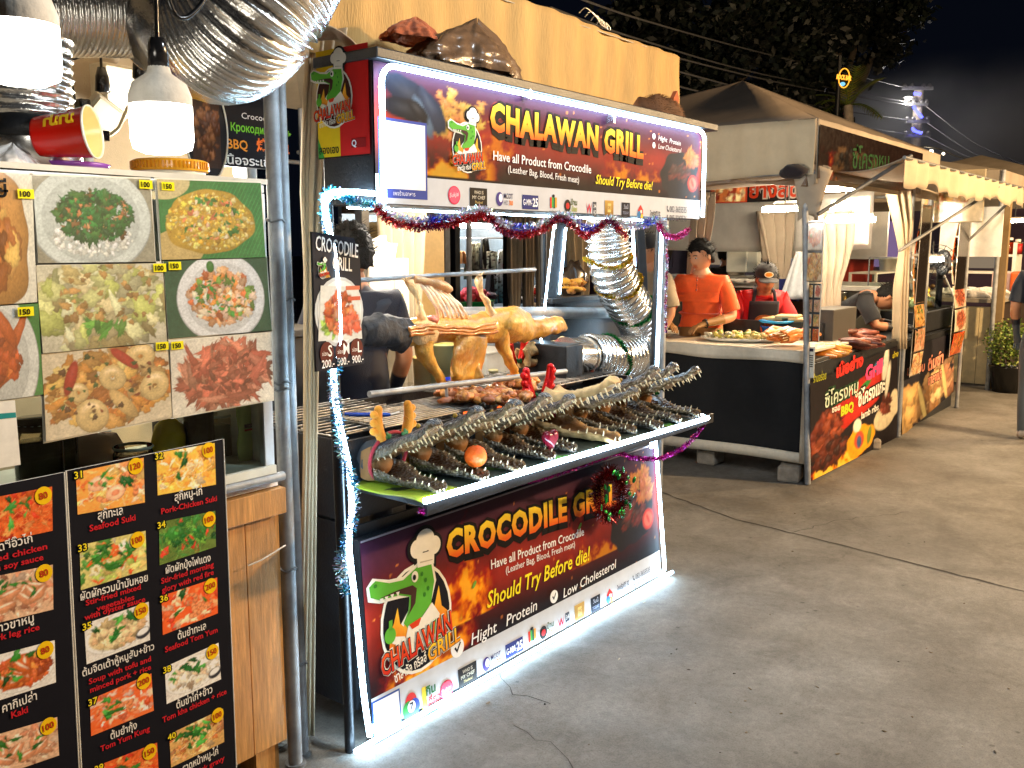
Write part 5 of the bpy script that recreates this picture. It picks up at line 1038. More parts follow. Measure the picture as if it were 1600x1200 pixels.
menu_board('tall black menu board with dishes 31 to 40 leaning on the wooden counter', ((103, 736), (349, 686), (370, 1222), (132, 1300)), [
    ('suki', ((118, 738), (224, 715), (226, 785), (121, 804)), '31', '120', (211, 728), [('สุกี้ทะเล', (152, 812), (191, 803), 14, 1), ('Seafood Suki', (139, 830), (211, 812), 10, 0)]),
    ('suki2', ((244, 708), (335, 692), (337, 757), (246, 774)), '32', '100', (325, 703), [('สุกี้หมู-ไก่', (272, 783), (315, 772), 13, 1), ('Pork-Chicken Suki', (251, 803), (338, 782), 9, 0)]),
    ('veg', ((124, 852), (227, 829), (229, 890), (126, 922)), '33', '100', (214, 843), [('ผัดผักรวมน้ำมันหอย', (125, 938), (230, 907), 13, 1), ('Stir-fried mixed', (133, 946), (219, 920), 9, 0), ('vegetables', (150, 955), (209, 936), 9, 0), ('with oyster sauce', (131, 969), (226, 939), 9, 0)]),
    ('morning', ((248, 816), (336, 798), (337, 854), (249, 883)), '34', '100', (326, 811), [('ผัดผักบุ้งไฟแดง', (258, 896), (328, 876), 12, 1), ('Stir-fried morning', (251, 912), (333, 885), 9, 0), ('glory with red fire', (252, 926), (333, 897), 9, 0)]),
    ('soup', ((131, 975), (232, 940), (234, 1000), (135, 1038)), '35', '150', (220, 954), [('ต้มจืดเต้าหู้หมูสับ+ข้าว', (128, 1057), (240, 1014), 12, 1), ('Soup with tofu and', (138, 1069), (235, 1032), 9, 0), ('minced pork + rice', (140, 1082), (235, 1045), 9, 0)]),
    ('tomyum', ((252, 931), (339, 902), (340, 958), (254, 992)), '36', '200', (328, 915), [('ต้มยำทะเล', (277, 999), (321, 982), 12, 1), ('Seafood Tom Yum', (257, 1019), (339, 987), 9, 0)]),
    ('kung', ((140, 1093), (236, 1052), (240, 1110), (142, 1150)), '37', '200', (224, 1064), [('ต้มยำกุ้ง', (172, 1155), (213, 1137), 12, 1), ('Tom Yum Kung', (156, 1174), (233, 1141), 9, 0)]),
    ('tomkha', ((257, 1042), (341, 1004), (345, 1061), (260, 1100)), '38', '150', (331, 1018), [('ต้มข่าไก่+ข้าว', (275, 1107), (331, 1081), 12, 1), ('Tom kha chicken + rice', (253, 1129), (353, 1083), 9, 0)]),
    ('gravy', ((264, 1147), (348, 1107), (350, 1159), (267, 1199)), '40', '100', (339, 1117), [('ราดหน้าหมู-ไก่', (285, 1206), (340, 1177), 12, 1), ('in thick gravy', (290, 1218), (350, 1187), 9, 0)]),
    ('noodle', ((150, 1197), (245, 1160), (248, 1215), (152, 1255)), '39', '150', (233, 1174), [])], gy(240, 1230, YB))
menu_board('tall black menu board with chicken and pork leg dishes at the picture edge', ((-150, 788), (100, 738), (128, 1300), (-125, 1360)), [
    ('noodle', ((-25, 780), (81, 760), (82, 829), (-24, 852)), '', '80', (67, 774), [('ผัดซีอิ๊วไก่', (-14, 864), (50, 846), 14, 1), ('Fried chicken', (-26, 882), (73, 857), 10, 0), ('with soy sauce', (-30, 898), (67, 874), 10, 0)]),
    ('leg', ((-25, 904), (82, 882), (83, 952), (-24, 978)), '', '80', (68, 895), [('ข้าวขาหมู', (-12, 990), (52, 971), 14, 1), ('Pork leg rice', (-24, 1006), (61, 983), 10, 0)]),
    ('kaki', ((-22, 1028), (85, 1000), (87, 1066), (-20, 1100)), '', '80', (70, 1015), [('คากิเปล่า', (3, 1113), (57, 1092), 14, 1), ('Kaki', (17, 1122), (43, 1112), 11, 0)]),
    ('leg', ((-20, 1152), (89, 1120), (92, 1180), (-18, 1218)), '', '100', (75, 1134), [])], gy(0, 1300, YB))

def counter():
    t = thing('wooden_counter', 'pine plank counter carrying the glass case of the left stall', 'counter', (1.0, 2.4, 0.07))
    x1 = 1.615; m = M(); x = 0.2; i = 0
    while x < x1-0.01:
        w = 0.118; m.box((x+w/2, 2.125+0.002*(i % 2), 0.46), (w-0.003, 0.022, 0.72)); x += w; i += 1
    m.build('plank', MT['wood'], t, bevel=0.002)
    m = M(); m.bb((0.2, 2.085, 0.80), (x1+0.004, 2.112, 0.875)); m.build('top_rail', MT['wood'], t, bevel=0.002)
    m = M(); m.bb((0.2, 2.115, 0.876), (x1, 2.75, 0.896)); m.build('counter_top', MT['paint'], t)
    m = M(); m.bb((x1-0.02, 2.14, 0.1), (x1, 2.75, 0.874)); m.build('side_board', MT['wood'], t)
    m = M(); m.bb((1.52, 2.14, 0.0), (1.6, 2.22, 0.1)); m.bb((0.3, 2.14, 0.0), (0.38, 2.22, 0.1)); m.build('leg', MT['wood'], t)
    m = M(); m.tube([(0.2, 2.09, 0.908), (x1, 2.09, 0.908)], 0.0135, 12); m.build('rail_pipe', MT['galv'], t)
counter()
m = M(); c = gz(395, 1185); m.box((c.x, c.y+0.05, 0.035), (0.22, 0.16, 0.07), 0.1); m.build('paving_block', MT['concrete'], bevel=0.006, label='pale concrete block lying under the end of the wooden counter', cat='block')

def glass_case():
    t = thing('glass_case', 'aluminium framed glass display case behind the dish photos', 'display case', (1.0, 2.3, 0.9))
    al = mat('aluminium', (0.6, 0.62, 0.64), 0.35, 0.8, 0.12, 10)
    m = M(); x1 = 1.59
    for x, y in ((x1-0.015, 2.105), (x1-0.015, 2.6), (0.22, 2.105)): m.bb((x-0.016, y-0.012, 0.93), (x+0.016, y+0.012, 1.69))
    m.bb((0.2, 2.093, 1.692), (x1, 2.117, 1.712)); m.build('frame', al, t, bevel=0.002)
    m = M(); m.bb((0.2, 2.085, 0.922), (x1, 2.62, 0.945), 0, lin((214, 216, 206))); m.build('shelf_board', MT['paint'], t)
    m = M(); m.bb((0.2, 2.09, 1.715), (x1+0.01, 2.62, 1.728), 0, lin((200, 196, 184))); m.build('top_board', MT['paint'], t)
    m = M(); m.add([(0.2, 2.1, 0.945), (x1-0.03, 2.1, 0.945), (x1-0.03, 2.1, 1.69), (0.2, 2.1, 1.69)], [(0, 1, 2, 3)]); m.build('front_pane', MT['glass'], t)
    m = M(); m.add([(x1-0.002, 2.12, 0.945), (x1-0.002, 2.59, 0.945), (x1-0.002, 2.59, 1.69), (x1-0.002, 2.12, 1.69)], [(0, 1, 2, 3)], 0, lin((226, 226, 220))); m.build('side_panel', MT['paint'], t)
    m = M(); m.bb((0.2, 2.4, 1.32), (x1-0.03, 2.58, 1.335), 0, lin((200, 206, 196))); m.build('inner_shelf', MT['paint'], t)
glass_case()
def jar(name, label, px, py, y, r, h, col, neck=0.75, cap=None, glassy=True, z=0.946):
    c = gy(px, py, y); c.z = z; t = thing(name, label, name.split('_')[-1], c); m = M()
    m.lathe([(0.0, 0.003), (r*0.9, 0.003), (r*0.93, h*0.75), (0, h*0.75)], c, 18, 0, lin(col)); m.build('contents', MT['gloss'], t)
    m = M(); m.lathe([(0, 0), (r, 0), (r, h*0.78), (r*neck, h*0.88), (r*neck, h)], c, 20); m.build('body', MT['bottleglass'], t)
    m = M(); m.lathe([(r*neck*1.03, h-0.008), (r*neck*1.1, h-0.004), (r*neck*1.03, h)], c, 20, 0, lin((210, 214, 206)))
    if cap: m.lathe([(r*neck*1.1, h-0.02), (r*neck*1.1, h+0.01), (0, h+0.012)], c, 18, 0, lin(cap))
    m.build('rim', MT['gloss'], t)
jar('sauce_jar', 'open glass jar of reddish brown sauce inside the case', 208, 700, 2.2, 0.05, 0.1, (120, 56, 36), 0.92)
jar('pickle_jar', 'dark tall glass jar of pickles behind the white payment card', 60, 690, 2.24, 0.055, 0.19, (60, 66, 40), 0.8, (70, 50, 36))
jar('pickle_jar', 'tall murky jar beside the squid photo with brown lid', 92, 700, 2.3, 0.045, 0.17, (70, 74, 44), 0.8, (60, 46, 34))
jar('olive_jar', 'low olive green jar at the glass in front of the sauce jar', 118, 726, 2.16, 0.045, 0.06, (96, 100, 44), 0.9)
jar('soy_bottle', 'black soy bottle under the chicken feet photo', 312, 690, 2.3, 0.042, 0.2, (20, 18, 18), 0.5, (24, 24, 26))
jar('water_glass', 'clear drinking glass beside the black soy bottle', 345, 690, 2.32, 0.036, 0.12, (150, 160, 150), 0.98)
m = M(); c = gy(268, 690, 2.32); m.ball((c.x, 2.33, 1.01), (0.06, 0.03, 0.065), 14, 0, lin((226, 196, 40)), rough=0.3, seed=3); m.build('snack_bag', MT['gloss'], label='yellow snack bag standing inside the glass case', cat='bag')
m = M(); c = gy(150, 690, 2.34); m.ball((c.x, 2.4, 1.0), (0.1, 0.05, 0.06), 14, 0, lin((190, 150, 130)), rough=0.5, seed=8); m.build('food_bag', MT['gloss'], label='clear bag of pinkish food behind the sauce jar', cat='bag')
c = gy(385, 725, 2.2); t = thing('soap_bottle', 'pale green soap bottle standing at the end of the case', 'bottle', (c.x, 2.2, 0.946)); m = M()
m.lathe([(0, 0), (0.024, 0.0), (0.027, 0.05), (0.02, 0.085), (0.025, 0.13), (0.024, 0.165), (0.012, 0.185), (0, 0.186)], (c.x, 2.2, 0.946), 18, 0, lin((196, 214, 130)), sq=0.6); m.build('body', MT['gloss'], t)
p = Print((c.x-0.012, 2.186, 1.04)); p.rect(0, 0, 0.026, 0.012, (60, 60, 56), 1); p.rect(0, -0.008, 0.026, -0.002, (206, 90, 50), 1); p.build('label', MT['printm'], t)

# lamps, cable and dead sockets
def big_bulb(label, c, k=1.0):
    t = thing('hanging_bulb', label, 'bulb', c, 'big LED bulbs hanging before the left stall'); c = V(c); r = 0.061*k
    m = M(); m.lathe([(0.02*k, 0.075*k), (0.024*k, 0.06*k), (0.052*k, 0.04*k), (r, 0.015*k), (r, -0.003)], c, 28, 0, lin((214, 210, 200))); m.build('housing', MT['matte'], t)
    m = M(); m.lathe([(r, -0.003), (r, -0.07*k), (r*0.93, -0.088*k), (r*0.6, -0.097*k), (0, -0.1*k)], c, 28); m.build('diffuser', MT['bulb'], t)
    m = M(); m.lathe([(0, 0.13*k), (0.014, 0.128*k), (0.019*k, 0.115*k), (0.021*k, 0.07*k), (0.018*k, 0.07*k)], c, 18, 0, lin((26, 26, 28))); m.tube([c+V((0, 0, 0.128*k)), c+V((0.002, 0, 0.2)), c+V((0, 0, 0.27))], 0.005, 8, 0, lin((24, 24, 26))); m.build('socket', MT['gloss'], t)
B1, B0 = gy(251, 163, 1.75), gy(29, 36, 1.62)
big_bulb('glowing white LED bulb hanging in front of the pictures, under the big duct', B1); big_bulb('glowing white LED bulb cut by the upper left picture edge', B0)
m = M(); m.tube(smooth_path([(0.3, 1.7, 2.12), (B0.x, 1.64, 2.08), gy(190, -10, 1.75), (B1.x, 1.75, B1.z+0.265), gy(275, 24, 1.75), gy(308, 14, 1.75), gy(340, -40, 1.75)], 6), 0.0055, 8, 0, lin((22, 22, 24))); m.build('lamp_cable', MT['gloss'], label='black lamp cable strung along the front of the left stall', cat='cable')
cab = M(); cab.tube(smooth_path([gy(100, 98, 2.9), gy(160, 78, 2.9), gy(218, 80, 2.9), gy(262, 100, 2.9), gy(330, 90, 2.9)], 6), 0.005, 6, 0, lin((24, 24, 26))); cab.build('socket_cable', MT['gloss'], label='thin black cable with empty sockets inside the left stall tent', cat='cable')
for px, py, lb in ((106, 148, 'empty black lamp socket nearest the vertical duct'), (160, 130, 'empty black lamp socket hanging in the middle of the inner cable'), (218, 110, 'empty black lamp socket just left of the glowing bulb')):
    c = gy(px, py, 2.9); m = M(); m.lathe([(0, 0.05), (0.012, 0.048), (0.02, 0.02), (0.024, -0.025), (0.018, -0.03), (0, -0.028)], c, 14, 0, lin((24, 23, 24))); m.tube([c+V((0, 0, 0.05)), c+V((0, 0, 0.13))], 0.004, 6, 0, lin((24, 23, 24))); m.build('lamp_socket', MT['gloss'], label=lb, cat='socket', group='empty lamp sockets on the inner cable')
# ducts of this stall
def big_duct():
    t = thing('flexible_duct', 'large silver duct sweeping up in an elbow above the dish photos', 'duct', gy(365, 62, 2.0))
    duct_mesh([gy(-60, 6, 2.5), gy(60, 8, 2.48), gy(170, 12, 2.46), gy(262, 20, 2.44), gy(300, 24, 2.42)], 0.128, 0.0145, 0.10, 48, seed=2, crumple=0.002).build('straight_hose', MT['foil'], t)
    duct_mesh([gy(500, -240, 1.95), gy(455, -120, 1.93), gy(420, -50, 1.93), gy(386, 10, 1.96), gy(352, 46, 2.06), gy(322, 44, 2.2), gy(296, 34, 2.36), gy(275, 26, 2.48)], 0.18, 0.0135, 0.11, 64, seed=5, crumple=0.003).build('elbow', MT['foil'], t)
big_duct()
t = thing('vertical_duct', 'silver vertical duct with black cone and steel collar at the left picture edge', 'duct', gy(40, 240, 2.3))
duct_mesh([gy(38, 60, 2.3), gy(40, 120, 2.3), gy(42, 188, 2.3)], 0.105, 0.022, 0.07, 40, seed=6).build('duct_hose', MT['foil'], t)
c = gy(45, 205, 2.3); m = M(); m.lathe([(0.1, 0.03), (0.105, 0.025), (0.125, -0.02), (0.12, -0.022), (0.095, -0.0)], c, 32); m.build('cone', MT['blacksteel'], t)
m = M(); m.lathe([(0.112, -0.01), (0.115, -0.09), (0.11, -0.095)], c, 32); m.build('collar', MT['steel'], t)

# things standing on the case
c = gy(122, 268, 2.2); t = thing('tub_lid', 'purple rimmed white tub lid under the red noodle cup', 'lid', c); m = M(); m.lathe([(0, 0.0), (0.075, 0), (0.088, 0.008), (0.092, 0.016), (0.085, 0.018), (0, 0.014)], (c.x, 2.24, 1.729), 32, 0, [lin((230, 226, 230))]*2+[lin((130, 70, 170))]*3+[lin((226, 220, 226))]); m.build('lid_disc', MT['gloss'], t)
c = gy(95, 245, 2.2); t = thing('noodle_cup', 'red paper noodle cup with yellow lettering lying on its side', 'cup', (c.x, 2.24, 1.748))
rm = MX.Rotation(R(82), 3, 'Y')@MX.Identity(3); rm = MX.Rotation(R(-48), 3, 'Z')@MX.Rotation(R(84), 3, 'Y'); cc = gy(62, 243, 2.2); cc.z = 1.797; m = M()
m.lathe([(0, 0), (0.044, 0.0), (0.045, 0.004), (0.058, 0.118), (0.061, 0.12), (0.0605, 0.125), (0.056, 0.121), (0.043, 0.012), (0, 0.01)], cc, 36, 0, [lin((240, 236, 230)), lin((226, 26, 20)), lin((230, 30, 20)), lin((232, 40, 20)), lin((236, 230, 220)), lin((240, 236, 226)), lin((236, 214, 150)), lin((230, 206, 140)), lin((230, 206, 140))], rot=rm)
def cupwrap(t, u, v, h, col, off, rr_):
    a, f = glyphs(t, off); k = h/0.72; vs = []
    for x, y in a: 
        an = u-(y*k)/0.05; zz = v-x*k; q = 0.045+0.013*zz/0.118+rr_; vs.append(cc+rm@V((q*math.cos(an), q*math.sin(an), zz)))
    m.add(vs, f, 0, lin(col))
cupwrap('มาม่า', -1.9, 0.105, 0.026, (250, 200, 40), 0.05, 0.001); cupwrap('CUP', -2.5, 0.085, 0.016, (255, 250, 240), 0.03, 0.001)
m.build('cup_body', MT['gloss'], t)
c = gy(266, 262, 2.24); t = thing('plastic_tub', 'round white tub with ribbed yellow lid on top of the case', 'tub', (c.x, 2.24, 1.729)); m = M(); z = c.z-0.008
m.lathe([(0, 1.729-z), (0.085, 1.729-z), (0.09, 0), (0.0, 0)], (c.x, 2.24, z), 32, 0, lin((240, 236, 220))); m.build('tub_body', MT['gloss'], t)
m = M(); m.lathe([(0.093, -0.004), (0.096, 0.0), (0.096, 0.022), (0.088, 0.026), (0.0, 0.024)], (c.x, 2.24, z), 60, 0, lin((236, 170, 40)))
for i in range(60): a = 2*math.pi*i/60; m.box((c.x+0.0965*math.cos(a), 2.24+0.0965*math.sin(a), z+0.011), (0.004, 0.004, 0.018), a, 0, lin((214, 140, 24)))
m.build('lid', MT['gloss'], t)
bag('plastic_bag', 'crumpled clear plastic bag on the case at the left picture edge', gy(8, 258, 2.2), (0.09, 0.06, 0.045), 12, mat('clear_bag', (0.75, 0.74, 0.72), 0.15, 0, 0.1, 8, coat=0.5), (1, 1, 1))

# inside the left tent
def left_tent():
    t = thing('canvas_tent', 'beige canvas tent of the left stall with steel poles behind the ducts', 'tent', (0.9, 3.6, 0))
    m = M(); m.grid(lambda u, v: V((-0.9+3.95*u, 4.2+0.03*math.sin(u*22), 0.0+2.5*v)), 40, 4); m.build('back_wall', MT['canvas'], t, thick=0.004)
    m = M(); m.grid(lambda u, v: V((-0.8+2.5*u, 2.3+1.95*v, 2.36+0.28*math.sin(math.pi*v)*math.sin(math.pi*u)-0.03*math.sin(v*9))), 16, 16); m.build('roof', MT['canvas'], t, thick=0.004)
    m = M(); m.tube([gy(330, 150, 3.2), gy(118, 90, 3.4)], 0.016, 8); m.tube([(2.2, 4.15, 0), (2.2, 4.15, 2.4)], 0.02, 8); m.build('pole', MT['galv'], t)
    m = M(); a, b = gy(116, 190, 3.3), gy(205, 70, 3.3); m.add([a, b, b+V((0.5, 0.1, 0.2)), a+V((0.02, 0.3, 0.9))], [(0, 1, 2, 3)]); m.build('ceiling_flap', MT['canvasdim'], t, thick=0.003)
left_tent()
c = gy(182, 142, 3.2); m = M(); m.box((c.x, 3.2, c.z), (0.15, 0.08, 0.17), 0.1, 0, lin((216, 204, 180))); m.box((c.x-0.002, 3.155, c.z), (0.13, 0.01, 0.15), 0.1, 0, lin((226, 216, 194))); m.build('fuse_box', MT['paint'], bevel=0.006, label='beige fuse box on the inner tent wall', cat='fuse box')
c = gy(162, 178, 2.9); t = thing('flood_light', 'unlit square flood light tilted under the tent roof', 'flood light', c); rx = MX.Rotation(0.5, 3, 'X')@MX.Rotation(0.5, 3, 'Y'); m = M(); m.box(c, (0.13, 0.03, 0.09), rx, 0, lin((196, 186, 164))); m.build('housing', MT['paint'], t, bevel=0.008); m = M(); m.box(c+rx@V((0, -0.018, 0)), (0.11, 0.006, 0.07), rx, 0, lin((226, 216, 190))); m.build('lens', MT['gloss'], t)
c = gy(131, 195, 2.8); t = thing('power_strip', 'black power strip with a plug hanging beside the flood light', 'power strip', c); m = M(); m.box(c, (0.034, 0.04, 0.15), 0, 0, lin((22, 22, 24))); m.build('strip_body', MT['gloss'], t, bevel=0.005); m = M(); m.box(c+V((0.04, -0.02, -0.03)), (0.04, 0.03, 0.03), 0, 0, lin((20, 20, 22))); m.tube(smooth_path([c+V((0.06, -0.02, -0.03)), c+V((0.1, -0.02, 0.0)), c+V((0.16, 0, 0.08)), c+V((0.24, 0.05, 0.02))], 6), 0.006, 8, 0, lin((210, 196, 160))); m.build('plug_cable', MT['gloss'], t)
def back_sign():
    y = 2.62; o = gy(340, 258, y); t = thing('hanging_sign', 'dark sign with crocodile grill in Russian, Chinese and Thai behind the big duct', 'sign', o)
    p = Print(o); w = p.at(446, 250)[0]; h = p.at(340, 140)[1]; p.rect(0, 0, w, h, (26, 24, 28), 1)
    p.text('GR', w*0.74, h*0.78, h*0.13, (214, 70, 40), 3, off=0.06); p.text('Crocodile grill', w*0.36, h*0.66, h*0.085, (232, 228, 222), 3, w=w*0.68); p.text('Крокодил-гриль', w*0.2, h*0.48, h*0.11, (120, 190, 50), 3, w=w*0.9, off=0.015)
    p.text('BBQ', w*0.14, h*0.24, h*0.13, (236, 150, 50), 3, off=0.015); p.text('烤鳄鱼', w*0.56, h*0.25, h*0.14, (230, 110, 40), 3, off=0.03); p.text('เนื้อจระเข้ย่าง', w*0.08, h*0.03, h*0.12, (240, 238, 232), 3, w=w*0.95, off=0.015)
    p.build('sign_face', MT['printm'], t); m = M(); m.bb((o.x, y+0.002, o.z), (o.x+w, y+0.02, o.z+h)); m.build('board', MT['blacksteel'], t)
    p = Print(gy(322, 206, y-0.03)); p.ell(0, 0, 0.075, 0.15, (40, 36, 36), 1); pic = Picture(40, 60, (70, 50, 40), 3); pic.heap(0.5, 0.5, 0.4, 0.4, 90, [(150, 96, 56), (120, 70, 40), (90, 60, 44)], (0.06, 0.14)); 
    p.image(pic.done(), [(-0.05, -0.11), (0.05, -0.11), (0.05, 0.11), (-0.05, 0.11)], 2); p.build('picture_disc', MT['printm'], t)
    m = M(); m.tube([p.pt(0.077*math.cos(a), 0.153*math.sin(a), 2) for a in [2*math.pi*i/32 for i in range(33)]], 0.003, 6, 0, lin((226, 220, 206))); m.build('disc_rim', MT['gloss'], t)
back_sign()
m = M(); c = gy(392, 262, 2.7); m.tube([(c.x, 2.7, 0.9), (c.x, 2.7, c.z+0.1)], 0.02, 10); m.build('tent_pole', MT['galv'], label='short bright steel pole under the dark multilingual sign', cat='pole')
m = M(); c = gy(430, 500, 2.9); m.bb((c.x-0.3, 2.9, 0.3), (c.x+0.25, 3.3, 1.2), 0, lin((40, 40, 42))); m.bb((c.x-0.32, 2.88, 1.2), (c.x+0.27, 3.32, 1.23), 0, lin((90, 84, 76))); m.build('back_cabinet', MT['paint'], bevel=0.004, label='dark cabinet inside the left stall beyond the glass case', cat='cabinet')

c = gy(377, 268, 2.85); t = thing('hanging_bulb', 'small lit bulb glowing behind the upper right corner of the dish photos', 'bulb', c); m = M(); m.ball(c, (0.03, 0.03, 0.036), 14); m.build('diffuser', MT['bulb'], t); m = M(); m.tube([c+V((0, 0, 0.03)), c+V((0, 0, 0.075))], 0.016, 10); m.tube([c+V((0, 0, 0.07)), c+V((0, 0, 0.5))], 0.004, 6); m.build('socket', MT['blacksteel'], t)
bulb_light('inner_bulb_light', c-V((0.12, -0.02, 0.1)), 26, (1, 0.93, 0.8), 0.05, t)
# poles and gathered curtain between the two stalls
def vpole(name, label, x, y, h, r, mt=None, tie=None):
    t = thing(name, label, 'pole', (x, y, 0)); m = M(); m.tube([(x, y, 0), (x, y, h)], r, 16); m.build('tube', mt or MT['galv'], t)
    m = M()
    for z in tie or (): m.tube([(x+(r+0.003)*math.cos(a), y+(r+0.003)*math.sin(a), z+0.004*math.sin(a*3)) for a in [2*math.pi*i/14 for i in range(15)]], 0.003, 6)
    m.tube([(x, y, -0.001), (x, y, 0.012)], r*1.5, 14); m.build('tie_wire', MT['greysteel'], t)
vpole('steel_pole', 'grey steel tent pole standing beside the wooden counter', 1.645, 2.12, 2.4, 0.021, tie=(1.15, 1.17, 0.62, 1.62))
vpole('steel_pole', 'thinner steel pole tied right against the grey tent pole', 1.70, 2.15, 2.4, 0.016, tie=(0.3, 1.4))
def curtain(name, label, pts, widths, mt, folds=5, depth=0.03, seed=0, thick=0.004):
    r = random.Random(seed); ph = [r.random()*6 for _ in range(4)]; m = M(); P = [V(p) for p in pts]; n = len(P)-1
    def fn(u, v):
        k = v*n; i = min(int(k), n-1); f = k-i; c = P[i].lerp(P[i+1], f); w = widths[i]+(widths[i+1]-widths[i])*f
        a = (u-0.5)*2; return c+_R*(a*w*0.5)+V((0, 1, 0))*(depth*math.sin(u*folds*6.28+ph[0]+math.sin(v*5)*0.6)*min(1, w/0.12)+depth*0.5*math.sin(u*folds*13+ph[1]))
    m.grid(fn, 44, 20); return m.build(name, mt, label=label, cat='curtain', thick=thick)
curtain('gathered_curtain', 'beige canvas curtain gathered round the pole between the two stalls', [gy(510, 45, 2.24), gy(500, 150, 2.24), gy(492, 300, 2.24), gy(487, 420, 2.24), gy(484, 700, 2.24), gy(476, 1150, 2.24)], [0.10, 0.085, 0.07, 0.035, 0.03, 0.045], MT['canvas'], 3, 0.02, 2)
m = M(); r_ = random.Random(5); a, b, c = gy(395, 900, 2.1), gy(430, 862, 2.1), gy(446, 850, 2.1); m.tube(smooth_path([gy(388, 884, 2.09), gy(410, 874, 2.08), gy(436, 858, 2.08), gy(446, 852, 2.09)], 6), 0.0022, 6, 0, lin((230, 222, 206))); m.build('string_end', MT['cloth'], label='loose white string end tied to the grey steel pole', cat='string')
# ================================================================= tent over the grill and the things behind it
def grill_tent():
    t = thing('canopy_tent', 'tall yellowish beige canopy tent over the crocodile grill stall', 'tent', (2.9, 3.4, 0))
    y = 2.24; xr = gy(1060, 90, y).x; zt, zb = 2.45, 2.12
    def fr(u, v):
        x = 1.62+(xr-1.62)*u; z = zb+(zt-zb+0.02*math.sin(u*3.1))*v
        return (x, y+0.006*math.sin(u*95)+0.012*math.sin(u*17+1)+0.01*math.sin(v*5+u*9)*(1-v), z+0.008*math.sin(u*26)*(1-v))
    m = M(); m.grid(fr, 260, 10); m.grid(lambda u, v: (xr+0.008*math.sin(u*60), y+2.8*u, zb+(zt-zb)*v), 120, 6); m.build('valance', MT['canvasyel'], t, thick=0.003)
    m = M(); A, B, Cc, D, P = V((1.62, y, zt)), V((xr, y, zt)), V((xr, y+2.8, zt)), V((1.62, y+2.8, zt)), V(((1.62+xr)/2, y+1.4, zt+0.55))
    for a, b in ((A, B), (B, Cc), (Cc, D), (D, A)): m.add([a, b, P], [(0, 1, 2)])
    m.build('roof', MT['canvas'], t, thick=0.004)
    for x, yy in ((xr-0.04, y+0.03), (xr-0.04, y+2.76), (1.66, y+2.76)):
        m = M(); m.tube([(x, yy, 0), (x, yy, zt)], 0.018, 10); m.build('pole', MT['galv'], t)
    m = M(); m.tube([(1.66, y+0.03, 2.17), (xr, y+0.03, 2.17)], 0.014, 8); m.tube([(1.66, y+2.76, 2.1), (xr, y+2.76, 2.1)], 0.014, 8); m.tube([(xr-0.04, y, 2.17), (xr-0.04, y+2.8, 2.17)], 0.014, 8); m.build('cross_bar', MT['galv'], t)
    m = M(); m.grid(lambda u, v: (1.70+0.35*u, 2.17-0.1*v+0.02*math.sin(u*9), 2.16-0.05*u-0.02*math.sin(v*3+u*7)), 14, 5); m.build('torn_edge', MT['canvas'], t, thick=0.004)
    m = M()
    for k in range(5): m.tube(smooth_path([gy(905+k*9, 20+k*6, 2.5), gy(915+k*8, 12+k*6, 2.5), gy(930+k*6, 25+k*5, 2.5), gy(940+k*3, 40+k*2, 2.5)], 4), 0.0022, 4)
    m.build('wire_coil', MT['steel'], t)
grill_tent()
curtain('gathered_curtain', 'bright cream curtain tied round the inner post behind the roast crocodile', [gy(630, 326, 3.5), gy(630, 400, 3.5), gy(631, 480, 3.5), gy(633, 640, 3.5), gy(634, 720, 3.5)], [0.24, 0.22, 0.17, 0.15, 0.15], MT['canvas'], 4, 0.03, 3)
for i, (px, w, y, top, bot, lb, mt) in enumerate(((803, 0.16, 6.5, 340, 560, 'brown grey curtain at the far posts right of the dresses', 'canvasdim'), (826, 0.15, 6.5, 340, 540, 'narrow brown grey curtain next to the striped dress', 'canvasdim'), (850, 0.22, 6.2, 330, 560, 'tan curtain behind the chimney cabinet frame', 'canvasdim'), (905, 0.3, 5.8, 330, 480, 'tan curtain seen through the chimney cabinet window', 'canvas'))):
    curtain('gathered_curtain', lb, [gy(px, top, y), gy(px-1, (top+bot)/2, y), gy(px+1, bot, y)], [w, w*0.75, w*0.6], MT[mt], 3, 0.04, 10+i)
for px, y, lb in ((574, 4.6, 'dark grey post behind the vendor in navy'), (648, 3.7, 'black post right beside the cream curtain'), (700, 5.2, 'dark brown post beside the tall beige cabinet'), (716, 5.8, 'black post left of the clothes stall'), (796, 6.6, 'double black post before the dresses')):
    a = gz(px, 700, 0); c = gy(px, 450, y); m = M(); m.bb((c.x-0.035, y, 0), (c.x+0.035, y+0.07, 2.3)); m.build('tent_post', MT['greysteel' if px in (574, 700) else 'blacksteel'], bevel=0.006, label=lb, cat='post', group='posts behind the grill')
m = M(); a, b = gy(654, 352, 4.4), gy(694, 352, 4.4); m.bb((a.x, 4.4, 0.2), (b.x, 5.0, a.z), 0, lin((206, 176, 120))); m.bb((a.x, 4.38, a.z), (b.x+0.12, 5.02, a.z+0.03), 0, lin((226, 200, 146))); m.build('tall_cabinet', MT['paint'], bevel=0.006, label='tall plain beige cabinet behind the ribs of the roast', cat='cabinet')
m = M(); c = gy(598, 425, 3.4); m.grid(lambda u, v: (c.x-0.09+0.16*u, 3.38+0.03*math.sin(u*7+v*3), c.z-0.2+0.36*v+0.02*math.sin(u*5)), 8, 8, 0, lin((226, 214, 196))); m.build('paper_sack', MT['cloth'], label='white paper sack hanging left of the cream curtain', cat='sack', thick=0.03)
c = gy(625, 452, 3.42); t = thing('socket_strip', 'white socket strip with yellow plug tied to the cream curtain', 'power strip', c); m = M(); m.box(c, (0.1, 0.04, 0.32), 0, 0, lin((232, 226, 206))); m.build('strip_body', MT['gloss'], t, bevel=0.006); m = M(); c2 = gy(622, 465, 3.38); m.ball(c2, (0.03, 0.03, 0.03), 12, 0, lin((236, 196, 30))); m.build('plug', MT['gloss'], t); m = M()
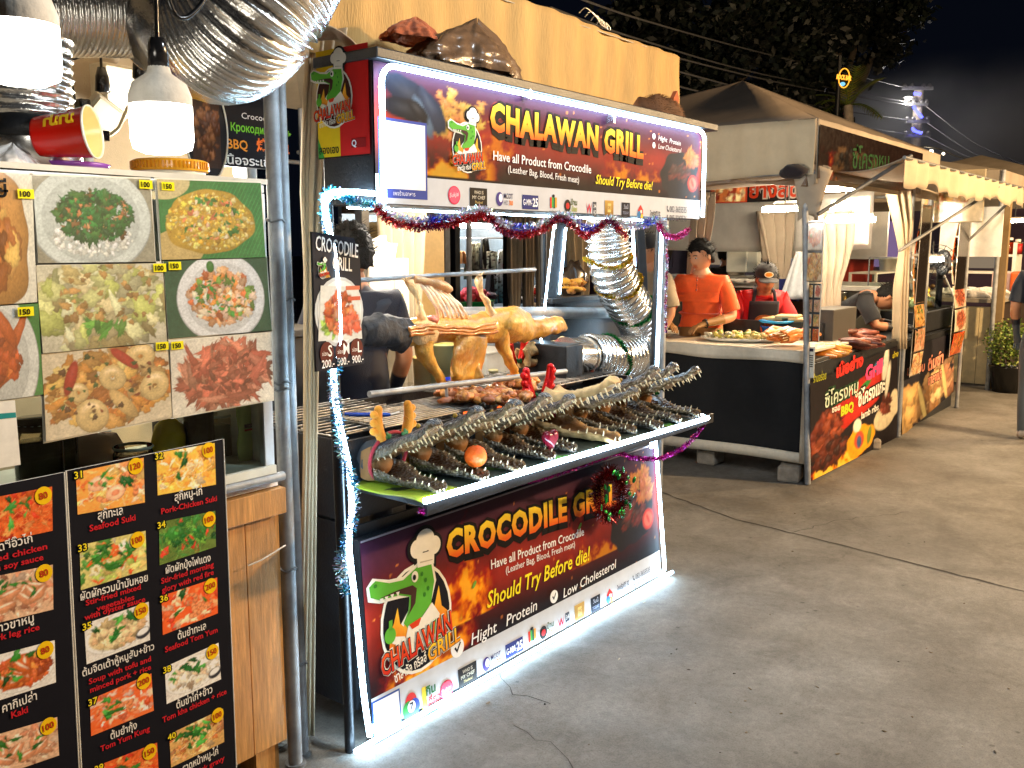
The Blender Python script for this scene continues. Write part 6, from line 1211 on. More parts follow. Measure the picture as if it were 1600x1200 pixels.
m.tube(smooth_path([c2, gy(616, 480, 3.38), gy(618, 540, 3.4), gy(622, 580, 3.4), gy(613, 600, 3.4), gy(616, 640, 3.4)], 6), 0.006, 6, 0, lin((226, 216, 190))); m.build('flex', MT['gloss'], t)
def added_bulb():  # bulb added out of sight to brighten the stall interior
    c = V((3.15, 3.05, 1.93)); t = thing('work_bulb', 'LED bulb hanging inside the grill stall hidden behind the upper sign', 'bulb', c); m = M(); m.lathe([(0.025, 0.02), (0.05, -0.02), (0.045, -0.06), (0, -0.07)], c, 20); m.build('diffuser', MT['bulb'], t)
    m = M(); m.lathe([(0, 0.08), (0.02, 0.07), (0.025, 0.02)], c, 14); m.tube([c+V((0, 0, 0.07)), (3.15, 3.05, 2.6)], 0.005, 6); m.build('socket', MT['blacksteel'], t); bulb_light('work_bulb_light', c-V((0, 0, 0.12)), 24, (1, 0.9, 0.76), 0.05, t)
added_bulb()
def back_table():
    t = thing('steel_table', 'steel work table behind the grill crowded with tubs', 'table', (3.3, 3.3, 0)); x0, x1, y0, y1, z = gy(640, 600, 3.2).x, gy(905, 590, 3.2).x, 3.15, 3.7, 0.83
    m = M(); m.bb((x0, y0, z-0.03), (x1, y1, z)); m.build('table_top', MT['steel'], t, bevel=0.004)
    for x in (x0+0.04, x1-0.04):
        for y in (y0+0.04, y1-0.04): m = M(); m.tube([(x, y, 0), (x, y, z-0.03)], 0.018, 8); m.build('leg', MT['galv'], t)
    m = M(); m.bb((x0+0.02, y0+0.02, 0.25), (x1-0.02, y1-0.02, 0.27)); m.build('lower_shelf', MT['steel'], t)
back_table()
def tub(name, label, px, py, y, r, h, col, fill=None, z=0.831, n=24, sq=1.0, cat='tub'):
    c = gy(px, py, y); c.z = z; t = thing(name, label, cat, c); m = M(); m.lathe([(0, 0), (r*0.85, 0), (r, h), (r*1.06, h), (r*1.06, h-0.012), (r*0.98, h-0.01)], c, n, 0, lin(col), sq=sq); m.build('body', MT['gloss'], t)
    m = M(); m.lathe([(r*0.97, h-0.015), (0, h-0.005)], c, n, 0, lin(fill or col), sq=sq); m.build('contents', MT['food'], t)
tub('sauce_tub', 'cream tub with dark red sauce left of the roasting foreleg', 660, 580, 3.28, 0.05, 0.16, (226, 190, 120), (120, 40, 26))
tub('food_tub', 'large yellowish translucent tub behind the roasting foreleg', 697, 580, 3.4, 0.11, 0.2, (222, 216, 150), (206, 206, 90))
tub('salt_glass', 'small glass of pale powder beside the white carton', 771, 588, 3.2, 0.026, 0.05, (230, 220, 170), (240, 230, 190))
tub('blue_bowl', 'small blue bowl between tub and hanging belly flap', 706, 588, 3.2, 0.05, 0.04, (40, 60, 190))
m = M(); c = gy(772, 575, 3.35); m.bb((c.x-0.13, 3.3, 0.831), (c.x+0.13, 3.5, 0.95), 0, lin((232, 226, 214))); m.bb((c.x-0.14, 3.29, 0.95), (c.x+0.14, 3.51, 0.965), 0, lin((240, 236, 226))); m.build('white_carton', MT['paint'], bevel=0.006, label='white lidded carton on the table behind the hind leg', cat='carton')
m = M(); c = gy(585, 545, 3.6); m.bb((c.x-0.05, 3.6, 0.35), (c.x+0.35, 3.9, 0.98), 0, lin((120, 112, 100))); m.bb((c.x-0.06, 3.58, 0.98), (c.x+0.36, 3.92, 1.12), 0, lin((226, 214, 190))); m.build('cool_box', MT['paint'], bevel=0.012, label='grey cool box with cream lid behind the charred neck', cat='cool box')
m = M(); m.ball(gy(895, 440, 2.9), (0.09, 0.07, 0.1), 16, 0, lin((40, 32, 26)), rough=0.5, seed=6); m.build('black_bag', MT['gloss'], label='black bag hanging in the chimney cabinet window', cat='bag')
def bits(name, label, c, r, n, cols, seed, mt, s=(0.02, 0.05), cat='pile'):
    m = M(); rr = random.Random(seed)
    for i in range(n): m.ball(V(c)+V((rr.uniform(-1, 1)*r[0], rr.uniform(-1, 1)*r[1], rr.random()*r[2])), (rr.uniform(*s), rr.uniform(*s)*0.7, rr.uniform(*s)*0.5), 8, 0, lin(cols[rr.randrange(len(cols))]), rough=0.5, seed=i+seed, rot=MX.Rotation(rr.random()*6, 3, 'Z'))
    return m.build(name, mt, label=label, cat=cat)
bits('dried_leaves', 'golden dried leaves in the chimney cabinet window', gy(893, 455, 2.85), (0.06, 0.03, 0.06), 16, [(206, 150, 50), (180, 120, 40)], 3, MT['cloth'], cat='leaves')
# clothes stall far behind
def clothes_stall():
    y0 = 12.0
    t = thing('clothes_stall', 'far clothes stall with pale blue backdrop seen between the posts', 'market stall', (13.5, 12.8, 0))
    m = M(); a, b = gy(540, 345, 13.2), gy(905, 345, 13.2); m.bb((a.x, 13.3, 0.0), (b.x, 13.4, 2.6), 0, lin((110, 130, 146))); m.build('back_wall', MT['paint'], t)
    m = M(); m.bb((a.x, 11.2, 2.15), (b.x, 13.3, 2.3), 0, lin((96, 84, 70))); m.build('roof_board', MT['paint'], t)
    m = M(); m.tube([gy(560, 372, 12.6), gy(880, 372, 12.6)], 0.02, 6); m.tube([gy(560, 420, 12.6), gy(880, 420, 12.6)], 0.02, 6); m.build('rail', MT['galv'], t)
    for k in range(3): m = M(); p = gy(600+120*k, 352, 12.3); m.tube([p, p+V((0.9, 0, 0))], 0.045, 8); m.build('tube_lamp', MT['tubew'], t)
clothes_stall()
GC = 'garments hanging in the far clothes stall'
rg = random.Random(31)
for i, (px, top, bot, w, col, col2, lb) in enumerate(((568, 362, 420, 0.42, (120, 170, 210), (60, 100, 150), 'light blue shirt at the left end of the rail'), (578, 390, 430, 0.4, (180, 220, 230), (220, 235, 240), 'pale turquoise skirt hanging low left of the sack'), (591, 375, 398, 0.4, (206, 40, 100), (60, 60, 160), 'pink and blue top beside the dark post'), (710, 425, 472, 0.3, (190, 200, 214), (150, 160, 180), 'long pale grey dress beside the black post'), (722, 392, 412, 0.3, (196, 150, 90), (170, 120, 70), 'tan cloth bag hanging beside the black post'), (744, 378, 436, 0.62, (196, 200, 170), (60, 70, 60), 'large camouflage patterned shirt in the middle'), (757, 372, 420, 0.3, (30, 36, 34), (20, 24, 30), 'black top behind the camouflage shirt'), (768, 392, 420, 0.5, (226, 232, 220), (190, 206, 190), 'white flared blouse right of the camouflage shirt'), (784, 390, 425, 0.34, (220, 232, 236), (190, 210, 220), 'white sleeveless blouse beside the pink cloth'), (788, 412, 426, 0.1, (226, 40, 110), (220, 40, 110), 'small bright pink scarf'), (792, 412, 446, 0.2, (30, 110, 210), (20, 80, 190), 'bright blue long garment beside the posts'), (768, 420, 472, 0.3, (30, 34, 46), (40, 36, 50), 'long dark dress under the white blouse'), (780, 426, 474, 0.46, (226, 232, 236), (20, 90, 120), 'white dotted maxi dress fading to teal'), (815, 366, 418, 0.3, (30, 60, 110), (20, 24, 40), 'navy dress between the brown curtains'), (816, 420, 474, 0.4, (206, 210, 214), (40, 44, 54), 'black and white striped dress between the curtains'), (838, 400, 432, 0.26, (200, 226, 240), (170, 200, 220), 'light blue blouse left of the tan curtain'), (565, 408, 440, 0.3, (24, 26, 32), (30, 30, 34), 'black trousers folded at the left end'))):
    a, b = gy(px, top, 12.4-0.02*i), gy(px, bot, 12.4-0.02*i); h = a.z-b.z; m = M(); st = 'striped' in lb; ca = 'camo' in lb or 'dotted' in lb
    def cf(u, v, col=col, col2=col2, st=st, ca=ca):
        k = 1-v; c = [col[q]+(col2[q]-col[q])*k for q in range(3)]
        if st and int(v*14) % 2: c = [30, 34, 44]
        if ca and pnoise(V((u*9, v*12, px*0.3))) > 0.15: c = [c[q]*0.3 for q in range(3)]
        return lin(c)
    m.grid(lambda u, v: (b.x+(u-0.5)*w*(1.15-0.55*v*v), 12.4-0.02*i+0.05*math.sin(u*16+px)*(1-v*0.6), b.z+h*v-0.03*abs(u-0.5)*(v > 0.9)), 18, 28, 0, colfn=cf)
    m.build('hanging_garment', MT['cloth'], label=lb+', hanging in the far clothes stall', cat='garment', group=GC, thick=0.03)
c = gz(739, 478, 0); cc = gy(739, 478, 12.0); tub('laundry_basket', 'big green plastic basket on the floor of the clothes stall', 739, 470, 11.6, 0.5, 0.5, (20, 120, 60), (190, 60, 90), z=0.02, sq=0.7, cat='basket')
bits('folded_clothes', 'red and pink folded clothes heaped on the green basket', V((gy(739, 470, 11.6).x, 11.6, 0.55)), (0.35, 0.2, 0.15), 20, [(190, 50, 70), (206, 90, 110), (60, 40, 60)], 5, MT['cloth'], (0.1, 0.22), 'clothes')
bits('toy_heap', 'colourful heap of goods on the floor between tan curtains', gy(842, 462, 10.0)-V((0, 0, 0.3)), (0.3, 0.2, 0.5), 40, [(226, 90, 30), (120, 160, 40), (230, 220, 210), (40, 60, 120), (210, 40, 50)], 9, MT['gloss'], (0.08, 0.16), 'goods')
# ================================================================= the grill-and-steam stalls on the right
X0, Y0, X1 = 5.87, 2.13, 7.84
def right_tent():
    t = thing('canopy_tent', 'brown pyramid tent with pale front valance over the barbecue stall', 'tent', (7.2, 3.6, 0))
    zb, zt = 1.985, 2.32; ya, yb, xa, xb = 2.13, 5.0, 5.70, 8.65
    P = V((7.2, 3.3, 2.86)); m = M(); A, B, Cc, D = V((xa, ya, zt)), V((xb, ya, zt)), V((xb, yb, zt)), V((xa, yb, zt))
    for a, b in ((A, B), (B, Cc), (Cc, D), (D, A)):
        m.grid(lambda u, v, a=a, b=b: a.lerp(b, u).lerp(P, v)-V((0, 0, 0.07*math.sin(math.pi*v)*math.sin(math.pi*u))), 10, 8)
    m.build('roof', MT['roofcanvas'], t, thick=0.004)
    m = M(); m.grid(lambda u, v: (xa+0.005*math.sin(u*110)+0.01*math.sin(u*13+v*2), ya+(yb-ya)*u, zb+(zt-zb)*v+0.012*math.sin(u*19)*(1-v)), 180, 6); m.build('valance', MT['canvas'], t, thick=0.003)  # lighter canvas on this side: the light falling on it is put into the colour
    m = M(); m.grid(lambda u, v: (xa+0.03+2.9*u, ya-0.005+0.006*math.sin(u*40), zb-0.05+(zt-zb+0.05)*v), 60, 4); m.build('valance', MT['canvasdim'], t, thick=0.003)
    p = Print((xa+0.03, ya-0.016, zb-0.02)); W_, H = 2.3, 0.32; pic = Picture(120, 30, (50, 34, 26), 8, 0.4); flames(pic, 0.0, 0.3, -0.1, 0.9, 71, 0.8); pic.heap(0.3, 0.3, 0.2, 0.3, 60, [(120, 90, 60), (70, 50, 40), (40, 34, 30)], (0.02, 0.05)); flames(pic, 0.62, 1.0, -0.1, 0.8, 72, 0.6)
    p.image(pic.done()*0.5, [(0, 0), (W_, 0), (W_, H), (0, H)], 1); p.text('ซี่โครงหมู', 0.62, 0.1, 0.13, (50, 84, 50), 3, w=0.8, off=0.01, rot=0.04); p.build('valance_banner', MT['laminate'], t)
    for x, y in ((xb-0.06, ya+0.04), (xb-0.06, yb-0.05), (xa+0.05, yb-0.05)):
        m = M(); m.tube([(x, y, 0), (x, y, zt)], 0.022, 10); m.build('pole', MT['galv'], t)
    m = M(); m.tube([gx(1258, 300, 5.79), gx(1262, 756, 5.87)], 0.02, 10); m.build('pole', MT['galv'], t)
    m = M(); m.tube([(xa+0.05, ya, zb+0.02), (xa+0.05, yb, zb+0.02)], 0.014, 8); m.tube([(xa+0.05, ya+0.02, zb+0.02), (xb, ya+0.02, zb+0.02)], 0.014, 8); m.tube([(xa, yb, zb), (xb, yb, zb)], 0.014, 8); m.tube([(xb, ya, zb), (xb, yb, zb)], 0.014, 8); m.build('cross_bar', MT['galv'], t)
    m = M(); c = gx(1270, 262, 5.76); b = gx(1262, 340, 5.82); m.grid(lambda u, v: c.lerp(b, v)+_R*((0.075*(1-v)**1.4+0.04)*math.cos(u*6.283))+V((0, 0.05*math.sin(u*6.283), 0.02*math.sin(u*12))), 20, 10); m.build('corner_wrap', MT['canvasdim'], t, thick=0.003)
    m = M(); m.grid(lambda u, v: (5.74+0.03*math.sin(u*8), ya+0.05+1.9*u, 1.985-0.05*v-0.02*math.sin(u*11+v*2)), 40, 4); m.build('rolled_sheet', MT['bag'], t, thick=0.02)
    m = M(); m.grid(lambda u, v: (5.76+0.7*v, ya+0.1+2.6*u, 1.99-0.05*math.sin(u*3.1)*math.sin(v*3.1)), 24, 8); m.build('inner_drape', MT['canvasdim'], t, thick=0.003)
    m = M(); m.ball(gx(1240, 268, 5.68), (0.05, 0.09, 0.045), 14, 0, lin((30, 20, 24)), rough=0.3, seed=2); m.build('dark_pouch', MT['cloth'], t)
right_tent()
def awning():
    t = thing('awning', 'pale canvas awning with ragged scalloped edge over the lane', 'awning', (7.5, 1.8, 1.95)); ya = 1.69; za = 2.085
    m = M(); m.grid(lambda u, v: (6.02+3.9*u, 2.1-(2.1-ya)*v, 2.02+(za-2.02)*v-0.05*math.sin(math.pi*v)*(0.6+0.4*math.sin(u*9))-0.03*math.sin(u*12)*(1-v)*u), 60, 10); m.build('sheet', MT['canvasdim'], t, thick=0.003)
    m = M(); m.grid(lambda u, v: (6.02+3.9*u, ya-0.004+0.01*math.sin(u*90), za-v*(0.16+0.025*math.sin(u*19+math.sin(u*7)*2)+0.012*math.sin(u*61+1)+0.02*pnoise(V((u*30, 1, 1))))), 220, 4); m.build('valance', MT['canvas'], t, thick=0.003)
    m = M()
    for a, b in ((gy(1278, 335, 2.08), gy(1424, 243, 1.7)), (gy(1405, 392, 2.08), gy(1560, 292, 1.7)), ((9.62, 2.08, 1.6), (9.9, 1.7, 2.08))): m.tube([a, b], 0.013, 8)
    m.tube([(6.02, ya, za), (9.92, ya, za)], 0.012, 8); m.build('strut', MT['greysteel'], t)
awning()

def barbecue_counter():
    t = thing('barbecue_counter', 'barbecue stall counter with black cloth side and painted ribs banner front', 'counter', (6.6, 2.6, 0))
    xs = 5.91; yb = 4.2
    m = M(); m.bb((xs+0.015, Y0+0.09, 0.18), (xs+0.02, yb, 0.82)); n0 = m.n
    m = M(); m.grid(lambda u, v: (xs+0.012+0.012*math.sin(u*7+v*5)*(1-v)+0.01*math.sin((u-v*0.5)*22)*(v*0.8), Y0+0.07+(yb-Y0)*u, 0.17+0.65*v), 60, 16, 0, lin((16, 17, 20))); m.build('black_cloth', MT['cloth'], t, thick=0.003)
    m = M(); W_ = lin((226, 214, 192)); m.grid(lambda u, v: (xs-0.004+0.006*math.sin(u*30), Y0+0.04+(yb-Y0)*u, 0.79+0.085*v+0.008*math.sin(u*14)*(1-v)), 60, 3, 0, W_); m.grid(lambda u, v: (xs-0.003, Y0+0.04+(yb-Y0)*u, 0.125+0.07*v+0.006*math.sin(u*9)), 40, 2, 0, W_); m.grid(lambda u, v: (xs-0.006, Y0+0.02+0.06*u, 0.13+0.72*v), 2, 6, 0, W_); m.build('white_trim', MT['paint'], t, thick=0.012)
    m = M(); m.bb((xs, Y0+0.05, 0.86), (6.75, yb, 0.875), 0, lin((206, 196, 176))); m.bb((xs, Y0+0.02, 0.80), (X1, 2.75, 0.818), 0, lin((60, 58, 56))); m.build('counter_top', MT['paint'], t)
    for x, y in ((X1-0.02, Y0+0.02), (xs+0.03, 4.1), (X1, 2.7)): m = M(); m.bb((x-0.02, y-0.02, 0), (x+0.02, y+0.02, 0.8)); m.build('leg', MT['galv'], t)
    # front banner
    bl, br, tr, tl = (1266, 752), (1402, 683), (1402, 540), (1266, 598); y = Y0-0.006; o = gy(*bl, y); p = Print((o.x, y, 0)); c = [p.at(*q) for q in (bl, br, tr, tl)]
    pic = Picture(110, 90, (30, 24, 26), 77, 0.3); flames(pic, -0.2, 0.6, -0.1, 0.55, 78, 1.2)
    pic.blob(0.5, 0.68, 0.34, 0.1, 0.3, (176, 40, 30), flat=0.6, jag=0.1); pic.blob(0.5, 0.5, 0.3, 0.07, 0.3, (190, 44, 30), flat=0.6, jag=0.1)
    pic.heap(0.15, 0.42, 0.14, 0.2, 70, [(120, 50, 30), (90, 36, 26), (150, 70, 40)], (0.03, 0.07)); pic.heap(0.2, 0.2, 0.16, 0.14, 50, [(60, 30, 24), (100, 44, 28)], (0.03, 0.07))
    pic.blob(0.82, 0.3, 0.15, 0.11, 0.3, (222, 206, 170), flat=0.7); pic.blob(0.95, 0.4, 0.07, 0.12, 0, (222, 206, 170), flat=0.7); pic.heap(0.83, 0.42, 0.06, 0.1, 30, [(110, 50, 36), (140, 70, 50)], (0.02, 0.05)); pic.blob(0.83, 0.85, 0.04, 0.16, -0.2, (230, 222, 200), flat=0.7); pic.blob(0.86, 0.68, 0.03, 0.16, -0.2, (230, 222, 200), flat=0.7)
    pic.blob(0.52, 0.17, 0.17, 0.13, 0.2, (230, 160, 30), flat=0.8, jag=0.06); pic.blob(0.48, 0.34, 0.05, 0.06, 0, (240, 232, 210), flat=0.7); pic.blob(0.5, 0.18, 0.06, 0.08, 0, (206, 80, 50), flat=0.6); pic.blob(0.5, 0.16, 0.03, 0.06, 0, (60, 90, 130), flat=0.6); pic.blob(0.62, 0.18, 0.03, 0.09, -0.2, (110, 130, 50), flat=0.6)
    pic.blob(0.57, 0.72, 0.09, 0.03, 0.4, (40, 120, 50), flat=0.6); pic.blob(0.74, 0.86, 0.07, 0.05, 0.2, (30, 110, 150), flat=0.6)
    p.image(pic.done(0.2), c, 1)
    p.textp('ซี่โครงหมู', (1288, 638), (1340, 612), 22, (30, 60, 36), 3, off=0.13); p.textp('ซี่โครงหมู', (1288, 638), (1340, 612), 22, (200, 214, 190), 4, off=0.01)
    p.textp('ซี่โครงแกะ', (1340, 636), (1382, 610), 22, (26, 22, 24), 3, off=0.12); p.textp('ซี่โครงแกะ', (1340, 636), (1382, 610), 22, (240, 236, 222), 4, off=0.03)
    p.textp('เนื้อย่าง', (1306, 590), (1348, 570), 18, (214, 50, 40), 4, off=0.06); p.textp('Grill', (1351, 596), (1378, 580), 22, (226, 70, 120), 5, off=0.05)
    p.textp('BBQ', (1313, 650), (1333, 640), 14, (190, 200, 40), 4, off=0.06); p.textp('ซอส', (1299, 645), (1312, 640), 9, (236, 226, 210), 4, off=0.03); p.textp('lamb ribs', (1345, 655), (1372, 640), 11, (236, 230, 216), 4, off=0.02); p.textp('ร้านอร่อย', (1270, 598), (1290, 592), 12, (150, 150, 40), 4, off=0.02); p.textp('ย่าง', (1394, 560), (1403, 556), 8, (206, 190, 50), 4, off=0.02)
    p.build('painted_banner', MT['printm'], t); m = M(); m.bb((X0, Y0+0.004, 0.02), (X1-0.03, Y0+0.012, 0.8)); m.build('banner_backing', MT['blacksteel'], t)
    m = M()                                               # raised black display shelf with printed marks
    m.bb((6.62, 2.35, 0.876), (6.65, 3.5, 1.0)); m.build('display_shelf', MT['blacksteel'], t)
    p = Print((6.615, 3.5, 0.88), (0, -1, 0), (0, 0, 1)); u, v = p.at(1178, 526); p.poly([(u+0.045*math.cos(a)*(1 if i % 2 == 0 else 0.35), v+0.05*math.sin(a)*(1 if i % 2 == 0 else 0.35)) for i, a in enumerate([math.pi/4*i for i in range(8)])], (230, 180, 50), 2)
    p.textp('ซี่โครง', (1188, 529), (1238, 529), 20, (206, 90, 40), 2, off=0.04); p.build('shelf_print', MT['printm'], t)
barbecue_counter()
def price_tag(): 
    p = Print(gx(1262, 590, 5.84), (0, -1, 0), (0, 0, 1)); p.rect(-0.03, 0, 0.04, 0.2, (232, 226, 210), 1); p.rect(-0.005, 0.17, 0.03, 0.19, (40, 40, 60), 2)
    for k in range(6): p.rect(0.005, 0.07+0.014*k, 0.03, 0.078+0.014*k, (90, 80, 70), 2)
    p.build('price_list', MT['printm'], label='small white price list taped on the corner post', cat='price list', thick=0.003)
price_tag()
for i, (px, py, s, lb) in enumerate(((1122, 725, 0.13, 'concrete block under the black cloth side of the barbecue stall'), (1248, 752, 0.13, 'concrete block at the corner leg of the barbecue stall'), (1335, 716, 0.09, 'small pale block under the painted ribs banner'), (1374, 702, 0.10, 'low stone block under the far end of the ribs banner'))):
    c = gz(px, py); m = M(); m.ball((c.x, c.y+0.06, s*0.42), (s*0.75, s*0.62, s*0.5), 10, rough=0.25, seed=i, sm=False)
    m = M(); m.box((c.x, c.y+0.06, s*0.42), (s*1.4, s*1.1, s*0.84), 0.2*i); m.build('concrete_block', MT['concrete'], bevel=0.018, label=lb, cat='block')

def posters(name, label, o, u, w, h, rows, seed, cols=1, curl=0.0, edge=(230, 220, 200)):
    """long laminated strip of food pictures"""
    p = Print(o, u, (0, 0, 1), 0.002); p.rect(0, 0, w, h, (40, 34, 30), 0); rr = random.Random(seed); a = 0
    for i in range(rows):
        for j in range(cols):
            kd = ['feet', 'squid', 'noodle', 'leg', 'kaki', 'gravy'][rr.randrange(6)]; pic = dish(kd, 26, 22, seed+i*3+j)*np.array([1.0, 0.85, 0.7]); y0 = h*i/rows; g = 0.006
            p.image(pic, [(w*j/cols+g, y0+g), (w*(j+1)/cols-g, y0+g), (w*(j+1)/cols-g, h*(i+1)/rows-g*1.5), (w*j/cols+g, h*(i+1)/rows-g*1.5)], 1)
    for j in range(2): p.rect(0 if j else w-0.004, 0, 0.004 if j else w, h, edge, 2)
    if curl:
        for i, v in enumerate(p.v): k = v[2]-p.o.z; p.v[i] = (v[0]+curl*math.sin(k*6), v[1]-abs(curl)*0.6*math.sin(k*5), v[2])
    return p.build(name, MT['laminate'], label=label, cat='poster', thick=0.003)
GPO = 'picture strips on the tent posts'
def pstrip(label, px0, px1, pt, pb, x, rows, seed, cols=1, curl=0.0):
    a, b = gx(px0, pb, x), gx(px1, pb, x); c = gx(px0, pt, x); posters('picture_strip', label, a, (0, -1, 0), abs(a.y-b.y), c.z-a.z, rows, seed, cols, curl)
pstrip('picture strip of skewers high on the corner post of the barbecue stall', 1257, 1284, 345, 440, 5.80, 2, 3, 1)
pstrip('picture strip of dark ribs low on the corner post of the barbecue stall', 1256, 1280, 443, 533, 5.83, 4, 4, 2)
# inside: silver sheet wall, low wall, hanging sign
m = M(); m.grid(lambda u, v: (8.42+0.01*math.sin(u*9+v*3), 2.6+2.4*u, 1.50+0.5*v+0.03*(u-0.5)**2*4), 40, 10); m.build('sheet_metal_screen', MT['sheet'], label='shiny sheet metal screen hung across the back of the barbecue stall', cat='screen', thick=0.004)
m = M(); m.bb((8.40, 2.5, 0.0), (8.46, 5.0, 1.16), 0, lin((74, 72, 62))); m.bb((8.36, 2.5, 1.16), (8.5, 5.0, 1.2), 0, lin((186, 184, 176))); m.build('low_partition', MT['paint'], bevel=0.004, label='olive grey low partition behind the two cooks', cat='partition')
c = gx(1175, 440, 8.3); m = M(); m.grid(lambda u, v: (8.3, c.y-0.2+0.5*u, 1.2+0.05*abs(math.sin(u*5+v*4))), 12, 4, 0, lin((226, 220, 206))); m.build('white_cloth', MT['cloth'], label='white cloth lying on the low partition', cat='cloth', thick=0.02)
m = M(); c = gx(1226, 453, 8.2); m.bb((8.2, c.y-0.12, c.z-0.1), (8.25, c.y+0.12, c.z+0.1), 0, lin((14, 28, 90))); m.build('blue_folder', MT['paint'], label='dark blue folder hanging on the low partition', cat='folder')
m = M(); c = gx(1248, 450, 8.1); m.grid(lambda u, v: (8.1+0.03*math.sin(u*9), c.y-0.06+0.2*u*(1.2-v*0.7), c.z-0.1+0.42*v), 8, 8, 0, lin((216, 222, 226))); m.build('hanging_towel', MT['cloth'], label='pale towel hanging beside the picture strip post', cat='towel', thick=0.02)
curtain('gathered_curtain', 'pale curtain gathered on the back pole above the woman in red', [gx(1207, 330, 8.2), gx(1208, 400, 8.2), gx(1211, 450, 8.2), gx(1211, 520, 8.2)], [0.34, 0.22, 0.12, 0.1], MT['canvasdim'], 3, 0.05, 33)
curtain('gathered_curtain', 'grey beige curtain hanging behind the picture strips of the corner post', [gx(1302, 330, 7.6), gx(1300, 380, 7.6), gx(1296, 440, 7.6), gx(1292, 510, 7.6)], [0.3, 0.24, 0.17, 0.14], MT['canvasdim'], 3, 0.05, 34)
curtain('gathered_curtain', 'brown canvas sleeve on the tent leg beside the man in orange', [gx(1097, 300, 6.6), gx(1090, 380, 6.62), gx(1080, 470, 6.7)], [0.17, 0.12, 0.08], MT['canvasdim'], 2, 0.04, 35)
curtain('gathered_curtain', 'cream canvas gathered on the middle post between the right stalls', [gy(1405, 298, 2.12), gy(1410, 345, 2.12), gy(1412, 392, 2.12), gy(1409, 450, 2.12), gy(1407, 545, 2.12)], [0.17, 0.13, 0.055, 0.085, 0.085], MT['canvas'], 3, 0.03, 36)
vpole('steel_pole', 'steel post with cream canvas between the two right hand stalls', X1, 2.12, 2.0, 0.02, tie=(1.5, 1.1))
p = Print(gx(1110, 318, 8.0), (0, -1, 0), (0, 0, 1)); W_ = 0.9; p.rect(0, 0, W_, 0.24, (24, 20, 20), 0); p.rect(0, 0, W_*0.4, 0.24, (150, 50, 30), 1); pic = Picture(40, 20, (190, 110, 60), 3, 0.4); pic.heap(0.5, 0.5, 0.5, 0.5, 60, [(206, 120, 70), (160, 60, 40), (226, 200, 150)], (0.05, 0.12)); p.image(pic.done(), [(0.01, 0.01), (W_*0.38, 0.01), (W_*0.38, 0.23), (0.01, 0.23)], 2)
p.text('ย่างสด', W_*0.42, 0.04, 0.13, (150, 140, 130), 3, off=0.1, w=W_*0.52); p.text('ย่างสด', W_*0.42, 0.04, 0.13, (150, 44, 20), 4, off=0.03, w=W_*0.52); p.build('hanging_banner', MT['printm'], label='black and red grill banner hanging under the tent roof', cat='banner', thick=0.004)

# lamps of the right stalls
GL = 'white tube lamps under the right tents'
def tube_lamp(label, px0, px1, py0, py1, x, r=0.02, parts=True):
    a, b = gx(px0, py0, x), gx(px1, py1, x); mid = (a+b)/2; t = thing('tube_lamp', label, 'lamp', mid, GL); m = M(); m.tube([a, b], r, 10); m.build('tube', MT['tubel'], t)
    m = M(); d = (b-a).normalized(); n = (0, 0, 0.022); m.box(mid+V((0, 0, r+0.012)), (0.04, (a-b).length*0.9, 0.02), math.atan2(-d.x, d.y), 0, lin((230, 226, 216))); m.tube([mid+V((0, 0, r+0.02)), mid+V((0, 0, 0.16))], 0.006, 6, 0, lin((40, 40, 40))); m.build('fitting', MT['paint'], t)
for q in ((1192, 1262, 328, 325, 6.9, 'lit tube lamp left of the corner post'), (1210, 1256, 321, 323, 7.4, 'lit tube lamp just behind the corner post, half hidden'), (1281, 1340, 296, 294, 6.9, 'highest lit tube lamp right of the corner post'), (1298, 1344, 326, 319, 7.0, 'slanted lit tube lamp in the middle right of the corner post'), (1292, 1367, 344, 343, 7.2, 'lowest lit tube lamp right of the corner post'), (1440, 1474, 406, 405, 8.9, 'low lit tube lamp behind the steamer glass'), (1432, 1488, 305, 303, 9.0, 'very bright tube lamp over the steamer stall'), (1566, 1606, 346, 344, 12.4, 'lit lamp at the right picture edge')): tube_lamp(q[5], q[0], q[1], q[2], q[3], q[4])

# food and things on the barbecue counter
def skew(name, label, c, n, dx, dy, L, col, seed, stick=False, rz=0.0, cat='skewers'):
    m = M(); r = random.Random(seed); rot = MX.Rotation(rz, 3, 'Z')
    for i in range(n):
        o = V(c)+rot@V((r.uniform(-1, 1)*dx, r.uniform(-1, 1)*dy, r.uniform(0, 0.06))); d = rot@V((r.uniform(-0.25, 0.25), 1, r.uniform(-0.15, 0.15))).normalized()
        k = r.uniform(0.7, 1.3); cc = tuple(q*k for q in lin(col[r.randrange(len(col))])); m.tube([o-d*L/2, o-d*L/5, o+V((0, 0, 0.008)), o+d*L/2.3], [0.01, 0.024, 0.027, 0.012], 8, 0, cc)
        if stick: m.tube([o, o+d*L*0.8], 0.0025, 5, 0, lin((220, 190, 130)))
    return m.build(name, MT['roast'], label=label, cat=cat)
skew('grilled_ribs', 'stack of dark grilled ribs standing up beside the corner post', gy(1305, 528, 2.42), 26, 0.16, 0.1, 0.2, [(110, 50, 30), (80, 34, 24), (140, 66, 36)], 1, True, 0.9)
skew('grilled_ribs', 'dark glazed ribs spread along the front edge of the barbecue counter', gy(1340, 540, 2.28)+V((0, 0, 0.02)), 46, 0.5, 0.1, 0.22, [(120, 56, 34), (150, 80, 46), (96, 44, 30)], 2, False, 0.3)
skew('grilled_chicken', 'golden grilled chicken pieces at the near corner of the barbecue counter', gy(1292, 558, 2.22), 16, 0.14, 0.08, 0.2, [(226, 150, 50), (206, 120, 40), (236, 170, 70)], 3, False, 0.4)
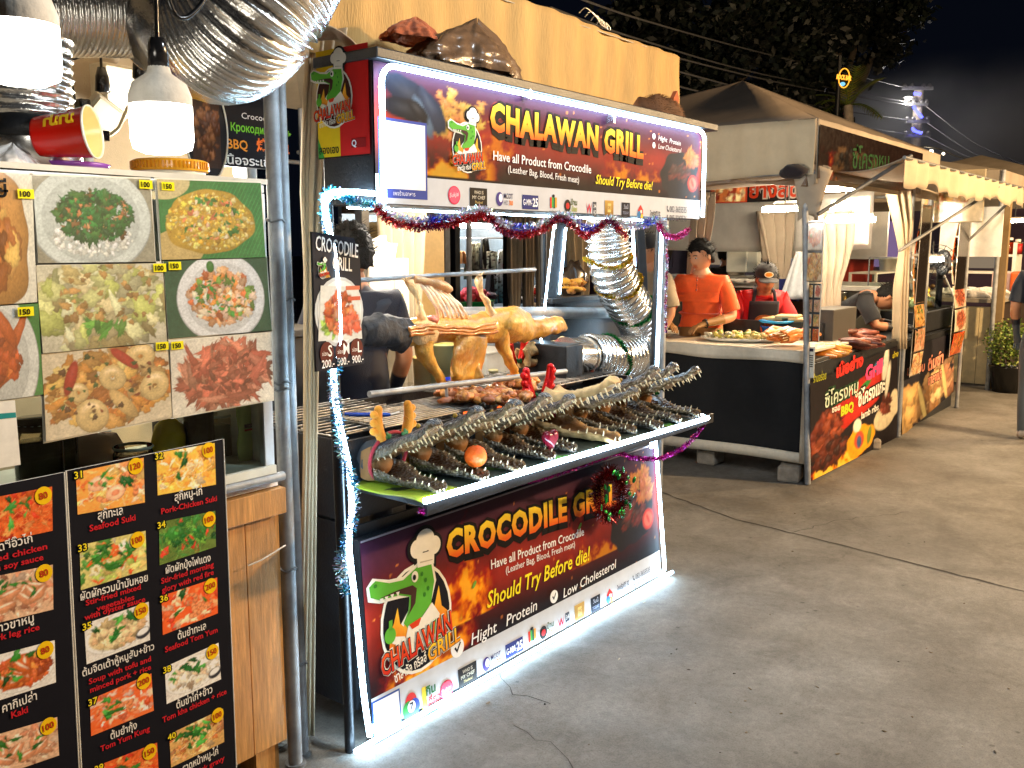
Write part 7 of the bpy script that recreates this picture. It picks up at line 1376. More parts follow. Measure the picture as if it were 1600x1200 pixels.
skew('orange_skewers', 'orange skewers lying beside the blue bowl', gx(1235, 530, 6.15), 26, 0.14, 0.1, 0.16, [(226, 120, 40), (236, 140, 60)], 4, True, 1.2)
for i, (px, py, col, gr, lb) in enumerate(((1135, 528, (236, 214, 170), [(70, 130, 40), (206, 190, 90), (230, 220, 190)], 'oval plate of pale salad nearest the man in orange'), (1165, 532, (240, 226, 180), [(236, 216, 150), (226, 200, 120)], 'tray of cream coloured sausages in front of the black shelf'), (1185, 522, (230, 206, 150), [(120, 140, 60), (226, 200, 140)], 'plate of greens and noodles just left of the blue bowl'))):
    c = gx(px, py, 6.2+0.06*i); c.z = 0.878; t = thing('food_plate', lb, 'plate', c); m = M(); m.lathe([(0, 0), (0.1, 0), (0.15, 0.022), (0.146, 0.026), (0.1, 0.008), (0, 0.007)], c, 28, 0, lin((236, 230, 216)), sq=1.3); m.build('dish', MT['gloss'], t)
    m = M(); r = random.Random(i)
    for k in range(40): m.ball(c+V((r.uniform(-0.09, 0.09), r.uniform(-0.13, 0.13), 0.02+0.04*r.random())), (r.uniform(0.02, 0.04), 0.018, 0.012), 8, 0, lin(gr[r.randrange(len(gr))]), rough=0.5, seed=k, rot=MX.Rotation(r.random()*6, 3, 'Z'))
    m.build('food', MT['food'], t)
tub('blue_basin', 'bright blue basin standing among the food on the barbecue counter', 1212, 540, 2.7, 0.11, 0.09, (20, 90, 190), z=0.878, cat='basin')
bpos = gy(1212, 528, 2.7); m = M(); m.lathe([(0, 0.0), (0.11, 0.005), (0.13, 0.02), (0.125, 0.024), (0, 0.012)], (bpos.x, bpos.y, 0.985), 28, 0, lin((40, 150, 220))); m.build('blue_plate', MT['gloss'], label='light blue plate set on top of the blue basin', cat='plate')
for i in range(3):
    c = gx(1205+i*18, 503+i*2, 6.64); m = M(); m.box((6.75, c.y, 1.012+0.02*(i % 2)), (0.2, 0.16, 0.022), 0.15*i, 0, lin((222, 186, 126))); m.build('bread_tray', MT['paint'], bevel=0.006, label=('leftmost', 'middle', 'rightmost')[i]+' of three flat tan trays on the black display shelf', cat='tray', group='trays on the display shelf')
c = gy(1296, 500, 2.9); t = thing('stock_pot', 'tall shiny steel stock pot behind the grilled ribs', 'pot', (c.x, 2.9, 0.82)); m = M(); m.lathe([(0, 0), (0.14, 0), (0.14, 0.32), (0.148, 0.325), (0.135, 0.33), (0.13, 0.3), (0, 0.29)], (c.x, 2.9, 0.82), 32); m.build('pot_body', MT['steel'], t); m = M(); m.tube([(c.x-0.15, 2.9, 1.05), (c.x-0.18, 2.9, 1.05), (c.x-0.18, 2.9, 0.99), (c.x-0.15, 2.9, 0.99)], 0.006, 6); m.build('handle', MT['steel'], t)
def oil(label, px, py, y, h=0.27, r=0.036):
    c = gy(px, py, y); c.z = 0.82; t = thing('oil_bottle', label, 'bottle', c); m = M(); m.lathe([(0, 0), (r, 0), (r, h*0.66), (r*0.9, h*0.72), (r*0.45, h*0.86), (r*0.4, h*0.95)], c, 18, 0, lin((236, 190, 60))); m.build('body', MT['gloss'], t)
    m = M(); m.lathe([(r*0.48, h*0.93), (r*0.5, h*1.02), (0, h*1.03)], c, 14, 0, lin((236, 220, 40))); m.build('cap', MT['gloss'], t); m = M(); m.lathe([(r*1.01, h*0.25), (r*1.01, h*0.5)], c, 18, 0, lin((232, 226, 210))); m.build('label', MT['printm'], t)
oil('yellow oil bottle with yellow cap standing in front of the steel table', 1328, 500, 2.75, 0.32, 0.042); oil('yellow oil bottle beside the post of the steamer stall', 1446, 500, 2.5, 0.3, 0.045)
tub('vegetable_basket', 'shallow yellow basket heaped with green herbs in the barbecue stall', 1375, 505, 2.95, 0.24, 0.1, (214, 190, 60), (90, 190, 60), z=0.86, sq=0.7, cat='basket')
def leaves(name, label, c, r, n, col, seed, up=0.6, s=(0.05, 0.11), cat='herbs', w=0.012):
    m = M(); rr = random.Random(seed)
    for i in range(n):
        o = V(c)+V((rr.uniform(-1, 1)*r[0], rr.uniform(-1, 1)*r[1], rr.random()*r[2])); d = V((rr.gauss(0, 1), rr.gauss(0, 1), rr.gauss(up, 0.7))).normalized(); q = d.orthogonal(); q = (MX.Rotation(rr.random()*6, 3, d)@q).normalized()*w; L = rr.uniform(*s); k = rr.uniform(0.6, 1.3)
        m.add([o, o+d*L*0.5+q, o+d*L, o+d*L*0.5-q], [(0, 1, 2, 3)], 0, tuple(x*k for x in lin(col[rr.randrange(len(col))])))
    return m.build(name, MT['leaf'], label=label, cat=cat)
leaves('green_herbs', 'bunch of bright green herbs in the yellow basket', gy(1372, 496, 2.95), (0.14, 0.1, 0.06), 160, [(90, 190, 40), (60, 160, 40)], 4)
leaves('spring_onions', 'dark green spring onions behind the yellow basket', gy(1362, 478, 3.2)-V((0, 0, 0.05)), (0.16, 0.06, 0.05), 120, [(50, 140, 40), (90, 170, 60)], 5, 1.0, (0.12, 0.25), 'spring onions', 0.006)
bits('noodle_heap', 'white heap of rice noodles right of the green herbs', gy(1392, 488, 3.0)-V((0, 0, 0.02)), (0.12, 0.08, 0.07), 50, [(236, 232, 220), (222, 216, 200)], 6, MT['food'], (0.02, 0.05), 'noodles')
m = M(); a = gy(1371, 426, 3.4); b = gy(1402, 426, 3.4)
for x in (a.x, b.x+0.1): m.bb((x-0.015, 3.4, 0.85), (x+0.015, 3.43, a.z)); m.bb((x-0.015, 3.7, 0.85), (x+0.015, 3.73, a.z))
for z in (a.z, a.z-0.32, 0.9): m.bb((a.x-0.014, 3.401, z-0.02), (b.x+0.114, 3.729, z))
m.build('white_rack', mat('white_metal', (0.75, 0.74, 0.7), 0.4, 0.1), bevel=0.003, label='white metal rack behind the vegetable basket', cat='rack')
tub('white_bowl', 'white bowl on the middle shelf of the white rack', 1390, 465, 3.5, 0.11, 0.08, (236, 234, 228), z=gy(1371, 426, 3.4).z-0.32, cat='bowl'); tub('foam_box', 'white foam box on top of the white rack', 1390, 415, 3.55, 0.14, 0.16, (240, 236, 230), z=gy(1371, 426, 3.4).z, n=4, cat='box')
m = M(); c = gy(1330, 430, 4.4); m.bb((c.x-0.1, 4.4, 0), (c.x+1.0, 4.5, 1.75), 0, lin((140, 44, 34))); m.build('red_screen', MT['paint'], label='dull red screen behind the bending cook', cat='screen')
m = M(); c = gx(1300, 490, 6.9); m.bb((c.x-0.25, c.y-0.1, 0.85), (c.x+0.25, c.y+0.1, 1.1), 0, lin((70, 66, 60))); m.build('grey_box', MT['paint'], bevel=0.006, label='grey box behind the corner post of the barbecue stall', cat='box')
bits('bottle_cluster', 'jumble of sauce bottles and bags behind the steel pot', gy(1316, 478, 3.2)-V((0, 0, 0.06)), (0.16, 0.1, 0.12), 26, [(226, 220, 206), (60, 50, 40), (190, 160, 110)], 8, MT['gloss'], (0.03, 0.06), 'bottles')

# steamer stall
def steamer_stall():
    x0, x1, y = X1+0.06, 9.62, 2.12
    t = thing('steamer_counter', 'counter of the second right stall with dumpling banner and glass steamer', 'counter', (8.8, 2.5, 0))
    p = Print(gy(1409, 682, y)); c = [p.at(*q) for q in ((1409, 682), (1490, 612), (1490, 520), (1412, 545))]
    pic = Picture(80, 70, (36, 34, 40), 91, 0.3); pic.heap(0.15, 0.2, 0.2, 0.3, 40, [(170, 130, 80), (190, 150, 90)], (0.05, 0.12)); pic.heap(0.55, 0.25, 0.2, 0.3, 50, [(176, 140, 96), (206, 170, 120), (140, 100, 60)], (0.05, 0.12)); pic.heap(0.9, 0.35, 0.15, 0.35, 40, [(196, 150, 110), (160, 110, 80)], (0.05, 0.1)); pic.blob(0.35, 0.2, 0.04, 0.3, 0.3, (216, 196, 130), flat=0.6); pic.blob(0.78, 0.3, 0.04, 0.3, 0.2, (216, 196, 130), flat=0.6)
    p.image(pic.done(), c, 1)
    for s, a, b, h in (('ขนมจีบ', (1416, 587), (1444, 579), 14), ('ติ่มซำ', (1449, 580), (1473, 566), 18), ('ซาลาเปา', (1449, 602), (1471, 590), 14)): p.textp(s, a, b, h, (30, 22, 22), 3, off=0.1); p.textp(s, a, b, h, (236, 150, 120), 4, off=0.04)
    p.build('dumpling_banner', MT['printm'], t)
    m = M(); m.bb((x0, y+0.01, 0.02), (x1, y+0.03, 0.78)); m.bb((x0, y+0.03, 0.76), (x1, 3.0, 0.79)); m.build('counter_body', MT['blacksteel'], t)
    m = M(); a, b = gy(1437, 525, 2.2), gy(1478, 510, 2.2); m.bb((a.x, 2.16, 0.80), (b.x+0.3, 2.7, 0.98)); m.build('warming_box', MT['blacksteel'], t, bevel=0.01)
    m = M(); m.add([(a.x+0.1, 2.18, 0.985), (b.x+0.3, 2.18, 0.985), (b.x+0.3, 2.4, 1.45), (a.x+0.1, 2.4, 1.45)], [(0, 1, 2, 3)]); m.add([(a.x+0.1, 2.18, 0.985), (a.x+0.1, 2.7, 0.985), (a.x+0.1, 2.7, 1.45), (a.x+0.1, 2.4, 1.45)], [(0, 1, 2, 3)]); m.build('glass_hood', MT['glass'], t)
    m = M()
    for q in (((a.x+0.1, 2.18, 0.985), (a.x+0.1, 2.4, 1.45)), ((b.x+0.3, 2.18, 0.985), (b.x+0.3, 2.4, 1.45)), ((a.x+0.1, 2.4, 1.45), (b.x+0.3, 2.4, 1.45)), ((a.x+0.1, 2.7, 0.985), (a.x+0.1, 2.7, 1.45)), ((a.x+0.1, 2.4, 1.45), (a.x+0.1, 2.7, 1.45))): m.tube(q, 0.008, 6)
    m.build('hood_frame', MT['galv'], t)
    r = random.Random(3); m = M()
    for k in range(40): m.ball((r.uniform(a.x+0.2, b.x+0.2), r.uniform(2.3, 2.65), 1.0+0.05*r.random()), 0.045, 8, 0, lin(r.choice([(236, 226, 200), (226, 190, 110), (206, 214, 170), (230, 180, 90)])), rough=0.2, seed=k)
    m.build('buns', MT['food'], t)
steamer_stall()
def ystrip(label, pts, y, rows, seed, curl):
    (a, b, c) = pts; o = gy(*a, y); w = (gy(*b, y)-o).length; h = gy(*c, y).z-o.z; posters('picture_strip', label, o, (1, 0, 0), w, h, rows, seed, 1, curl)
ystrip('long picture strip hung on the middle post beside the cream canvas', ((1420, 590), (1436, 584), (1430, 318)), 2.06, 7, 21, 0.03)
ystrip('curling picture strip with blue patch hung before the far post', ((1482, 558), (1500, 552), (1492, 330)), 2.08, 6, 23, 0.04)
p = Print(gx(1438, 345, 8.7), (0, -1, 0), (0, 0, 1)); pic = Picture(50, 36, (214, 196, 160), 4, 0.3); pic.heap(0.4, 0.45, 0.3, 0.35, 60, [(226, 160, 60), (206, 120, 50), (240, 210, 150)], (0.04, 0.1)); pic.heap(0.4, 0.7, 0.4, 0.25, 20, [(80, 60, 40)], (0.01, 0.03)); p.image(pic.done(), [(0, -0.02), (0.5, -0.02), (0.5, 0.42), (0, 0.42)], 1); p.build('food_poster', MT['laminate'], label='bright food poster under the lamp of the steamer stall', cat='poster', thick=0.004)
m = M(); m.bb((9.9, 2.9, 1.42), (9.94, 4.6, 1.9)); m.build('sheet_metal_screen', MT['sheet'], label='sheet metal screen at the back of the steamer stall', cat='screen')
m = M(); c = gx(1512, 365, 9.85); m.bb((9.85, c.y-0.3, c.z-0.22), (9.87, c.y+0.25, c.z+0.25), 0, lin((236, 232, 222))); m.build('white_board', MT['paint'], label='blank white board hung beside the curling picture strip', cat='board')
m = M(); m.bb((9.9, 2.6, 0), (9.96, 4.6, 1.12), 0, lin((120, 116, 100))); m.bb((9.86, 2.6, 1.12), (10, 4.6, 1.18), 0, lin((200, 196, 186))); m.build('low_partition', MT['paint'], label='pale low partition behind the glass steamer', cat='partition')
c = gx(1465, 410, 9.2); t = thing('wall_fan', 'round black fan behind the low tube lamp of the steamer stall', 'fan', c); m = M()
for k in range(5): m.lathe([(0.02+0.035*k, -0.02), (0.024+0.035*k, 0.0)], c, 24, rot=MX.Rotation(R(90), 3, 'Y'))
for k in range(16): a = 2*math.pi*k/16; m.tube([c, c+V((0, 0.17*math.cos(a), 0.17*math.sin(a)))], 0.003, 4)
m.build('guard', MT['blacksteel'], t); m = M()
for k in range(3): a = 2.1*k; m.ball(c+V((0.03, 0.08*math.cos(a), 0.08*math.sin(a))), (0.008, 0.06, 0.05), 10)
m.build('blade', MT['blacksteel'], t); m = M(); m.tube([c+V((0.05, 0, 0)), c+V((0.12, 0, 0)), c+V((0.12, 0, -0.5))], 0.03, 8); m.build('stand', MT['blacksteel'], t)
vpole('steel_pole', 'slim steel post at the far end of the steamer stall', 9.64, 2.08, 2.06, 0.018, tie=(1.2,))
# third stall: fish table
def fish_table():
    t = thing('fish_table', 'cream panelled table with sheet top in the third stall', 'table', (11.6, 2.7, 0)); a, b = gz(1500, 603), gz(1553, 607); W_ = lin((226, 206, 160)); x0 = 11.3; m = M()
    for i in range(9): m.box((x0, 2.2+0.14*i, 0.46), (0.02, 0.136, 0.86), 0, 0, W_)
    m.build('side_panel', MT['paint'], t, bevel=0.004)
    m = M(); m.bb((x0-0.1, 2.05, 0.94), (13.2, 3.6, 0.98), 0, lin((150, 140, 124))); m.build('table_top', MT['paint'], t); m = M(); m.bb((x0+0.02, 2.12, 0.04), (13.1, 2.16, 0.92), 0, lin((60, 48, 40))); m.build('front_panel', MT['paint'], t)
fish_table()
r = random.Random(6)
for i in range(12):
    c = V((11.4+0.12*i, 2.35+0.07*(i % 3), 1.0)); t = thing('grilled_fish', 'salt crusted fish lying in the row on the cream table', 'fish', c, 'salted fish on the fish table'); m = M(); m.tube([c+V((-0.02, -0.16, 0)), c+V((0, -0.1, 0.01)), c+V((0, 0.02, 0.015)), c+V((0, 0.15, 0.01)), c+V((0, 0.2, 0.0))], [0.012, 0.036, 0.045, 0.022, 0.01], 10, 0, lin((232, 226, 216))); m.build('body', MT['food'], t); m = M(); m.prism([(0, 0), (0.05, 0.06), (0.0, 0.045), (-0.05, 0.06)], c+V((0, 0.2, 0)), (1, 0, 0), (0, 1, 0), (0, 0, 0.006), 0, lin((60, 56, 52))); m.build('tail', MT['food'], t)
bits('herb_heap', 'brown heap of lemongrass and herbs at the back of the fish table', (11.9, 3.2, 1.0), (0.5, 0.2, 0.08), 60, [(150, 100, 50), (110, 80, 40), (190, 150, 90)], 12, MT['food'], (0.03, 0.08), 'herbs')
bits('ice_heap', 'white heap of crushed ice and foil under the salted fish', (12.1, 2.7, 0.98), (0.7, 0.3, 0.05), 70, [(236, 234, 228), (220, 220, 214)], 13, MT['food'], (0.04, 0.1), 'ice')
m = M(); a = gx(1547, 300, 11.5); m.bb((11.18, 2.02, 0), (11.26, 2.1, 2.2), 0, lin((150, 124, 84))); m.build('tent_post', MT['paint'], bevel=0.004, label='tan square post at the corner of the fish table', cat='post')
def shelf_unit():
    t = thing('goods_shelf', 'white shelf with bottles and boxes at the right picture edge', 'shelf', (13.4, 3.2, 0)); W_ = lin((230, 226, 216)); m = M(); x = 13.3
    for y in (2.3, 3.6): m.bb((x, y, 0), (x+0.4, y+0.04, 1.6), 0, W_)
    for z in (0.9, 1.2, 1.42): m.bb((x, 2.34, z), (x+0.4, 3.6, z+0.03), 0, W_)
    m.build('frame', MT['paint'], t)
shelf_unit()
for i, (z, h, col, lb) in enumerate(((1.45, 0.16, (160, 90, 40), 'brown bottle at the left end of the top shelf'), (1.45, 0.2, (190, 60, 40), 'red topped bottle in the middle of the top shelf'), (1.45, 0.18, (226, 60, 70), 'pink red bottle at the right end of the top shelf'))): jar('goods_bottle', lb+' by the right picture edge', 1565+12*i, 400, gx(1565+12*i, 400, 13.4).y, 0.06, h, col, 0.5, (230, 220, 210), z=z)
m = M(); c = gx(1572, 440, 13.2); m.bb((13.1, c.y-0.2, 0.99), (13.4, c.y+0.15, 1.22), 0, lin((226, 190, 180))); m.build('pink_box', MT['paint'], bevel=0.01, label='pale pink box on the table at the right picture edge', cat='box'); m = M(); c = gx(1588, 442, 13.1); m.bb((13.0, c.y-0.18, 0.99), (13.3, c.y+0.06, 1.24), 0, lin((226, 96, 30))); m.build('orange_bag', MT['paint'], bevel=0.03, label='orange bag standing beside the pale pink box', cat='bag')
def pot_plant():
    c = gz(1574, 612); t = thing('potted_plant', 'round leafy shrub in a black pot beside the fish table', 'plant', c); m = M(); m.lathe([(0, 0), (0.15, 0), (0.19, 0.26), (0.205, 0.27), (0.2, 0.29), (0.17, 0.27), (0, 0.25)], c, 20, 0, lin((24, 24, 26))); m.build('pot', MT['gloss'], t)
    m = M(); r = random.Random(5)
    for k in range(5): m.tube([c+V((0, 0, 0.25)), c+V((r.uniform(-0.1, 0.1), r.uniform(-0.1, 0.1), 0.5))], 0.008, 5, 0, lin((80, 60, 40)))
    m.build('stem', MT['matte'], t)
    m = M()
    for i in range(1500):
        d = V((r.gauss(0, 1), r.gauss(0, 1), r.gauss(0, 0.9))).normalized()*(r.random()**0.4)*0.27*(1+0.25*pnoise(V((i*0.1, 3, 3)))); o = c+V((0, 0, 0.52))+d; q = V((r.gauss(0, 1), r.gauss(0, 1), r.gauss(0.4, 1))).normalized(); w = q.orthogonal().normalized()*0.012; L = r.uniform(0.03, 0.05); k = r.uniform(0.6, 1.5)
        m.add([o, o+q*L*0.5+w, o+q*L, o+q*L*0.5-w], [(0, 1, 2, 3)], 0, tuple(x*k for x in lin(r.choice([(110, 130, 50), (140, 150, 70), (80, 110, 40)]))))
    m.build('foliage', MT['leaf'], t)
pot_plant()
# ================================================================= night background: trees, pole, wires, far stalls, lamps
def at_depth(px, py, d):
    q = ray(px, py); return EYE+q*(d/q.dot(_F))
def tree(label, base, crown, n, seed, leaf=0.22, cols=((16, 27, 22), (24, 33, 23), (13, 24, 20), (30, 33, 26))):
    t = thing('tree', label, 'tree', base, 'trees beyond the market'); r = random.Random(seed); m = M(); b = V(base)
    top = V(crown[0][0]); m.tube(smooth_path([b, b.lerp(top, 0.4)+V((0.3, 0.2, 0)), b.lerp(top, 0.75), top], 5), [0.34, 0.3, 0.28, 0.26, 0.25, 0.24, 0.22, 0.2, 0.18, 0.17, 0.16, 0.14, 0.12, 0.1, 0.08, 0.05], 10)
    for c, rad in crown:
        m.tube(smooth_path([b.lerp(top, 0.55), b.lerp(V(c), 0.8)+V((0, 0, 0.3)), V(c)], 5), [0.14, 0.13, 0.12, 0.11, 0.1, 0.09, 0.08, 0.07, 0.05, 0.04, 0.03], 7)
    m.build('trunk', mat('bark', (0.07, 0.055, 0.04), 0.95, nz=0.4, ns=6, bump=0.8, bs=14), t)
    m = M(); tot = sum(q[1]**2 for q in crown)
    for c, rad in crown:
        c = V(c); clumps = []
        for k in range(max(6, int(26*rad*rad/4))):
            d = V((r.gauss(0, 1), r.gauss(0, 1), r.gauss(0, 0.75))).normalized()*rad*(0.55+0.5*r.random()); clumps.append((c+d, r.uniform(0.35, 0.8)*rad*0.4, r.uniform(0.5, 1.4)))
        for i in range(int(n*rad*rad/tot)):
            cc, cr, k = clumps[r.randrange(len(clumps))]; o = cc+V((r.gauss(0, 1), r.gauss(0, 1), r.gauss(0, 0.7)))*cr*0.55
            q = V((r.gauss(0, 1), r.gauss(0, 1), r.gauss(-0.2, 0.8))).normalized(); w = q.orthogonal().normalized(); w = (MX.Rotation(r.random()*6, 3, q)@w)*leaf*0.28; L = leaf*r.uniform(0.7, 1.3); kk = k*r.uniform(0.7, 1.3)
            m.add([o, o+q*L*0.5+w, o+q*L, o+q*L*0.5-w], [(0, 1, 2, 3)], 0, tuple(x*kk for x in lin(cols[r.randrange(len(cols))])))
    m.build('crown', MT['leaf'], t)
D = at_depth
tree('dark broad tree just beyond the canopy tent, leftmost of the trees', (20, 11.5, 0), [(D(1130, 60, 22), 2.2), (D(1060, 20, 22), 2.0), (D(1190, 70, 22), 1.6), (D(1100, 140, 22), 1.6), (D(1010, 110, 22), 1.8), (D(1180, -20, 22), 1.8)], 15000, 3)
tree('dark tree with branches overhanging the palm, right of the others', (25, 9.4, 0), [(D(1300, 40, 26), 1.9), (D(1350, 10, 26), 1.6), (D(1260, 80, 26), 1.6), (D(1370, 60, 26), 1.0), (D(1240, 20, 26), 1.7), (D(1330, -40, 26), 1.6), (D(1225, 110, 26), 1.3)], 15000, 8)
tree('low dark bush tree between the brown tent roof and the palm', (22, 8.6, 0), [(D(1230, 150, 24), 1.2), (D(1180, 140, 24), 1.1), (D(1270, 170, 24), 0.9)], 5000, 12)
def palm():
    b = D(1345, 400, 22); c = D(1325, 165, 22); b.z = 0; t = thing('palm_tree', 'small lit palm with pointed fronds under the amber neon sign', 'palm', b); m = M(); m.tube([b, b.lerp(c, 0.5)+V((0.05, 0, 0)), c], [0.16, 0.13, 0.11], 10); m.build('trunk', MT['concrete'], t); r = random.Random(2)
    for k in range(11):
        a = k*2.4; el = r.uniform(0.15, 1.25); L = r.uniform(0.9, 1.3); d = V((math.cos(a)*math.cos(el), math.sin(a)*math.cos(el), math.sin(el))); m = M(); mid = [c+d*L*s+V((0, 0, -0.55*s*s*L*math.cos(el))) for s in [i/14 for i in range(15)]]
        m.tube(mid, 0.014, 5, 0, lin((90, 110, 40)))
        for i in range(1, 15):
            tq = (mid[i]-mid[i-1]).normalized(); s_ = tq.cross(V((0, 0, 1))).normalized(); q = 0.34*math.sin(math.pi*(0.12+0.8*i/15))
            for sg in (-1, 1): e = mid[i]+s_*sg*q+tq*q*0.8-V((0, 0, 0.1*q)); w = tq*0.022; m.add([mid[i]-w, mid[i]+w, e], [(0, 1, 2)], 0, lin((110+30*r.random(), 130, 50)))
        m.build('frond', MT['leaf'], t)
palm()
def neon():
    c = D(1318, 122, 19); t = thing('neon_sign', 'small oval amber neon sign glowing among the dark trees', 'sign', c-V((0, 0, 0.35))); k = 0.0131
    def q(x, y): return c+_R*x*k+V((0, 0, 1))*y*k
    m = M(); m.tube([q(8.5*math.cos(a)+1, 14.5*math.sin(a)) for a in [2*math.pi*i/24 for i in range(25)]], 0.011, 6); m.build('ring', MT['neon'], t)
    p = Print(q(-11, -1), _R, (0, 0, 1)); p.text('ROCK BAR', 0, 0, 7*k, (255, 255, 255), 0, w=23*k, off=0.03, rot=-0.12); p.build('lettering', MT['neon'], t, thick=0.02)
    p = Print(q(-3, -9), _R, (0, 0, 1)); p.ell(2*k, 0, 4*k, 3*k, (255, 255, 255), 0); p.build('blue_mark', MT['neonb'], t, thick=0.02)
    m = M(); m.box(c-V((0, -0.1, 0)), (0.08, 0.05, 0.9), AZ); m.tube([c-V((0, -0.1, 0)), V((c.x, c.y+0.1, 0))], 0.05, 8); m.build('stand', MT['blacksteel'], t)
neon()
def power_pole():
    c = D(1436, 140, 30); b = V((c.x, c.y, 0)); t = thing('power_pole', 'concrete power pole wound with blue LED and carrying many wires', 'pole', b); m = M(); m.tube([b, c], [0.2, 0.15], 10); m.build('shaft', MT['concrete'], t)
    for py, w in ((138, 24), (163, 16), (190, 18), (212, 20)): p = D(1433, py, 29.8); m = M(); m.box(p, (w*0.042, 0.1, 0.1), AZ-R(90)); m.build('cross_arm', MT['greysteel'], t)
    m = M()
    for py, w in ((138, 22), (163, 16), (190, 18), (212, 20)):
        for s in (-1, -0.4, 0.5, 1): p = D(1433+s*w*0.9, py-4, 29.8); m.ball(p, 0.09, 8, 0, lin((70, 68, 66)))
    m.build('insulator', MT['gloss'], t)
    for pts in (((1428, 146), (1438, 147)), ((1427, 166), (1434, 176), (1441, 184)), ((1425, 200), (1430, 205), (1440, 208))): m = M(); m.tube([D(*p, 29.55) for p in pts], 0.045, 6); m.build('led_strip', MT['blueled'], t)
    m = M(); p = D(1419, 152, 29.4); m.tube([D(1432, 156, 29.8), p], 0.03, 6); m.lathe([(0, 0.08), (0.14, 0.02), (0.15, 0)], p, 14); m.build('lamp_arm', MT['greysteel'], t); m = M(); m.ball(p-V((0, 0, 0.03)), (0.1, 0.1, 0.06), 12); m.build('street_lamp_glass', glow('street_lamp', (1.0, 0.93, 0.85), 7), t)
    bulb_light('street_lamp_light', p-V((0, 0, 0.15)), 70, (1, 0.94, 0.85), 0.15, t)
power_pole()
GW = 'power lines to the pole'
for i, (py0, pts, lb) in enumerate(((138, ((1000, 30, 14), (1200, 85, 20)), 'highest power line running from the dark trees to the pole'), (160, ((1000, 62, 14), (1200, 118, 20)), 'second power line from the top, sagging over the neon sign'), (164, ((1000, 75, 14), (1250, 136, 21)), 'thin power line just under the second one'), (188, ((1060, 112, 15), (1270, 165, 22)), 'power line passing in front of the palm'), (210, ((1060, 135, 15), (1290, 190, 22)), 'lowest power line just above the brown tent roof'))):
    m = M(); m.tube(smooth_path([D(860, pts[0][1]-50, 10), D(*pts[0]), D(*pts[1]), D(1420, py0, 29.8)], 8), 0.016, 5); m.build('power_line', mat('wire', (0.1, 0.1, 0.1), 0.5), label=lb, cat='wire', group=GW)
for i, (py0, e, lb) in enumerate(((165, (1610, 262, 18), 'upper power line falling from the pole to the right edge'), (190, (1610, 272, 18), 'middle power line falling from the pole to the right edge'), (212, (1610, 268, 20), 'lowest power line falling from the pole to the right edge'))):
    m = M(); m.tube(smooth_path([D(1446, py0, 29.8), D(1520, py0*0.5+e[1]*0.5+8, 25), D(*e)], 8), 0.014, 5); m.build('power_line', mat('wire', (0.14, 0.13, 0.12), 0.5), label=lb, cat='wire', group=GW)
for i, (px, py, d, r_, lb) in enumerate(((1455, 237, 16, 0.035, 'small glowing bulb beside the foot of the power pole'), (1474, 240, 17, 0.022, 'faint glowing bulb right of the one at the pole foot'), (1567, 266, 15, 0.045, 'leftmost glowing bulb of the row at the right picture edge'), (1578, 268, 15, 0.05, 'second glowing bulb of the row at the right picture edge'), (1590, 267, 15, 0.055, 'third glowing bulb of the row at the right picture edge'), (1602, 264, 15, 0.055, 'glowing bulb cut by the right picture edge'))):
    m = M(); m.ball(D(px, py, d), r_, 12); m.build('string_bulb', MT['farbulb'], label=lb, cat='bulb', group='string bulbs over the far stalls')
m = M(); m.tube(smooth_path([D(1380, 232, 15), D(1455, 230, 16), D(1500, 246, 16), D(1567, 260, 15), D(1620, 258, 15)], 6), 0.012, 5); m.build('bulb_cable', mat('wire', (0.05, 0.05, 0.05), 0.5), label='black cable carrying the string bulbs at the right edge', cat='cable')
def far_tent(label, x, y, w, d, zt, rise, drop=0.3):
    t = thing('far_tent', label, 'tent', (x, y, 0)); m = M(); A, B, Cc, Dd, P = V((x, y, zt)), V((x+w, y, zt)), V((x+w, y+d, zt)), V((x, y+d, zt)), V((x+w/2, y+d/2, zt+rise))
    for a, b in ((A, B), (B, Cc), (Cc, Dd), (Dd, A)): m.add([a, b, P], [(0, 1, 2)]); m.add([a, b, b-V((0, 0, drop)), a-V((0, 0, drop))], [(0, 1, 2, 3)])
    m.build('canvas', MT['canvasdim'], t, thick=0.004); m = M()
    for q in (A, B, Cc, Dd): m.tube([V((q.x, q.y, 0)), q], 0.025, 8)
    m.build('pole', MT['galv'], t)
far_tent('pale tent of the third stall behind the awning at the right', 11.1, 2.1, 3.0, 3.0, 2.35, 0.35); far_tent('farther pale tent roof low behind the string bulbs', 15.0, 2.0, 3.4, 3.0, 2.5, 0.5); far_tent('dark tent over the middle of the market behind the man in orange', 9.6, 6.0, 3.0, 3.0, 2.2, 0.6)
def far_building():
    t = thing('far_building', 'low building with purple lit wall glimpsed under the metal screens', 'building', (22, 9, 0)); m = M(); m.bb((21.5, 3, 0), (24, 18, 3.2), 0, lin((64, 44, 62))); m.build('wall', MT['paint'], t)  # purple light is put into the wall colour
    for i in range(7): 
        m = M(); m.bb((21.46, 4+1.9*i, 1.0), (21.52, 5.2+1.9*i, 2.2), 0, lin((60, 50, 66))); f = m.build('window', MT['paint'], t)
        m = M(); m.bb((21.44, 4.1+1.9*i, 1.1), (21.45, 5.1+1.9*i, 2.1)); m.build('pane', glow('lit_pane', ((1, 0.75, 0.5), (0.8, 0.5, 1.0), (0.9, 0.9, 1))[i % 3], 0.12), f)
far_building()
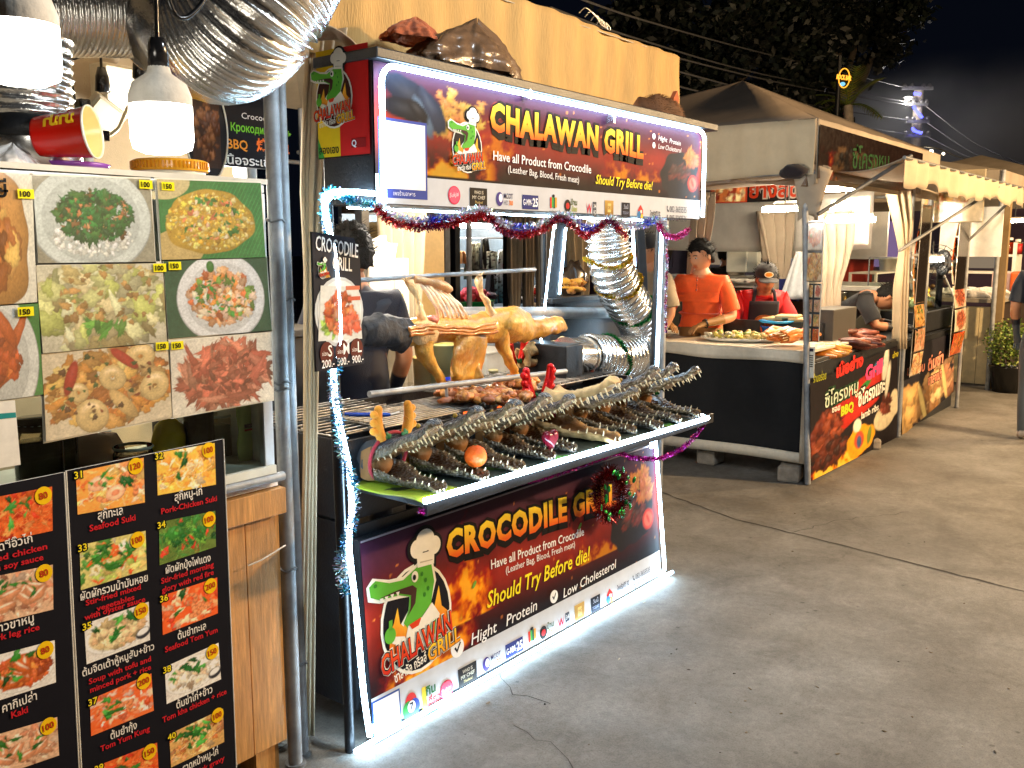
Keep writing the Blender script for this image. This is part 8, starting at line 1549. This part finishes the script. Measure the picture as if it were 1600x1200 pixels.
for i, (px, d, c, lb) in enumerate(((1120, 17, (0.9, 0.6, 1.0), 'pinkish lit lamp glimpsed left under the metal screen'), (1165, 15, (1, 0.9, 0.8), 'pale lit lamp glimpsed under the metal screen behind the far person'), (1045, 15, (1, 0.95, 0.9), 'white lit lamp glimpsed beside the far post of the grill'), (1545, 20, (1, 0.8, 0.5), 'warm lit lamp between the far posts at right'))):
    p = D(px, 372, d); t = thing('far_lamp', lb, 'lamp', p); m = M(); m.tube([p-_R*0.3, p+_R*0.3], 0.035, 8); m.build('tube', glow('far_tube', c, 9), t); m = M(); m.tube([p+V((0, 0, 0.03)), p+V((0, 0, 0.7))], 0.01, 5); m.build('hanger', MT['blacksteel'], t)
m = M(); c = D(1150, 430, 10.5); m.bb((c.x-0.6, c.y-0.8, 0), (c.x+0.1, c.y+0.8, c.z), 0, lin((186, 186, 180))); m.build('far_counter', MT['paint'], label='pale counter of the stall beyond the low partition', cat='counter')
for i, (px, lb) in enumerate(((1153, 'clear plastic box on the far pale counter'), (1170, 'white box on the far pale counter'))):
    c2 = D(px, 425, 10.3); m = M(); m.box(c2+V((0, 0, 0.12)), (0.2, 0.22, 0.24), 0.2, 0, lin((206, 216, 220))); m.build('counter_box', MT['gloss'], bevel=0.01, label=lb, cat='box')
def standin_lamp(label, x, y, z, w, col=(1.0, 0.74, 0.42)):  # lamps added out of view in place of the opposite stalls
    c = V((x, y, z)); t = thing('lane_lamp', label, 'lamp', (x, y, 0)); m = M(); m.lathe([(0.02, 0.12), (0.03, 0.08), (0.06, 0.02), (0.06, -0.05), (0.03, -0.09), (0, -0.095)], c, 18); m.build('bulb', glow('lane_bulb', col, 8), t)
    m = M(); m.tube([(x, y-0.5, 0), (x, y-0.5, z+0.4), (x, y, z+0.3), (x, y, z+0.12)], 0.022, 8); m.build('post', MT['galv'], t); bulb_light('lane_lamp_light', c-V((0, 0, 0.2)), w, col, 0.12, t)
standin_lamp('cool white lamp on a tall bent post in front of the grill stall', 2.5, 0.1, 3.35, LANE_W*0.47, (0.84, 0.93, 1.0)); standin_lamp('warm lamp on a post across the lane facing the barbecue stall', 7.4, -2.6, 3.8, LANE_W*5.6, (1.0, 0.68, 0.36)); standin_lamp('warm lamp on a post across the lane facing the steamer stall', 11.6, -2.6, 3.8, LANE_W*4.6, (1.0, 0.68, 0.36))
def smoke():
    m = bpy.data.materials.new('grill_smoke'); m.use_nodes = True; nt = m.node_tree; nt.nodes.remove(nt.nodes['Principled BSDF']); v = nt.nodes.new('ShaderNodeVolumePrincipled'); v.inputs['Color'].default_value = (0.8, 0.82, 0.85, 1); v.inputs['Anisotropy'].default_value = 0.2
    tc = nt.nodes.new('ShaderNodeTexCoord'); n = nt.nodes.new('ShaderNodeTexNoise'); n.inputs['Scale'].default_value = 0.28; n.inputs['Detail'].default_value = 3; nt.links.new(tc.outputs['Object'], n.inputs['Vector'])
    ln = nt.nodes.new('ShaderNodeVectorMath'); ln.operation = 'LENGTH'; mp = nt.nodes.new('ShaderNodeMapping'); mp.inputs['Scale'].default_value = (1/7.2, 1/7.2, 1/2.3); nt.links.new(tc.outputs['Object'], mp.inputs[0]); nt.links.new(mp.outputs[0], ln.inputs[0])
    a = nt.nodes.new('ShaderNodeMapRange'); a.inputs[1].default_value = 1.0; a.inputs[2].default_value = 0.2; nt.links.new(ln.outputs['Value'], a.inputs[0])
    b = nt.nodes.new('ShaderNodeMapRange'); b.inputs[1].default_value = 0.35; b.inputs[2].default_value = 0.7; b.inputs[3].default_value = 0.0; b.inputs[4].default_value = 0.24; nt.links.new(n.outputs[0], b.inputs[0])
    k = nt.nodes.new('ShaderNodeMath'); k.operation = 'MULTIPLY'; nt.links.new(a.outputs[0], k.inputs[0]); nt.links.new(b.outputs[0], k.inputs[1]); nt.links.new(k.outputs[0], v.inputs['Density']); nt.links.new(v.outputs[0], nt.nodes['Material Output'].inputs['Volume'])
    c = D(1470, 222, 27); s = M(); s.ball(c, (7.2, 7.2, 2.3), 24); s.build('smoke', m, org=c, kind='stuff')
smoke()
# ================================================================= people
def skin_mesh(nodes, edges, root=0, sub=2):
    """nodes: [(x, y, z), rx, ry]; returns verts, faces of one continuous skinned surface"""
    me = bpy.data.meshes.new('body'); me.from_pydata([n[0] for n in nodes], edges, []); o = bpy.data.objects.new('body', me); COL.objects.link(o)
    s = o.modifiers.new('skin', 'SKIN'); s.use_smooth_shade = True
    for i, n in enumerate(nodes): d = me.skin_vertices[0].data[i]; d.radius = (n[1], n[2] if len(n) > 2 else n[1]); d.use_root = i == root
    k = o.modifiers.new('sub', 'SUBSURF'); k.levels = k.render_levels = sub
    dg = bpy.context.evaluated_depsgraph_get(); ev = o.evaluated_get(dg); m2 = ev.to_mesh(); vs = [tuple(v.co) for v in m2.vertices]; fs = [tuple(p.vertices) for p in m2.polygons]; ev.to_mesh_clear()
    bpy.data.objects.remove(o); bpy.data.meshes.remove(me); return vs, fs
SKIN = lin((206, 150, 112))
def add_head(m, c, rot, skin, k=1.0):
    c = V(c); b = m.n; n, h = 30, 22; vs = []; cs = []
    for i in range(h+1):
        for j in range(n):
            a, w = math.pi*i/h, 2*math.pi*j/n; d = V((math.sin(a)*math.cos(w), math.sin(a)*math.sin(w), math.cos(a)))
            x, y, z = d.x*0.074, d.y*0.092, d.z*0.115
            if z < 0: x *= 1-0.38*(z/0.115)**2; y = y*(1-0.16*(z/0.115)**2)-0.012*(z/0.115)**2
            f = max(0, -d.y)
            y -= f*0.024*math.exp(-(x/0.014)**2-((z+0.016)/0.022)**2); y -= f*0.008*math.exp(-(x/0.012)**2-((z-0.015)/0.02)**2)
            for s in (-1, 1): y += f*0.009*math.exp(-((x-s*0.03)/0.016)**2-((z-0.008)/0.013)**2); y -= f*0.005*math.exp(-((x-s*0.032)/0.02)**2-((z-0.03)/0.01)**2)
            y -= f*0.006*math.exp(-(x/0.024)**2-((z+0.056)/0.012)**2); y -= f*0.006*math.exp(-(x/0.02)**2-((z+0.095)/0.015)**2)
            q = 1.0; cc = list(skin)
            if f > 0.3 and abs(z+0.056) < 0.009 and abs(x) < 0.026: cc = [skin[0]*0.75, skin[1]*0.45, skin[2]*0.42]
            vs.append(c+rot@V((x, y, z))*k); cs.append(tuple(cc))
    fs = [(i*n+j, (i+1)*n+j, (i+1)*n+(j+1) % n, i*n+(j+1) % n) for i in range(h) for j in range(n)]; m.add(vs, fs, 0, cs, True)
    for s in (-1, 1):
        m.ball(c+rot@V((s*0.076, 0.004, -0.002))*k, (0.009, 0.018, 0.03), 10, 0, skin, rot=rot)
        m.ball(c+rot@V((s*0.03, -0.081, 0.008))*k, (0.0125, 0.006, 0.0055), 10, 0, (0.5, 0.47, 0.44), rot=rot); m.ball(c+rot@V((s*0.03, -0.086, 0.008))*k, (0.005, 0.003, 0.005), 8, 0, (0.01, 0.008, 0.007), rot=rot)
        m.tube([c+rot@V((s*0.045, -0.08, 0.026))*k, c+rot@V((s*0.03, -0.09, 0.031))*k, c+rot@V((s*0.014, -0.092, 0.027))*k], 0.0032, 6, 0, (0.012, 0.01, 0.009))
def hair(parent, c, rot, k=1.0, curly=0.0, full=1.0, seed=1, low=0.0):
    m = M(); c = V(c); n, h = 34, 22; vs = []; r = random.Random(seed)
    for i in range(h+1):
        for j in range(n):
            a, w = math.pi*i/h, 2*math.pi*j/n; d = V((math.sin(a)*math.cos(w), math.sin(a)*math.sin(w), math.cos(a))); q = 1.13*full+0.10*pnoise(V((d.x*7, d.y*7, d.z*4+seed)))+0.05*pnoise(V((d.x*19, d.y*19, d.z*8)))+curly*pnoise(d*7+V((seed, 0, 0)))
            z0 = float(np.interp(d.y, [-0.75, -0.35, 0.0, 0.12, 0.4, 1.0], [0.052, 0.045, 0.02, -0.012, -0.055, -0.075]))+0.006*math.sin(w*7+seed)-low
            if d.z*0.115 < z0: q = 0.86
            vs.append(c+rot@V((d.x*0.076*q, d.y*0.094*q, d.z*0.117*q+0.004))*k)
    m.add(vs, [(i*n+j, (i+1)*n+j, (i+1)*n+(j+1) % n, i*n+(j+1) % n) for i in range(h) for j in range(n)], 0, (1, 1, 1), True)
    for i in range(420):
        a, b = r.random()*6.28, r.random()*1.5; d = V((math.sin(b)*math.cos(a), math.sin(b)*math.sin(a), math.cos(b)))
        if d.y < -0.55 and d.z < 0.5: continue
        p = c+rot@V((d.x*0.085, d.y*0.105, d.z*0.132))*k; t = (rot@V((d.x*0.4, d.y*0.4-0.5*(d.y < 0), -0.5+0.9*r.random()))).normalized(); w = t.orthogonal()*0.0025; m.add([p-w, p+w, p+t*0.04*(1+curly*4)], [(0, 1, 2)], 0)
    return m.build('hair', MT['hair'], parent)
def person(label, loc, rz, J, cols, headrot, hat=None, shirt=None, apron=None, hr=dict(), legs=True):
    """J: joints in body space (x to the body's left, -y forward); cols: skin, shirt, trousers"""
    sk, sh, tr = [lin(c) for c in cols]; L = V(loc); Rz = MX.Rotation(rz, 3, 'Z')
    def g(p): return L+Rz@V(p)
    pel, che, nk, hd = J['pelvis'], J['chest'], J['neck'], J['head']; nodes = [(g(pel), 0.135, 0.095), (g(V(pel).lerp(V(che), 0.5)), 0.126, 0.088), (g(che), 0.145, 0.095), (g(V(che).lerp(V(nk), 0.7)), 0.10, 0.08), (g(nk), 0.052, 0.055), (g(V(nk).lerp(V(hd), 0.6)), 0.05, 0.055)]
    edges = [(0, 1), (1, 2), (2, 3), (3, 4), (4, 5)]; arms = []
    for s in ('l', 'r'):
        b = len(nodes); S, E, Wr, Hn = [V(J[k+s]) for k in ('sh', 'el', 'wr', 'ha')]
        nodes += [(g(S), 0.062), (g(S.lerp(E, 0.5)), 0.05), (g(E), 0.041), (g(E.lerp(Wr, 0.4)), 0.039), (g(Wr), 0.026), (g(Wr.lerp(Hn, 0.5)), 0.03, 0.017), (g(Hn), 0.03, 0.014)]
        edges += [(2, b), (b, b+1), (b+1, b+2), (b+2, b+3), (b+3, b+4), (b+4, b+5), (b+5, b+6)]; arms.append((S, E))
        d = (Hn-Wr).normalized(); side = d.cross(V((0, 0, 1))); side = side.normalized() if side.length > 0.1 else V((1, 0, 0)); dn = side.cross(d)
        for f in range(4):
            o = Hn+side*(0.021-0.014*f); ln = (0.034, 0.04, 0.038, 0.03)[f]; q = len(nodes); nodes += [(g(o+d*ln*0.6), 0.0085), (g(o+d*ln*1.3-dn*(0.008+0.003*f)*(1 if dn.z > 0 else -1)), 0.0075), (g(o+d*ln*1.8-dn*(0.024+0.003*f)*(1 if dn.z > 0 else -1)), 0.006)]; edges += [(b+6, q), (q, q+1), (q+1, q+2)]
        q = len(nodes); th = Wr.lerp(Hn, 0.5); nodes += [(g(th+side*0.035+d*0.02), 0.0095), (g(th+side*0.045+d*0.05), 0.0075)]; edges += [(b+5, q), (q, q+1)]
    if legs:
        for s in (-1, 1):
            b = len(nodes); f = -0.0; nodes += [(g((pel[0]+s*0.09, pel[1], pel[2]-0.1)), 0.095), (g((pel[0]+s*0.1, pel[1]*0.6-0.02, 0.48)), 0.062), (g((pel[0]+s*0.1, pel[1]*0.4, 0.28)), 0.058), (g((pel[0]+s*0.1, 0, 0.07)), 0.042), (g((pel[0]+s*0.11, -0.1, 0.035)), 0.04), (g((pel[0]+s*0.115, -0.17, 0.03)), 0.032)]; edges += [(0, b), (b, b+1), (b+1, b+2), (b+2, b+3), (b+3, b+4), (b+4, b+5)]
    vs, fs = skin_mesh(nodes, edges); m = M(); cs = []; pz = g(pel).z
    for v in vs:
        z = v[2]-L.z
        tt = [(V(v)-g(arms[k][0])).dot(Rz@(arms[k][1]-arms[k][0]))/(arms[k][1]-arms[k][0]).length_squared for k in (0, 1)]
        near = min((V(v)-g(arms[k][0].lerp(arms[k][1], min(1, max(0, (V(v)-g(arms[k][0])).dot(Rz@(arms[k][1]-arms[k][0]))/(arms[k][1]-arms[k][0]).length_squared))))).length for k in (0, 1))
        kk = 0 if (V(v)-g(arms[0][0].lerp(arms[0][1], 0.5))).length < (V(v)-g(arms[1][0].lerp(arms[1][1], 0.5))).length else 1; upper = tt[kk] < 0.8
        cs.append(((0.7, 0.68, 0.64) if z < 0.075 else tr) if z < pel[2]+0.03 and near > 0.1 else sh if (near < 0.095 and upper) or (near > 0.095 and z < nk[2]-0.045 and z > pel[2]) or (z < nk[2]+0.03 and z > pel[2] and (V(v)-g(nk)).xy.length > 0.07 and upper) else sk)
    m.add(vs, fs, 0, cs, True); c = g(hd); HR = Rz@headrot; add_head(m, c, HR, sk, J.get('k', 1.0))
    o = m.build('person', MT['skin'], label=label, cat='person', org=L)
    # shirt: torso and sleeves a little larger than the body
    ax = (V(pel)-V(che)).normalized(); n2 = [(g(V(pel)+ax*-0.03), 0.155, 0.112), (g(V(pel).lerp(V(che), 0.5)), 0.152, 0.11), (g(che), 0.166, 0.115), (g(V(che).lerp(V(nk), 0.6)), 0.112, 0.085), (g(V(che).lerp(V(nk), 0.86)), 0.066, 0.066), (g(V(pel)+ax*0.0), 0.153, 0.11)]; e2 = [(0, 1), (1, 2), (2, 3), (3, 4), (0, 5)]
    for S, E in arms: b = len(n2); n2 += [(g(S+V((0, 0, -0.012))), 0.066), (g(S.lerp(E, 0.4)), 0.07), (g(S.lerp(E, 0.78)), 0.07), (g(S.lerp(E, 0.83)), 0.069), (g(S.lerp(E, 0.85)), 0.064)]; e2 += [(2, b), (b, b+1), (b+1, b+2), (b+2, b+3), (b+3, b+4)]
    vs, fs = skin_mesh(n2, e2); vs = [tuple(V(v)+V((pnoise(V(v)*11)*0.009, pnoise(V(v)*11+V((5, 0, 0)))*0.009, pnoise(V(v)*9)*0.004))) for v in vs]
    m = M(); m.add(vs, fs, 0, sh, True); m.build('shirt', MT['cloth'], o)
    if hat:
        m = M(); k = J.get('k', 1.0)*1.06
        m.lathe([(0.0, 0.125), (0.045, 0.118), (0.07, 0.095), (0.08, 0.055), (0.08, 0.025)], c, 26, 0, lin(hat), rot=HR@MX.Diagonal((k, k*1.2, k)))
        m.grid(lambda u, v: c+HR@V((math.sin((u-0.5)*2.4)*0.078*k, (-0.07-0.085*v*math.cos((u-0.5)*2.4)-0.02)*k, (0.036-0.014*v-0.02*abs(u-0.5))*k)), 12, 5, 0, lin(hat)); b2 = m.build('cap', MT['cloth'], o, thick=0.003)
        if hat == (34, 32, 34): p = Print(c+HR@V((0, -0.098*k*1.02, 0.062*k)), HR@V((1, 0, 0)), HR@V((0, 0.35, 0.9))); p.ell(0, 0, 0.034, 0.022, (226, 214, 190), 1); p.ell(0, 0, 0.028, 0.016, (226, 140, 50), 2); p.build('cap_badge', MT['printm'], o, thick=0.002)
    hair(o, c, HR, J.get('k', 1.0), **hr)
    return o, g, Rz, c, HR
RX, RY, RZ = (lambda a: MX.Rotation(R(a), 3, 'X')), (lambda a: MX.Rotation(R(a), 3, 'Y')), (lambda a: MX.Rotation(R(a), 3, 'Z'))
# man in orange: body turned half to the picture's left, looking down to his hands
c = gx(1098, 400, 6.42); loc = (c.x, c.y, 0.0)
J = dict(pelvis=(0, 0.02, 1.065), chest=(0, 0.0, 1.24), neck=(0, -0.01, 1.37), head=(0, -0.035, 1.475), shl=(0.17, 0, 1.29), ell=(0.25, -0.02, 1.03), wrl=(0.10, -0.22, 0.99), hal=(0.05, -0.28, 0.965), shr=(-0.17, 0, 1.29), elr=(-0.26, -0.06, 1.04), wrr=(-0.16, -0.27, 0.98), har=(-0.11, -0.33, 0.965), k=1.0)
o, g, Rz, hc, HR = person('young man in orange buttoned T-shirt and tan trousers looking down at his hands', loc, AZ-R(90)-R(28), J, ((212, 150, 110), (236, 92, 36), (150, 108, 62)), RZ(-30)@RX(14), hr=dict(seed=4, full=1.03))
m = M()
for k in range(3): m.ball(g((0.0, -0.126-0.004*k, 1.30-0.035*k)), 0.006, 8, 0, lin((40, 26, 20)))
m.tube([g((0.0, -0.124, 1.335)), g((0.0, -0.134, 1.22))], 0.003, 4, 0, lin((170, 60, 24))); m.build('button', MT['gloss'], o)
m = M(); a = g(J['wrl']); d = (g(J['hal'])-a).normalized(); u = d.orthogonal().normalized(); w = d.cross(u); m.tube([a+(u*math.cos(t)+w*math.sin(t))*0.031 for t in [2*math.pi*i/16 for i in range(17)]], 0.006, 6, 0, lin((30, 26, 26))); m.ball(a+V((0, 0, 0.028)), (0.016, 0.016, 0.008), 10, 0, lin((50, 50, 54))); m.build('wrist_watch', MT['gloss'], o)
# woman in red with cap and apron bending over the counter
c = gx(1190, 450, 7.0); loc = (c.x, c.y, 0.0)
J = dict(pelvis=(0, 0.16, 0.84), chest=(0, 0.0, 1.10), neck=(0, -0.09, 1.22), head=(0, -0.15, 1.30), shl=(0.165, -0.01, 1.15), ell=(0.24, -0.06, 0.92), wrl=(0.14, -0.24, 0.88), hal=(0.09, -0.3, 0.875), shr=(-0.165, -0.01, 1.15), elr=(-0.25, -0.05, 0.95), wrr=(-0.15, -0.2, 0.93), har=(-0.11, -0.25, 0.92), k=0.97)
o, g, Rz, hc, HR = person('woman in red shirt with dark apron and black badge cap bending over her work', loc, AZ-R(90)-R(4), J, ((150, 96, 66), (206, 30, 34), (40, 40, 44)), RX(14), hat=(34, 32, 34), hr=dict(seed=6, full=0.94))
m = M(); m.grid(lambda u, v: g((-0.115+0.23*u+(0.0), -0.135-0.05*(1-v)*0+0.10*(1-v)-0.02*math.sin(math.pi*u)-0.0, 0.80+0.33*v)), 12, 12, 0, lin((34, 30, 40)))
for s in (-1, 1): m.tube([g((s*0.085, -0.13, 1.12)), g((s*0.075, -0.13, 1.2)), g((s*0.06, -0.03, 1.235))], 0.012, 6, 0, lin((34, 30, 40)))
m.build('apron', MT['cloth'], o, thick=0.006)
p = Print(g((0.0, -0.137, 0.985)), Rz@V((1, 0, 0)), Rz@V((0, -0.28, 0.95))); p.ell(0, 0, 0.07, 0.042, (150, 84, 44), 3); p.ell(0, 0, 0.055, 0.03, (196, 120, 60), 4); p.build('apron_badge', MT['printm'], o, thick=0.003)
a = g((-0.09, -0.29, 0.88)); m = M(); m.lathe([(0, 0), (0.045, 0.01), (0.05, 0.06), (0.035, 0.1), (0.015, 0.13)], a-V((0, 0, 0.05)), 14, 0, lin((226, 226, 222)), rot=RY(25)); m.build('squeeze_bag', MT['gloss'], label='white squeeze bag held by the woman in the red shirt', cat='bag')
# cook in black bending away
c = gx(1330, 450, 7.8); J = dict(pelvis=(0, 0.2, 0.85), chest=(0, -0.06, 1.10), neck=(0, -0.2, 1.14), head=(0, -0.29, 1.14), shl=(0.17, -0.1, 1.13), ell=(0.22, -0.2, 0.92), wrl=(0.14, -0.4, 0.9), hal=(0.1, -0.46, 0.9), shr=(-0.17, -0.1, 1.13), elr=(-0.22, -0.2, 0.92), wrr=(-0.14, -0.4, 0.9), har=(-0.1, -0.46, 0.9))
person('cook in black T-shirt bending low between the corner post and the white rack', (c.x, c.y, 0), AZ-R(90)+R(70), J, ((176, 120, 84), (20, 20, 24), (40, 40, 46)), RX(55), hr=dict(seed=7))
ST = dict(pelvis=(0, 0.0, 0.90), chest=(0, 0.0, 1.24), neck=(0, -0.01, 1.40), head=(0, -0.03, 1.515), shl=(0.175, 0, 1.33), ell=(0.22, 0.02, 1.07), wrl=(0.2, -0.1, 0.86), hal=(0.19, -0.13, 0.79), shr=(-0.175, 0, 1.33), elr=(-0.22, 0.02, 1.07), wrr=(-0.2, -0.1, 0.86), har=(-0.19, -0.13, 0.79))
c = gz(1596, 690)+_R*0.115; person('passer-by in dark shirt, grey jeans and white shoes cut by the right picture edge', (c.x, c.y, 0), AZ-R(90)+R(150), ST, ((190, 136, 100), (30, 38, 52), (74, 84, 92)), RZ(0), hr=dict(seed=9))
c = gx(1016, 440, 6.1); person('seller in grey patterned shirt and dark cap half hidden behind the LED post', (c.x, c.y, 0), AZ-R(90)-R(60), ST, ((180, 126, 92), (150, 134, 110), (50, 50, 56)), RX(10), hat=(20, 22, 30), hr=dict(seed=10, full=0.94))
c = gy(553, 400, 3.0); person('curly haired vendor in navy shirt standing behind the black menu board', (c.x, 3.0, -0.0), AZ-R(90)-R(150), ST, ((170, 116, 84), (14, 18, 36), (16, 18, 30)), RX(6), hr=dict(seed=11, curly=0.14, full=1.06))
c = gx(1135, 405, 9.9); person('far person in black vest seen from behind under the metal screen', (c.x, c.y, -0.05), AZ-R(90)+R(200), ST, ((190, 136, 100), (18, 18, 22), (30, 30, 36)), RZ(-40), hr=dict(seed=12))
